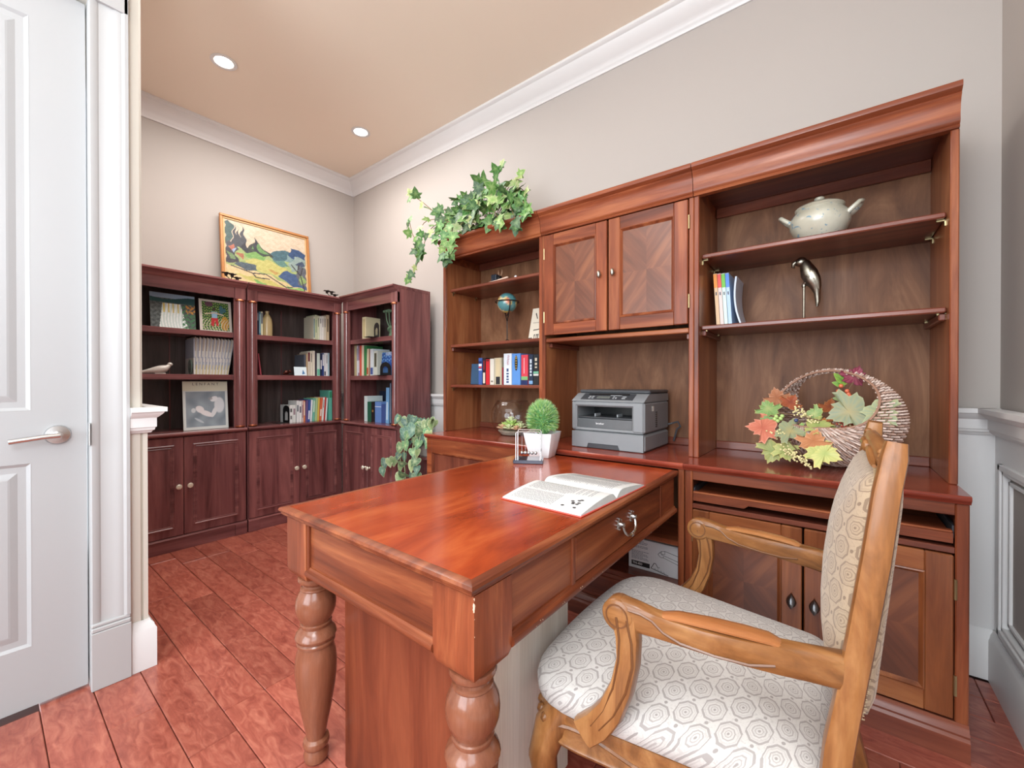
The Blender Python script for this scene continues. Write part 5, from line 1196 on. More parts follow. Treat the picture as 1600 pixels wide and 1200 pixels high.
MB().tube([gc+vd*(math.cos(a)*0.078)+Vector((0, 0, math.sin(a)*0.078)) for a in [PI+PI*k/18 for k in range(19)]], 0.004, 6).build('cradle_arc', IRON, gt)
mb = MB(); s0 = Vector((gc.x, gc.y, 1.493))
for s_ in (-1, 1): mb.tube([gc+vd*(s_*0.050)+Vector((0, 0, -0.060)), s0+vd*(s_*0.018)+Vector((0, 0, 0.018)), s0], 0.0035, 6)
mb.tube([s0, Vector((gc.x, gc.y, 1.372))], 0.0035, 6)
for k in range(3):
    a = k*2*PI/3+.6; mb.tube([(gc.x, gc.y, 1.376), (gc.x+.014*math.cos(a), gc.y+.014*math.sin(a), 1.366), (gc.x+.030*math.cos(a), gc.y+.030*math.sin(a), 1.3545)], 0.003, 6)
mb.build('stand', IRON, gt)
def p_light(U, V):
    c = np.zeros(U.shape+(3,)); c[:] = (218, 208, 190)
    def ln(pts, w_=.012, col=(54, 50, 50)):
        for (x0, y0), (x1, y1) in zip(pts, pts[1:]):
            dx, dy = x1-x0, y1-y0; t_ = np.clip(((U-x0)*dx+(V-y0)*dy)/(dx*dx+dy*dy), 0, 1); blend(c, ((U-x0-t_*dx)**2+(V-y0-t_*dy)**2) < w_*w_, col)
    ln([(.50, .36), (.56, .80)]); ln([(.70, .36), (.66, .80)]); ln([(.50, .80), (.72, .80)], .02); blend(c, inside(U, V, [(.56, .82), (.66, .82), (.66, .90), (.61, .96), (.56, .90)]), (60, 50, 52))
    blend(c, inside(U, V, [(.14, .84), (.18, .86), (.26, .68), (.24, .66)]), (46, 44, 46)); ln([(.10, .56), (.46, .56)], .006, (150, 140, 130)); ln([(.16, .34), (.50, .36), (.72, .30), (.95, .36)], .014)
    n = wob(U, V, 24); blend(c, (V > .18) & (V < .40) & (U > .45) & (n > .45), (60, 56, 56)); blend(c, (V > .38) & (V < .55) & (U > .72) & (n > .2), (90, 84, 80))
    for x in (.22, .30, .36): ln([(x, .03), (x, .16)], .016); blend(c, (U-x)**2+(V-.19)**2 < .0007, (54, 50, 50))
    blend(c, (V < .12) & (V > .06) & (U < .14), (90, 84, 80))
    return c
faced('picture_print', 'lighthouse ink drawing leaning beside the globe, middle shelf of left hutch', 'picture', -1.435, 2.13, 1.352, 0.215, 0.222, 0.006, (-0.12, -1, 0), R(13), (176, 140, 92), p_light, nx=110, ny=110)
# top shelf of the left hutch
cm_ = thing('toy_camera', 'small black camera-like ornament on the top shelf of the left hutch', 'ornament', (-1.715, 2.06, 1.728))
MB().box(-1.765, -1.722, 2.04, 2.10, 1.7284, 1.795, 0.004).build('body', plain('navy_lacquer', (34, 42, 54), 0.25, coat=.4), cm_)
mb = MB(); mb.lathe([(0.001, 0), (0.016, 0), (0.018, 0.010), (0.015, 0.022), (0.001, 0.020)], (-1.722, 2.065, 1.768), 16, M=MX90); mb.box(-1.722, -1.668, 2.05, 2.085, 1.7285, 1.752, 0.003); mb.build('lens', BLACK, cm_)
dr_ = thing('deer_figurine', 'tiny brown long-eared figurine behind the black ornament, top shelf', 'figurine', (-1.765, 2.14, 1.728))
mb = MB(); FUR = plain('fawn', (150, 112, 84), 0.7, noise=.1)
mb.ball((-1.765, 2.14, 1.7535), 0.022, 12, 8, sc=(1, 1, 1.1)); mb.ball((-1.765, 2.136, 1.792), 0.017, 10, 8, sc=(1, 1, 1.3)); mb.tube([(-1.765, 2.14, 1.76), (-1.765, 2.137, 1.79)], 0.012, 8); mb.build('body', FUR, dr_)
for s_ in (-1, 1): MB().tube([(-1.765+s_*.008, 2.138, 1.805), (-1.765+s_*.016, 2.138, 1.830), (-1.765+s_*.014, 2.138, 1.850)], [0.005, 0.006, 0.001], 6).build('ear', FUR, dr_)
rd = MB().tube([(0, 0, 0), (0.06, -0.006, 0.003), (0.165, -0.02, 0.006)], [0.006, 0.004, 0.006], 8).build('white_rod', plain('ivory_rod', (218, 190, 170), 0.4), None); rd.location = (-1.745, 2.005, 1.7345); tag(rd, 'thin ivory-coloured rod lying on the top shelf of the left hutch', 'rod')
pb_ = MB().ball((0, 0, 0), 0.009, 10, 8).build('white_bead', CERAM, None, angle=80); pb_.location = (-1.53, 2.0, 1.7375); tag(pb_, 'small white bead right of the ivory rod, top shelf', 'bead')

# right hutch: five booklets, parrot, tureen
BK = [((226, 190, 150), (236, 150, 60), 'cream booklet with orange spine top, leftmost on right hutch middle shelf', .252), ((226, 206, 200), (226, 80, 70), 'pale booklet with red spine top, right hutch middle shelf', .250), ((206, 226, 220), (110, 186, 60), 'pale booklet with green spine top, right hutch middle shelf', .248), ((176, 202, 234), (76, 130, 214), 'pale blue booklet with blue spine top, right hutch middle shelf', .247)]
for i, (c1, c2, lb, h) in enumerate(BK):
    a0 = -0.4405+0.0165*i+0.009
    book('booklet', 'y', a0, a0+0.0155, 1.348, h, 0.17, 2.09, c1, lb, 'booklets leaning on the right hutch', -R(3.5), band=[(.74, .99, c2, 1.0), (.60, .66, (70, 70, 80), .35)], soft=True)
mb = MB(); n = 10; vs = []
for i in range(n+1):
    u = i/n
    for (x, y) in ((0, 0), (0.007, 0), (0.007, 0.17), (0, 0.17)): vs.append((x+0.010*math.sin(u*PI*0.9)*-1+0.020*(1-u)**3, y, 0.225*u))
mb.add(vs, [(i*4+k, i*4+(k+1) % 4, i*4+4+(k+1) % 4, i*4+4+k) for i in range(n) for k in range(4)]+[(0, 1, 2, 3), (4*n, 4*n+1, 4*n+2, 4*n+3)]); mb.recalc = True
o = mb.build('booklet', cmat((196, 206, 222)), None, angle=60); o.location = (-0.352, 2.085, 1.3484); tag(o, 'limp grey-blue booklet bending against the four leaning ones, right hutch', 'book', 'booklets leaning on the right hutch')
SILV = plain('antique_silver', (142, 136, 124), 0.3, 1.0, noise=0.25, nscale=70)
px, py_ = -0.103, 2.10
pr = thing('parrot_statue', 'silver parrot statue perched on a thin stand, middle shelf of right hutch', 'statue', (px, py_, 1.348))
MB().lathe([(0.001, 1.3484), (0.017, 1.3484), (0.017, 1.352), (0.009, 1.356), (0.007, 1.362), (0.0045, 1.368), (0.0045, 1.492), (0.008, 1.494), (0.008, 1.502), (0.001, 1.503)], (px, py_, 0), 16, cap=False).build('stand', SILV, pr)
mb = MB(); mb.tube([(px-0.008, py_, 1.598), (px+0.002, py_, 1.590), (px+0.010, py_, 1.570), (px+0.018, py_, 1.545), (px+0.030, py_, 1.515), (px+0.040, py_, 1.490), (px+0.044, py_, 1.465), (px+0.046, py_, 1.430), (px+0.044, py_, 1.408)], [0.013, 0.020, 0.025, 0.031, 0.029, 0.020, 0.012, 0.009, 0.004], 14)
mb.ball((px-0.010, py_, 1.598), 0.021, 14, 10, sc=(1.05, .9, .95)); mb.build('body', SILV, pr, angle=60)
MB().tube([(px-0.026, py_, 1.600), (px-0.036, py_, 1.594), (px-0.038, py_, 1.582), (px-0.032, py_, 1.576)], [0.010, 0.009, 0.006, 0.001], 10).build('beak', SILV, pr, angle=60)
for s_ in (-1, 1):
    MB().sweep([(px+0.008, py_+s_*0.020, 1.566), (px+0.024, py_+s_*0.027, 1.54), (px+0.040, py_+s_*0.022, 1.51), (px+0.050, py_+s_*0.012, 1.475)], [0.006, 0.009, 0.008, 0.002], [0.022, 0.038, 0.028, 0.006], (0, 1, 0), 10, 2.2).build('wing', SILV, pr, angle=60)
    mb = MB(); mb.ball((px-0.016, py_+s_*0.018, 1.602), 0.0035, 8, 6); mb.build('eye', BLACK, pr)
    MB().tube([(px+0.012, py_+s_*0.010, 1.520), (px+0.004, py_+s_*0.008, 1.508), (px-0.006, py_+s_*0.006, 1.503)], [0.008, 0.006, 0.003], 8).build('foot', SILV, pr)
m, nt, b = newmat('stoneware')
tc = N(nt, 'ShaderNodeTexCoord'); n1 = N(nt, 'ShaderNodeTexNoise'); setv(n1.inputs['Scale'], 9); setv(n1.inputs['Detail'], 6); L(nt, tc.outputs['Object'], n1.inputs['Vector'])
c1 = N(nt, 'ShaderNodeValToRGB'); e = c1.color_ramp.elements; e[0].position = .3; e[0].color = rgb(166, 160, 142); e[1].position = .7; e[1].color = rgb(200, 198, 182); L(nt, n1.outputs['Fac'], c1.inputs['Fac'])
n2 = N(nt, 'ShaderNodeTexNoise'); setv(n2.inputs['Scale'], 26); setv(n2.inputs['Distortion'], 2.0); L(nt, tc.outputs['Object'], n2.inputs['Vector'])
c2 = N(nt, 'ShaderNodeValToRGB'); e = c2.color_ramp.elements; e[0].position = .62; e[0].color = (0, 0, 0, 1); e[1].position = .68; e[1].color = (1, 1, 1, 1); L(nt, n2.outputs['Fac'], c2.inputs['Fac'])
mx = N(nt, 'ShaderNodeMix', data_type='RGBA'); L(nt, c2.outputs['Color'], mx.inputs['Factor']); L(nt, c1.outputs[0], mx.inputs['A']); setv(mx.inputs['B'], rgb(110, 140, 156)); L(nt, mx.outputs['Result'], b.inputs['Base Color'])
setv(b.inputs['Roughness'], .28); setv(b.inputs['Coat Weight'], .5); STONE = m
tx, ty, tz = -0.052, 2.085, 1.6644
tu = thing('tureen', 'lidded stoneware tureen with two handles on the top shelf of right hutch', 'tureen', (tx, ty, 1.664))
MB().lathe([(0.001, tz), (0.055, tz), (0.060, tz+0.004), (0.085, tz+0.030), (0.100, tz+0.062), (0.102, tz+0.082), (0.096, tz+0.104), (0.084, tz+0.120), (0.078, tz+0.126), (0.082, tz+0.131), (0.078, tz+0.134), (0.070, tz+0.130)], (tx, ty, 0), 36, cap=False).build('bowl', STONE, tu, angle=60)
ld = MB().lathe([(0.080, tz+0.133), (0.083, tz+0.137), (0.078, tz+0.142), (0.060, tz+0.150), (0.035, tz+0.157), (0.012, tz+0.160)], (tx, ty, 0), 32, cap=False).build('lid', STONE, tu, angle=60)
MB().lathe([(0.012, tz+0.158), (0.010, tz+0.163), (0.016, tz+0.168), (0.018, tz+0.174), (0.014, tz+0.179), (0.001, tz+0.180)], (tx, ty, 0), 18, cap=False).build('knob', STONE, ld, angle=60)
for s_ in (-1, 1):
    a = R(-10) if s_ > 0 else R(190-12)
    d = Vector((math.cos(a), math.sin(a), 0)); p = Vector((-d.y, d.x, 0))
    q = [Vector((tx, ty, tz))+d*r_+p*w_+Vector((0, 0, z)) for r_, w_, z in ((0.090, -0.020, 0.086), (0.112, -0.022, 0.104), (0.128, -0.018, 0.120), (0.134, 0.0, 0.126), (0.128, 0.018, 0.120), (0.112, 0.022, 0.104), (0.090, 0.020, 0.086))]
    MB().tube(q, [0.010, 0.009, 0.008, 0.008, 0.008, 0.009, 0.010], 8).build('handle', STONE, tu, angle=60)

# ------------------------------------------------------------------ printer
PG = plain('printer_grey', (128, 131, 134), 0.42, noise=0.02); PD = plain('printer_dark', (60, 62, 66), 0.4, noise=0.03); PK = plain('printer_black', (18, 18, 20), 0.3)
PGL = plain('printer_light', (160, 163, 166), 0.4)
X0, X1, Y0, Y1, Z0 = -1.072, -0.690, 1.875, 2.225, CZ
pt_ = thing('printer', 'grey multifunction laser printer beneath the starburst doors', 'printer', ((X0+X1)/2, 2.05, CZ))
mb = MB(); mb.box(X0+0.006, X1, Y0+0.002, Y1, Z0+0.0005, Z0+0.084, 0.010); mb.build('body', PG, pt_)
# paper cassette front with its grip recess
mb = MB(); mb.prism([(X0+0.006, Z0+0.004), (X0+0.09, Z0+0.004), (X0+0.098, Z0+0.026), (X0+0.255, Z0+0.026), (X0+0.263, Z0+0.004), (X1-0.004, Z0+0.004), (X1-0.004, Z0+0.082), (X0+0.006, Z0+0.082)], 1, Y0-0.004, Y0+0.006)
cas = mb.build('paper_cassette', PG, pt_); MB().box(X0+0.095, X0+0.26, Y0-0.002, Y0+0.004, Z0+0.003, Z0+0.024, 0.001).build('grip_recess', PD, cas)
mb = MB(); mb.box(X0, X0+0.030, Y0, Y1, Z0+0.087, Z0+0.235, 0.008); mb.box(X1-0.062, X1, Y0, Y1, Z0+0.087, Z0+0.235, 0.010); mb.box(X0+0.01, X1-0.01, Y0+0.004, Y1, Z0+0.087, Z0+0.100, 0.003); mb.box(X0+0.005, X1-0.005, Y0+0.001, Y1, Z0+0.208, Z0+0.236, 0.008); mb.box(X0+0.02, X1-0.02, Y1-0.06, Y1, Z0+0.09, Z0+0.23, 0.004)
mb.build('shell', PG, pt_)
MB().box(X0+0.030, X1-0.062, Y0+0.20, Y0+0.215, Z0+0.10, Z0+0.208, 0).build('cavity_back', PK, pt_)
MB().box(X0+0.0305, X1-0.0625, Y0+0.015, Y0+0.20, Z0+0.148, Z0+0.156, 0.002).build('output_tray', PD, pt_)
mb = MB()
for x in (X0+0.105, X0+0.225): mb.box(x, x+0.006, Y0+0.05, Y0+0.11, Z0+0.156, Z0+0.170, 0.001)
mb.build('paper_guide', PGL, pt_, kind='stuff')
mb = MB(); mb.prism([(Y0+0.010, Z0+0.101), (Y0+0.014, Z0+0.101), (Y0+0.014, Z0+0.147), (Y0+0.010, Z0+0.147)], 0, X0+0.031, X1-0.063); mb.build('lower_cover', plain('printer_cover', (92, 95, 98), 0.25, coat=.3), pt_)
text('brother', 0.014, 'lettering', plain('print_white', (236, 236, 236), 0.5), pt_, frame_M((X0+0.155, Y0+0.0094, Z0+0.124), (1, 0, 0), (0, 0, 1)))
# slanted control panel and scanner lid
mb = MB(); mb.prism([(Y0, Z0+0.234), (Y0+0.004, Z0+0.238), (Y0+0.070, Z0+0.272), (Y1, Z0+0.272), (Y1, Z0+0.234)], 0, X0+0.002, X1-0.002); mb.build('scanner_base', PG, pt_)
sl = Vector((0, 0.066, 0.034)).normalized(); nrm = Vector((0, -sl.z, sl.y))
def onpanel(u, v, h=0.0): p = Vector((X0+u, Y0+0.004, Z0+0.238))+sl*v+nrm*h; return p
PMt = frame_M(onpanel(0, 0), (1, 0, 0), sl)
MB().box(0.045, 0.320, 0.008, 0.070, -0.001, 0.002, 0.001, M=PMt).build('control_panel', PD, pt_)
cpn = bpy.data.objects['control_panel']
mb = MB()
for (u, v, w_, h_) in ((.085, .018, .012, .007), (.102, .018, .012, .007), (.085, .032, .012, .007), (.102, .032, .012, .007), (.215, .018, .008, .007), (.228, .018, .008, .012), (.215, .032, .008, .007), (.262, .018, .018, .008), (.262, .034, .020, .006), (.195, .048, .06, .003)): mb.box(u, u+w_, v, v+h_, 0.002, 0.004, 0.0005, M=PMt)
mb.build('buttons', PGL, cpn, kind='stuff')
MB().box(0.130, 0.200, 0.020, 0.040, 0.002, 0.0032, 0.0005, M=PMt).build('display', plain('display', (104, 108, 104), .2), cpn)
MB().box(0.075, 0.290, 0.052, 0.066, 0.002, 0.0045, 0.001, M=PMt).build('vent_slot', PK, cpn)
MB().box(X0+0.004, X1-0.001, Y0+0.080, Y1+0.004, Z0+0.273, Z0+0.290, 0.006).build('scanner_lid', PD, pt_)
MB().box(X1-0.0005, X1+0.0008, Y0+0.10, Y0+0.125, Z0+0.190, Z0+0.214, 0).build('sticker', PAPER, pt_, 'small white sticker')
mb = MB()
for k in range(8): mb.box(X1-0.0002, X1+0.0012, Y0+0.150, Y0+0.172, Z0+0.11+k*0.010, Z0+0.115+k*0.010, 0)
mb.build('vent_slats', PK, pt_, kind='stuff')
MB().tube([(X1-0.03, Y1-0.03, Z0+0.10), (X1+0.02, Y1+0.0, Z0+0.115), (X1+0.05, Y1-0.01, Z0+0.125), (X1+0.06, Y1+0.0, Z0+0.10), (X1+0.04, Y1+0.01, Z0+0.085), (X1+0.02, Y1+0.02, Z0+0.02)], 0.005, 8).build('cable', plain('cable', (70, 72, 76), .4), pt_)

# carton below
BXC = plain('carton', (206, 208, 210), 0.6, noise=.01); INK = plain('print_black', (26, 28, 30), .5); GRY = plain('print_grey', (120, 128, 138), .6)
bx0, bx1, byf, bz0, bz1 = -0.752, -0.512, 1.845, 0.2485, 0.386
bx = thing('toner_carton', 'white toner carton with black label bar on the shelf under the desk end', 'box', ((bx0+bx1)/2, 1.95, bz0))
MB().box(bx0, bx1, byf, 2.12, bz0, bz1, 0.0015).build('carton', BXC, bx)
MB().box(bx0+0.014, bx0+0.098, byf-0.0006, byf+0.0005, bz0+0.014, bz0+0.034, 0).build('label_bar', INK, bx)
text('TN-450', 0.014, 'lettering', plain('print_white', (236, 236, 236), .5), bx, frame_M((bx0+0.042, byf-0.0010, bz0+0.024), (1, 0, 0), (0, 0, 1)))
mb = MB(); rr = random.Random(4)
for k in range(15):
    z = bz1-0.012-k*0.0058
    if k in (3, 6, 7): continue
    x = bx0+0.014+(0.012 if k < 3 else 0)
    while x < bx0+0.085-(0.02 if k % 3 == 0 else 0): w_ = rr.uniform(.004, .012); mb.box(x, x+w_, byf-0.0006, byf+0.0002, z, z+0.0026, 0); x += w_+0.002
mb.build('small_print', GRY, bx, kind='stuff')
mb = MB()
def ink(pts, r=0.0009): mb.tube([(bx0+x, byf-0.0002, bz0+z) for x, z in pts], r, 4)
ink([(.135, .088), (.150, .104), (.165, .108), (.236, .096)]); ink([(.135, .088), (.142, .080), (.150, .076), (.158, .078), (.236, .058)]); ink([(.150, .104), (.150, .090), (.236, .072)]); ink([(.142, .098), (.152, .092), (.165, .094), (.165, .108)]); ink([(.158, .078), (.158, .084)])
ink([(.104, .018), (.118, .044), (.124, .044), (.136, .026), (.142, .030)], .0013); ink([(.104, .018), (.180, .004)], .0013)
for k in range(4): ink([(.118+k*.013, .017-k*.0022), (.122+k*.013, .022-k*.0022), (.126+k*.013, .015-k*.0022)], .0006)
mb.build('line_drawing', INK, bx, kind='stuff')

# ------------------------------------------------------------------ glass bowl with succulents
m, nt, b = newmat('clear_glass'); nt.nodes.remove(b); out = nt.nodes['Material Output']
tr_ = N(nt, 'ShaderNodeBsdfTransparent'); gl_ = N(nt, 'ShaderNodeBsdfGlossy'); setv(gl_.inputs['Roughness'], 0.01); lw_ = N(nt, 'ShaderNodeLayerWeight'); setv(lw_.inputs['Blend'], 0.5); pw_ = N(nt, 'ShaderNodeMath', operation='POWER'); setv(pw_.inputs[1], 3.5); L(nt, lw_.outputs['Facing'], pw_.inputs[0]); fr_ = N(nt, 'ShaderNodeMath', operation='MULTIPLY_ADD'); setv(fr_.inputs[1], 0.75); setv(fr_.inputs[2], 0.05); L(nt, pw_.outputs[0], fr_.inputs[0]); ms = N(nt, 'ShaderNodeMixShader'); setv(tr_.inputs['Color'], (.93, .94, .95, 1))
L(nt, fr_.outputs[0], ms.inputs[0]); L(nt, tr_.outputs[0], ms.inputs[1]); L(nt, gl_.outputs[0], ms.inputs[2]); L(nt, ms.outputs[0], out.inputs['Surface']); GLASS = m
gx, gy = -1.590, 2.045; GR = 0.134
prof = []
for k in range(15):
    a = R(-58)+R(58+44)*k/14; prof.append((GR*math.cos(a), CZ+0.1145+GR*math.sin(a)))
prof = [(0.001, prof[0][1]-0.0), ] + prof
prof += [(prof[-1][0]+0.002, prof[-1][1]+0.003), (prof[-1][0]-0.001, prof[-1][1]+0.005)]
gb = thing('terrarium', 'round clear glass bowl with pale green succulents on left counter', 'terrarium', (gx, gy, CZ))
MB().lathe(prof, (gx, gy, 0.0005), 48, cap=False).build('glass_bowl', GLASS, gb, angle=60)
MB().tube([(gx+prof[-1][0]*math.cos(2*PI*k/40), gy+prof[-1][0]*math.sin(2*PI*k/40), prof[-1][1]) for k in range(40)], 0.0024, 6, closed=True).build('rim', GLASS, gb)
mb = MB(); mb.lathe([(0.001, CZ+0.004), (0.066, CZ+0.004), (0.085, CZ+0.022), (0.090, CZ+0.030), (0.001, CZ+0.034)], (gx, gy, 0), 24, cap=False); mb.build('pebble_bed', plain('pebble_bed', (176, 168, 150), .8, noise=.3, nscale=90, bump=.6), gb)
SUC = [plain('succulent_lime', (176, 206, 110), .5, noise=.15, nscale=50), plain('succulent_pale', (214, 222, 172), .5, noise=.15, nscale=50), plain('succulent_pink', (214, 176, 140), .5, noise=.15, nscale=50)]
def rosette(x, y, z, r, mat, n=3):
    mb = MB()
    for ring_ in range(n):
        rr_ = r*(1-ring_/n*0.75); m_ = 8-ring_*2; tl = R(18+ring_*26)
        for k in range(m_):
            a = 2*PI*k/m_+ring_*.4; d = Vector((math.cos(a)*math.cos(tl), math.sin(a)*math.cos(tl), math.sin(tl)))
            c_ = Vector((x, y, z+0.006*ring_))+d*rr_*0.55
            M3 = (d.to_track_quat('X', 'Z')).to_matrix() @ Matrix.Diagonal((rr_*0.55, rr_*0.30, rr_*0.14))
            prof_ = [(max(1e-5, math.sin(PI*i/5)), -math.cos(PI*i/5)) for i in range(6)]
            mb.lathe(prof_, tuple(c_), 7, M=M3 @ Matrix(((0, 0, 1), (1, 0, 0), (0, 1, 0))), cap=False)
    return mb.build('succulent', mat, gb, angle=80)
for x, y, z, r_, k in ((0.0, -0.01, .055, .058, 0), (.062, .0, .045, .042, 1), (-.060, .005, .045, .044, 0), (.02, -.06, .042, .038, 1), (-.035, -.055, .040, .036, 2), (.065, -.045, .040, .032, 2), (0.01, .05, .05, .046, 1), (-0.01, -.0, .085, .036, 1)): rosette(gx+x, gy+y, CZ+z, r_, SUC[k])

# ------------------------------------------------------------------ on the desk
DZ = 0.7404
qx, qy = -1.118, 1.676; ang = R(12)
pot = thing('potted_grass', 'white square pot with a dome of artificial grass by the printer', 'potted plant', (qx, qy, DZ), 0)
mb = MB(); lv = [(0.0006, .050), (0.004, .053), (0.04, .062), (0.09, .073), (0.118, .078), (0.118, .073), (0.100, .070)]; vs = []
NQ = 24
def sq(h, k):
    a = 2*PI*k/NQ+PI/4*0; c_, s_ = math.cos(a), math.sin(a); r_ = (abs(c_)**7+abs(s_)**7)**(-1/7); x, y = h*r_*c_, h*r_*s_; return (qx+x*math.cos(ang)-y*math.sin(ang), qy+x*math.sin(ang)+y*math.cos(ang))
for z, h in lv: vs += [(*sq(h, k), DZ+z) for k in range(NQ)]
fs = [(i*NQ+k, i*NQ+(k+1) % NQ, (i+1)*NQ+(k+1) % NQ, (i+1)*NQ+k) for i in range(len(lv)-1) for k in range(NQ)]+[tuple(range(NQ)), tuple(range((len(lv)-1)*NQ, len(lv)*NQ))]
mb.add(vs, fs); mb.recalc = True; mb.build('pot', CERAM, pot, angle=30)
rg_ = random.Random(11); mbs = MB(); 
for k in range(2200):
    a = rg_.uniform(0, 2*PI); cz_ = rg_.uniform(-0.55, 1); s_ = math.sqrt(1-cz_*cz_); d = Vector((s_*math.cos(a), s_*math.sin(a), cz_))
    ctr_ = Vector((qx, qy, DZ+0.178)); p = ctr_+Vector((d.x*.058, d.y*.058, d.z*.078)); dd = (d+Vector((rg_.uniform(-.5, .5), rg_.uniform(-.5, .5), rg_.uniform(-.2, .6)))).normalized()
    ln = rg_.uniform(.020, .032); sd = dd.orthogonal().normalized()*0.0016; md = sd.cross(dd)*0.8
    mbs.add([p+sd, p-sd, p+md, p+dd*ln], [(0, 1, 3), (1, 2, 3), (2, 0, 3)], m=rg_.choice([0, 0, 1, 1, 2, 3]))
mbs.build('grass', [plain('grass_a', (120, 172, 100), .6), plain('grass_b', (168, 206, 118), .6), plain('grass_c', (208, 226, 176), .6), plain('grass_d', (88, 160, 124), .6)], pot, kind='stuff')
MB().ball((qx, qy, DZ+0.172), 0.053, 16, 12, sc=(1, 1, 1.3)).build('grass_core', plain('grass_core', (92, 146, 84), .8), pot)

cx_, cy_ = -1.088, 1.520; ca = R(31)
cr_th = thing('newtons_cradle', "newton's cradle with chrome frames on a glossy black base, before the white pot", 'desk toy', (cx_, cy_, DZ))
CM = Matrix.Translation((cx_, cy_, DZ+0.0004)) @ Matrix.Rotation(ca, 4, 'Z')
MB().box(-0.066, 0.066, -0.055, 0.055, 0, 0.016, 0.002, M=CM).build('base', plain('gloss_black', (44, 56, 76), 0.08, coat=1.0), cr_th)
for y in (-0.042, 0.042):
    MB().tube([CM @ Vector(v) for v in ((-0.054, y, 0.016), (-0.054, y, 0.130), (-0.0525, y, 0.136), (-0.047, y, 0.1395), (0.047, y, 0.1395), (0.0525, y, 0.136), (0.054, y, 0.130), (0.054, y, 0.016))], 0.0026, 8).build('frame', CHROME, cr_th)
for k in range(5):
    x = (k-2)*0.0156; bo_ = MB().ball(tuple(CM @ Vector((x, 0, 0.040))), 0.0077, 14, 10).build('ball', CHROME, cr_th, angle=80)
    mb = MB()
    for y in (-0.042, 0.042): mb.tube([CM @ Vector((x, 0, 0.047)), CM @ Vector((x, y, 0.1375))], 0.0004, 3)
    mb.build('string', plain('nylon', (200, 200, 205), .4), bo_, kind='stuff')

# open book
ob_ = thing('open_book', 'open illustrated book with a red cover lying on the desk', 'book', (-0.66, 1.20, DZ))
BM = Matrix.Translation((-0.662, 1.196, DZ)) @ Matrix.Rotation(R(-2), 4, 'Z')
hh = 0.138
def top_(s): u = abs(s); return 0.006+0.022*(1-u)**0.9*(1-math.exp(-(u/.085)**1.5))+0.004*math.sin(PI*u)
SN = 40
def page_fn(side):
    U = np.linspace(0, 1, SN+1); vs = []; cols = []
    ny = 60; rr = random.Random(side+5)
    words = [[rr.random() for _ in range(200)] for _ in range(90)]
    for j in range(ny+1):
        w_ = -hh+2*hh*j/ny
        for i in range(SN+1):
            s_ = side*i/SN; y = 0.212*s_; vs.append(tuple(BM @ Vector((w_, y, top_(s_)+0.0012*side*0))))
    mb = MB(); mb.add(vs, [(j*(SN+1)+i, j*(SN+1)+i+1, (j+1)*(SN+1)+i+1, (j+1)*(SN+1)+i) for j in range(ny) for i in range(SN)])
    o = mb.build('page', attr_mat('page_print', .7), ob_, angle=60)
    uu = np.array([[i/SN, j/ny] for j in range(ny+1) for i in range(SN+1)]); c = np.zeros((len(uu), 3)); c[:] = (208, 208, 205)
    return o, uu, c
for side in (-1, 1):
    o, uu, c = page_fn(side)
    me = o.data
    # finer printed text as thin strips that follow the paper
    at = me.color_attributes.new('Col', 'FLOAT_COLOR', 'POINT'); at.data.foreach_set('color', np.hstack([LIN(c), np.ones((len(c), 1))]).astype(np.float32).ravel())
    mb = MB(); rr = random.Random(side+9)
    for k in range(34):
        w_ = -0.118+k*0.0068
        if side < 0 and w_ > 0.03 and w_ < 0.11: rng_ = [(0.12, 0.45)] if k % 3 else []
        else: rng_ = [(0.12, 0.52), (0.57, 0.92)]
        for (a, b_) in rng_:
            s_ = a
            while s_ < b_-0.03:
                e_ = min(b_, s_+rr.uniform(.03, .09)); y0w, y1w = side*0.212*s_, side*0.212*e_
                mb.add([BM @ Vector((w_, y0w, top_(s_)+.0004)), BM @ Vector((w_+.0022, y0w, top_(s_)+.0004)), BM @ Vector((w_+.0022, y1w, top_(e_)+.0004)), BM @ Vector((w_, y1w, top_(e_)+.0004))], [(0, 1, 2, 3)]); s_ = e_+.012
    mb.build('text_lines', plain('text_grey', (120, 120, 124), .7), o, kind='stuff')
    if side < 0:
        mb = MB()
        for k in range(9):
            s_ = 0.60+0.28*rr.random(); w_ = 0.055+0.045*rr.random(); p = BM @ Vector((w_, -0.212*s_, top_(s_)+.0012)); mb.ball(tuple(p), 0.0055, 7, 4, sc=(1, 1, .08))
        mb.build('illustration', plain('illus', (70, 66, 66), .7), o, kind='stuff')
    pb = MB(); n = 16; vs = []
    for w_ in (-hh, hh):
        for i in range(n+1): s_ = side*i/n; vs.append(tuple(BM @ Vector((w_*0.998, .212*s_*0.998, top_(s_)-.0006))))
        for i in range(n+1): s_ = side*i/n; vs.append(tuple(BM @ Vector((w_*0.998, .212*s_*0.998, .0032+0.006*(1-abs(s_))**3*0))))
    q = 2*(n+1); fs = [(i, i+1, n+1+i+1, n+1+i) for i in range(n)]+[(q+i, q+n+1+i, q+n+1+i+1, q+i+1) for i in range(n)]+[(n, 2*n+1, q+2*n+1, q+n)]
    fs += [(i, q+i, q+i+1, i+1) for i in range(n)]; fs += [(n+1+i, n+2+i, q+n+2+i, q+n+1+i) for i in range(n)]
    pb.add(vs, fs); pb.recalc = True; pb.build('page_block', plain('page_edge', (214, 226, 226), .7), ob_, angle=50)
MB().box(-0.142, 0.142, -0.218, 0.218, 0.0004, 0.0030, 0.001, M=BM).build('cover', plain('cover_red', (206, 76, 62), .4), ob_)
MB().box(-0.146, -0.1395, -0.218, -0.04, 0.0002, 0.0044, 0.001, M=BM)

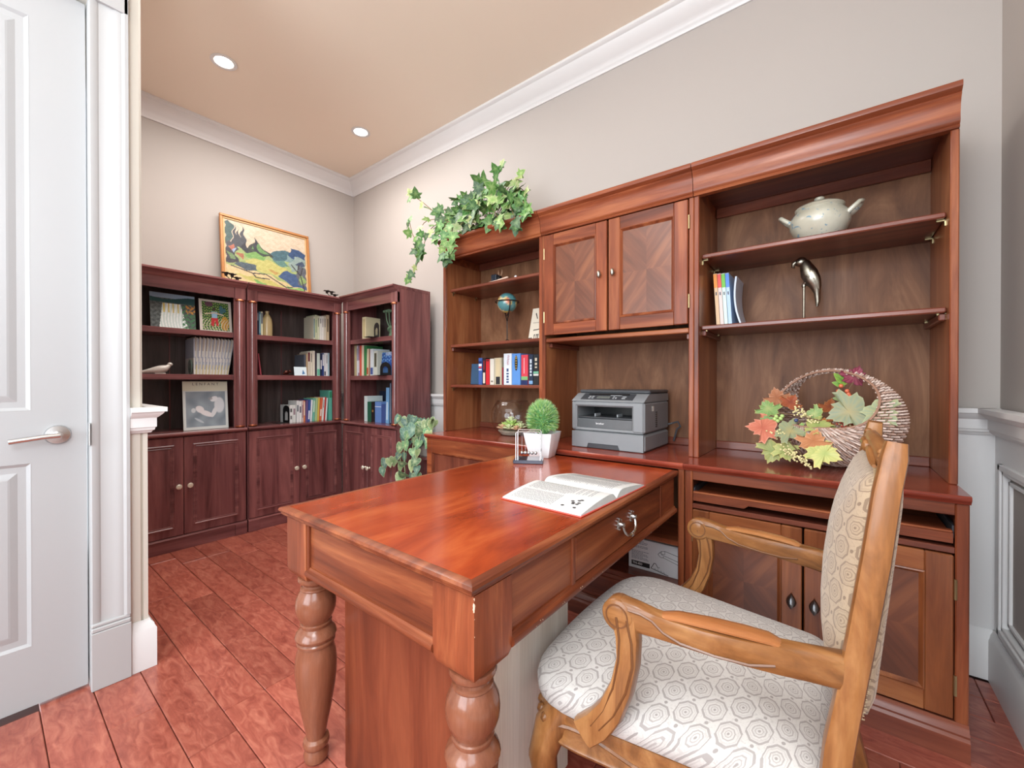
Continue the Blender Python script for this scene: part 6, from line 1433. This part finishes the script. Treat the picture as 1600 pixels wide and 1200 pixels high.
# ------------------------------------------------------------------ leaves
def leaf_mat(name, sat=1.0):
    if name in MC: return MC[name]
    m, nt, b = newmat(name); a = N(nt, 'ShaderNodeAttribute', attribute_name='Col'); oi = N(nt, 'ShaderNodeObjectInfo')
    hs = N(nt, 'ShaderNodeHueSaturation'); L(nt, a.outputs['Color'], hs.inputs['Color'])
    r1 = N(nt, 'ShaderNodeMapRange'); setv(r1.inputs['To Min'], .485); setv(r1.inputs['To Max'], .515); L(nt, oi.outputs['Random'], r1.inputs['Value']); L(nt, r1.outputs[0], hs.inputs['Hue'])
    r2 = N(nt, 'ShaderNodeMath', operation='MULTIPLY'); setv(r2.inputs[1], 7.31); L(nt, oi.outputs['Random'], r2.inputs[0]); fr = N(nt, 'ShaderNodeMath', operation='FRACT'); L(nt, r2.outputs[0], fr.inputs[0])
    r3 = N(nt, 'ShaderNodeMapRange'); setv(r3.inputs['To Min'], .75); setv(r3.inputs['To Max'], 1.25); L(nt, fr.outputs[0], r3.inputs['Value']); L(nt, r3.outputs[0], hs.inputs['Value'])
    L(nt, hs.outputs[0], b.inputs['Base Color']); setv(b.inputs['Roughness'], .45); setv(b.inputs['Subsurface Weight'], 0.0); setv(b.inputs['Specular IOR Level'], .4)
    MC[name] = m; return m
def leaf_mesh(name, outline, inner, rim, vein, cup=0.12, fold=0.25):
    """outline [(x,y)] tip at +y, stalk at origin; a middle ring carries the colour change"""
    me = bpy.data.meshes.new(name); n = len(outline)
    cy0 = 0.42
    def z(x, y): return -cup*(x*x*1.2+(y-.45)**2*.8)+fold*abs(x)*.35
    vs = [(0, cy0, z(0, cy0))]; cols = [vein]
    for s_, c in ((.55, inner), (.88, inner), (1.0, rim)):
        for q_, (x, y) in enumerate(outline):
            X_, Y_ = x*s_, cy0+(y-cy0)*s_; vs.append((X_, Y_, z(X_, Y_)+0.01*math.sin(9*X_+5*Y_)+(0.012 if q_ % 2 else -0.006)*s_)); cols.append([0.55*a_+0.45*b_ for a_, b_ in zip(c, vein)] if q_ % 2 == 0 and s_ < 1 else c)
    fs = [(0, 1+k, 1+(k+1) % n) for k in range(n)]
    for r_ in range(2):
        for k in range(n): fs.append((1+r_*n+k, 1+(r_+1)*n+k, 1+(r_+1)*n+(k+1) % n, 1+r_*n+(k+1) % n))
    me.from_pydata(vs, [], fs); me.polygons.foreach_set('use_smooth', [True]*len(fs))
    at = me.color_attributes.new('Col', 'FLOAT_COLOR', 'POINT'); at.data.foreach_set('color', np.hstack([LIN(cols), np.ones((len(cols), 1))]).astype(np.float32).ravel())
    return me
def sym(half): return [(0, 0.02)]+half+[(0, 1.0)]+[(-x, y) for x, y in reversed(half)]
IVY = sym([(.10, -.05), (.26, -.06), (.42, .02), (.36, .12), (.34, .20), (.52, .30), (.62, .44), (.40, .44), (.27, .50), (.24, .66), (.12, .84)])
MAPLE = sym([(.08, -.02), (.24, -.06), (.34, .0), (.46, -.02), (.42, .10), (.40, .20), (.56, .26), (.72, .32), (.64, .42), (.68, .52), (.50, .48), (.36, .46), (.34, .56), (.36, .70), (.24, .66), (.20, .76), (.14, .86), (.08, .84)])
HEART = sym([(.12, -.08), (.26, -.12), (.38, -.06), (.44, .08), (.43, .26), (.36, .46), (.26, .64), (.14, .82)])
OVAL = sym([(.10, .06), (.20, .20), (.25, .38), (.24, .55), (.17, .75), (.08, .90)])
LM = leaf_mat('leaf_surface')
def put_leaf(me, parent, pos, dirv, nrm, size, name='leaf'):
    o = bpy.data.objects.new(name, me); COL.objects.link(o); o.parent = parent
    if not me.materials: me.materials.append(LM)
    y = Vector(dirv).normalized(); n = Vector(nrm); n = (n-y*n.dot(y)); n = n.normalized() if n.length > 1e-4 else y.orthogonal().normalized(); x = y.cross(n)
    off = OFF[parent.name]; p = Vector(pos)-Vector(off)
    M = Matrix(((x.x, y.x, n.x, p.x), (x.y, y.y, n.y, p.y), (x.z, y.z, n.z, p.z), (0, 0, 0, 1))) @ Matrix.Diagonal((size, size, size, 1))
    o.matrix_local = M; OFF[o.name] = off
    return o
def bez(pts, n=14):
    out = []
    P = [Vector(p) for p in pts]
    for i in range(len(P)-1):
        p0 = P[max(i-1, 0)]; p1 = P[i]; p2 = P[i+1]; p3 = P[min(i+2, len(P)-1)]
        for k in range(n if i == len(P)-2 else n):
            t_ = k/n; out.append(0.5*((2*p1)+(-p0+p2)*t_+(2*p0-5*p1+4*p2-p3)*t_*t_+(-p0+3*p1-3*p2+p3)*t_**3))
    out.append(P[-1]); return out
# ivy on the hutch
iv = thing('ivy_plant', 'variegated ivy spilling over the top of the left hutch', 'plant', (-1.78, 2.08, 2.036))
MB().lathe([(0.001, 2.0365), (0.10, 2.0365), (0.12, 2.10), (0.125, 2.13), (0.115, 2.13), (0.001, 2.12)], (-1.78, 2.09, 0), 20, cap=False).build('pot', BLACK, iv)
VINE = plain('vine', (130, 104, 70), .7)
ivm = [leaf_mesh('ivy_leaf', IVY, (64, 108, 52), (98, 142, 70), (140, 172, 104)), leaf_mesh('ivy_leaf', IVY, (96, 142, 66), (190, 196, 148), (164, 186, 118)), leaf_mesh('ivy_leaf', IVY, (48, 80, 48), (70, 106, 62), (112, 140, 92)), leaf_mesh('ivy_leaf', IVY, (174, 184, 130), (204, 204, 162), (128, 160, 84))]
C0 = Vector((-1.78, 2.05, 2.12)); ri = random.Random(21)
vines = [[(-1.95, 1.98, 2.22), (-2.15, 1.93, 2.26), (-2.28, 1.90, 2.36), (-2.38, 1.90, 2.43)], [(-2.0, 1.96, 2.18), (-2.2, 1.88, 2.20), (-2.30, 1.86, 2.10), (-2.36, 1.86, 2.22)],
    [(-1.95, 1.90, 2.16), (-2.10, 1.84, 2.12), (-2.17, 1.82, 2.00), (-2.19, 1.82, 1.95), (-2.26, 1.83, 1.88), (-2.32, 1.84, 1.82)], [(-1.95, 1.88, 2.14), (-2.13, 1.84, 2.10), (-2.22, 1.84, 2.06), (-2.26, 1.85, 2.00)],
    [(-1.88, 1.92, 2.16), (-1.93, 1.83, 2.08), (-1.95, 1.81, 1.98), (-1.93, 1.80, 1.90)], [(-1.80, 1.92, 2.14), (-1.85, 1.83, 2.06), (-1.90, 1.82, 1.96), (-1.92, 1.82, 1.87)],
    [(-1.70, 1.95, 2.18), (-1.60, 1.87, 2.12), (-1.52, 1.83, 2.03), (-1.50, 1.82, 1.99)], [(-1.65, 1.96, 2.20), (-1.50, 1.90, 2.12), (-1.42, 1.84, 2.03), (-1.385, 1.83, 1.96)], [(-1.6, 1.98, 2.18), (-1.45, 1.92, 2.16), (-1.36, 1.87, 2.08), (-1.33, 1.85, 2.03)],
    [(-1.75, 2.02, 2.28), (-1.68, 2.0, 2.38), (-1.64, 2.0, 2.43)], [(-1.70, 2.05, 2.26), (-1.58, 2.03, 2.33), (-1.52, 2.02, 2.35)], [(-1.85, 2.0, 2.26), (-1.92, 1.97, 2.31), (-1.98, 1.96, 2.30)], [(-1.9, 1.97, 2.2), (-2.03, 1.92, 2.25), (-2.10, 1.90, 2.24)],
    [(-1.6, 2.0, 2.24), (-1.50, 1.98, 2.26), (-1.42, 1.95, 2.20)], [(-1.83, 2.02, 2.26), (-1.80, 1.98, 2.34), (-1.78, 1.97, 2.37)], [(-1.72, 1.9, 2.2), (-1.70, 1.84, 2.16), (-1.72, 1.82, 2.08)], [(-2.0, 1.88, 2.12), (-2.06, 1.85, 2.08), (-2.05, 1.83, 2.03)]]
mb = MB(); leafpts = []
for v in vines:
    pl_ = bez([tuple(C0)]+v, 6); mb.tube(pl_, 0.0026, 5); n = len(pl_)
    for k in range(5, n, 3 if len(v) > 4 else 3): leafpts.append((pl_[k], (pl_[min(k+1, n-1)]-pl_[k-1]).normalized(), .055+.03*ri.random()))
    leafpts.append((pl_[-1], (pl_[-1]-pl_[-3]).normalized(), .060))
mb.build('vine', VINE, iv, kind='stuff')
for k in range(130):
    a = ri.uniform(0, 2*PI); z = ri.uniform(-.5, 1); s_ = math.sqrt(max(0, 1-z*z)); d = Vector((s_*math.cos(a), -abs(s_*math.sin(a)) if ri.random() < .8 else s_*math.sin(a)*.6, z))
    q = ri.uniform(.75, 1.0); p = Vector((-1.76+d.x*.33*q, 1.99+d.y*.12*q, 2.15+d.z*(.14+.06*(1 if d.x > 0 else 0))*q))
    if abs(d.z) < .1 and p.y > 1.99: continue
    leafpts.append((p, Vector((d.x, d.y*.5, d.z-.5)), .060+.035*ri.random()))
for k in range(26): leafpts.append((Vector((-2.05+0.66*k/25, 1.93+ri.uniform(-.03, .03), 2.07+ri.uniform(-.01, .05))), Vector((ri.uniform(-.4, .4), -.2, ri.uniform(-.6, .6))), .060+.03*ri.random()))
for p, t_, sz in leafpts:
    j = Vector((ri.uniform(-.7, .7), ri.uniform(-.6, .2), ri.uniform(-.9, .3))); dirv = (t_*0.6+j).normalized(); nrm = Vector((ri.uniform(-.3, .7), -1.0, ri.uniform(-.5, .5)))
    me = ri.choices(ivm, [5, 2.5, 3, 1.2])[0]; put_leaf(me, iv, p+Vector((0, -.01, 0)), dirv, nrm, sz)
# pothos on a stand between bookcase and cabinet
pxx, pyy = -2.30, 1.985
pth = thing('pothos_plant', 'trailing variegated pothos on a stand beside the cherry base cabinet', 'plant', (pxx, pyy, 0))
mb = MB(); mb.lathe([(0.001, 0.560), (0.11, 0.560), (0.11, 0.578), (0.001, 0.579)], (pxx, pyy, 0), 24, cap=False)
mb.build('stand_top', mahog('x'), pth)
for k in range(3):
    a = k*2*PI/3+.5; MB().tube([(pxx+.03*math.cos(a), pyy+.03*math.sin(a), 0.562), (pxx+.05*math.cos(a), pyy+.05*math.sin(a), .3), (pxx+.115*math.cos(a), pyy+.115*math.sin(a), 0.008)], [0.012, 0.010, 0.010], 8).build('leg', mahog('z'), pth)
MB().lathe([(0.001, 0.579), (0.065, 0.579), (0.085, 0.66), (0.092, 0.70), (0.085, 0.70), (0.078, 0.69), (0.001, 0.685)], (pxx, pyy, 0), 24, cap=False).build('pot', plain('grey_pot', (186, 182, 176), .6), pth)
pm_ = [leaf_mesh('pothos_leaf', HEART, (80, 112, 76), (172, 178, 140), (178, 188, 146), .22, .5), leaf_mesh('pothos_leaf', HEART, (70, 104, 92), (112, 138, 112), (140, 160, 140), .22, .5), leaf_mesh('pothos_leaf', HEART, (146, 160, 116), (196, 196, 166), (104, 136, 84), .22, .5), leaf_mesh('pothos_leaf', HEART, (84, 128, 90), (150, 176, 130), (170, 196, 140), .22, .5)]
strands = [[(-2.36, 1.90, .78), (-2.43, 1.86, .74), (-2.45, 1.85, .62), (-2.44, 1.84, .50), (-2.43, 1.84, .40)], [(-2.33, 1.88, .78), (-2.37, 1.83, .70), (-2.37, 1.82, .56), (-2.36, 1.82, .42), (-2.37, 1.82, .32)], [(-2.28, 1.87, .76), (-2.29, 1.83, .66), (-2.28, 1.82, .52), (-2.29, 1.82, .40)], [(-2.38, 1.88, .70), (-2.44, 1.84, .60), (-2.52, 1.82, .55), (-2.585, 1.81, .54), (-2.60, 1.80, .48)],
    [(-2.40, 1.90, .82), (-2.46, 1.87, .84), (-2.49, 1.86, .86)], [(-2.30, 1.88, .84), (-2.33, 1.86, .86), (-2.36, 1.86, .85)], [(-2.22, 1.88, .80), (-2.16, 1.86, .84), (-2.12, 1.85, .84)], [(-2.24, 1.86, .74), (-2.22, 1.82, .66), (-2.23, 1.82, .56), (-2.24, 1.82, .47)], [(-2.2, 1.86, .78), (-2.13, 1.83, .78), (-2.10, 1.82, .72)]]
rp = random.Random(8); mb = MB(); sp = Vector((pxx, pyy-.02, .70))
pts_all = []
for v in strands:
    pl_ = bez([tuple(sp)]+v, 7); mb.tube(pl_, 0.0028, 5); n = len(pl_)
    for k in range(7, n, 4): pts_all.append((pl_[k], rp.uniform(.060, .085)))
    pts_all.append((pl_[-1], .070))
for k in range(16): pts_all.append((Vector((-2.29+rp.uniform(-.13, .15), 1.885+rp.uniform(-.04, .04), .775+rp.uniform(-.05, .07))), rp.uniform(.075, .10)))
mb.build('stem', plain('pothos_stem', (150, 166, 120), .6), pth, kind='stuff')
for p, sz in pts_all:
    put_leaf(rp.choices(pm_, [3, 3, 2, 2])[0], pth, p, Vector((rp.uniform(-.6, .6), rp.uniform(-.5, .1), -1 if rp.random() < .8 else .3)), Vector((rp.uniform(-.2, .8), -1, rp.uniform(.1, .8))), sz)

# ------------------------------------------------------------------ wicker basket with autumn leaves
bkx, bky = -0.010, 2.055; brz = R(-24)
bk_ = thing('wicker_basket', 'wicker basket with high sides and hoop handle, decked with autumn leaves', 'basket', (bkx, bky, CZ))
A_, B2_, C_ = 0.196, 0.150, 0.186
BMx = Matrix.Translation((bkx, bky, CZ+C_+0.002)) @ Matrix.Rotation(brz, 4, 'Z')
def beta(phi):
    a = abs(phi)/PI*180
    tb = [(0, 80), (30, 80), (55, 76), (75, 64), (95, 44), (115, 27), (135, 14), (155, 7.5), (180, 6)]
    for (a0, b0), (a1, b1) in zip(tb, tb[1:]):
        if a <= a1: return R(b0+(b1-b0)*(a-a0)/(a1-a0))
    return R(6)
def bsk(phi, q, r_=1.0):
    ps = beta(phi)*q; sx = A_*(1.0+0.10*math.sin(phi)) if phi > 0 else A_
    z = -C_*math.cos(phi)*(math.cos(ps) if abs(phi) < PI/2 else math.cos(ps)**0.4)
    if z < -C_+0.004: z = -C_+0.004
    return BMx @ Vector((r_*sx*math.sin(phi)*math.cos(ps)**0.8, r_*B2_*math.sin(ps), r_*z if z > 0 else z))
WK = [plain('wicker_light', (214, 192, 180), .6, noise=.12, nscale=60), plain('wicker_mid', (184, 152, 136), .6, noise=.12, nscale=60), plain('wicker_rim', (150, 112, 92), .6, noise=.1)]
NR = 15
mb = MB()
for k in range(NR):
    q = -1+2*k/(NR-1)
    if abs(q) > .98: continue
    mb.tube([bsk(ph, q, 0.992) for ph in [PI*(-1+2*i/60) for i in range(61)]], 0.0017, 4, cap=False)
mb.build('ribs', WK[2], bk_, kind='stuff')
mb = MB(); NW = 118
for w_ in range(NW):
    ph = PI*(-1+2*(w_+.5)/NW); sg = 1 if w_ % 2 else -1; bt_ = beta(ph); nn = NR-1 if bt_ > R(20) else (6 if bt_ > R(10) else 3)
    pts = []
    for i in range(nn*2+1):
        q = -1+i/nn; k_ = (i/2)
        pts.append(bsk(ph, q, 1.0+0.042*sg*math.cos(PI*i/2*1.0)))
    mb.tube(pts, 0.0031, 5, m=w_ % 3 == 0 and 1 or 0, cap=False)
mb.build('woven_strands', WK[:2], bk_, kind='stuff')
for q in (-1, 1): MB().tube([bsk(PI*(-1+2*i/70), q) for i in range(71)], 0.0042, 7, closed=True).build('rim', WK[2], bk_)
def deco(kind, mesh, pos, dirv, nrm, size): return put_leaf(mesh, bk_, pos, dirv, nrm, size, kind)
AU = dict(orange=leaf_mesh('leaf_orange', MAPLE, (196, 128, 96), (208, 152, 122), (176, 104, 74), .1, .2), rust=leaf_mesh('leaf_rust', MAPLE, (164, 90, 52), (186, 122, 70), (132, 66, 44), .1, .3), yellow=leaf_mesh('leaf_yellow', MAPLE, (178, 180, 112), (200, 184, 110), (142, 160, 92), .12, .3), green=leaf_mesh('leaf_green', MAPLE, (112, 146, 84), (166, 168, 100), (160, 170, 108), .1, .3), sage=leaf_mesh('leaf_sage', MAPLE, (136, 150, 122), (160, 168, 130), (174, 164, 108), .1, .25), wine=leaf_mesh('leaf_wine', MAPLE, (116, 42, 56), (98, 34, 50), (190, 110, 116), .1, .3), fern=leaf_mesh('leaf_fern', OVAL, (130, 170, 70), (160, 190, 90), (90, 130, 50), .1, .3), sprig=leaf_mesh('leaf_sprig', OVAL, (110, 134, 80), (150, 160, 110), (170, 170, 120), .1, .3))
YF_ = 1.955
def D(kind, x, z, y, dx, dz, size, ny=-1.0, nx=0.3, nz=.2, dy=-.15): deco('leaf', AU[kind], (x, y, z), (dx, dy, dz), (nx, ny, nz), size*0.86)
D('wine', .050, 1.095, 2.03, .35, 1, .085); D('fern', .035, 1.09, 2.03, -.7, .8, .07); D('fern', .030, 1.085, 2.03, -1, .35, .05)
D('sage', .085, 1.015, 1.93, -1, -.45, .145, nz=.5); D('sage', .100, 1.02, 1.93, .75, -.75, .115, nz=.3)
D('orange', -.180, 1.01, 1.98, -.2, 1, .085); D('rust', -.150, 1.0, 1.98, .5, .9, .070); D('green', -.205, .965, 1.97, -.35, 1, .085, nx=-.2); D('green', -.21, .96, 1.96, -.1, -.6, .05)
D('orange', -.185, .915, 1.93, -1, .06, .125, nz=.9); D('sage', -.175, .918, 1.93, 1, -.2, .115, nz=1.0); D('green', -.13, .915, 1.935, .9, -.15, .07, nz=.8)
D('yellow', -.180, .862, 1.915, -.35, -1, .105, nz=.35); D('yellow', -.163, .860, 1.915, .45, -1, .085, nz=.3); D('orange', -.07, .850, 1.895, .25, 1, .10); D('yellow', -.065, .853, 1.890, .9, -.30, .11, nz=.5); D('yellow', -.06, .862, 1.890, .3, -.7, .08, nz=.5)
D('rust', -.02, .985, 2.0, .2, 1, .065); D('rust', -.01, .98, 2.0, .9, .5, .06); D('green', -.04, .975, 1.98, -1, .1, .065); D('rust', -.045, .95, 1.96, .6, -.35, .07, nz=1.2); D('yellow', -.085, .935, 1.935, 1, .1, .10, nz=1.6); D('green', -.05, .935, 1.95, 1, -.2, .08, nz=1.6); D('sprig', .03, 1.035, 2.0, -1, .1, .045); D('rust', .035, .955, 1.97, .8, -.1, .08, nz=1.2)
def berries(name, mat, pts, r, label=None):
    rb_ = random.Random(len(pts)); mb = MB()
    for p in pts: mb.ball(p, r*rb_.uniform(.85, 1.15), 8, 6)
    return mb.build(name, mat, bk_, label, angle=80, kind='stuff')
rb_ = random.Random(17)
def cluster(c, n, rad, lng=None):
    out = []
    for k in range(n):
        t_ = k/n; o_ = Vector(lng)*t_ if lng else Vector((0, 0, 0)); out.append(tuple(Vector(c)+o_+Vector((rb_.gauss(0, 1)*rad, rb_.gauss(0, 1)*rad*.6, rb_.gauss(0, 1)*rad*.7))))
    return out
IVB = plain('berry_ivory', (222, 210, 156), .35, noise=.12, nscale=80); RDB = plain('berry_red', (196, 84, 66), .3, noise=.2, nscale=80); ORB = plain('berry_orange', (214, 110, 76), .3, coat=.4, noise=.1); GNB = plain('berry_green', (170, 196, 120), .35)
berries('berry_cluster', IVB, cluster((-.195, 1.915, .892), 44, .011, (.05, 0, .004)), .0036, 'ivory berry cluster')
berries('berry_cluster', IVB, cluster((-.155, 1.885, .848), 78, .010, (.085, -.012, -.058)), .0037, 'ivory berry cluster')
berries('berry_cluster', IVB, cluster((-.125, 1.95, 1.00), 60, .011, (.065, 0, -.055)), .0036, 'ivory berry cluster')
berries('berry_cluster', RDB, cluster((.0, 1.955, .985), 46, .008, (.035, -.008, -.055)), .0038, 'red and white berry cluster')
berries('berry_cluster', IVB, cluster((.002, 1.950, .985), 14, .008, (.035, -.008, -.055)), .0038, 'pale berries among the red')
for (x, z) in ((.018, 1.085), (.010, 1.065), (.036, 1.066), (.040, 1.054), (.014, 1.042), (.028, 1.043), (.044, 1.046), (.056, 1.043), (.050, 1.034), (.044, 1.018), (.034, 1.012), (.038, 1.002)):
    MB().ball((x, 2.015+rb_.uniform(-.008, .008), z), .0078, 10, 8).build('berry', ORB, bk_, angle=80)
for (x, z) in ((-.185, .962), (-.170, .955), (-.165, .965), (-.180, .945), (-.190, .952)): MB().ball((x, 1.955, z), .0078, 10, 8).build('berry', GNB, bk_, angle=80)
MB().ball((-.118, 1.935, .952), .0075, 10, 8).build('berry', plain('berry_blue', (60, 70, 110), .3), bk_, angle=80)
mb = MB(); mb.tube([(.055, 2.03, 1.10), (.035, 2.018, 1.06), (.042, 2.016, 1.0)], .0018, 5); mb.tube([(-.21, 1.95, .93), (-.16, 1.94, .89), (-.10, 1.90, .83)], .0022, 5); mb.tube([(-.19, 1.97, .98), (-.12, 1.95, .97), (-.02, 1.95, .95), (.05, 1.96, .97), (.09, 1.94, 1.01)], .0022, 5); mb.build('twig', plain('twig', (110, 84, 60), .8), bk_, kind='stuff')
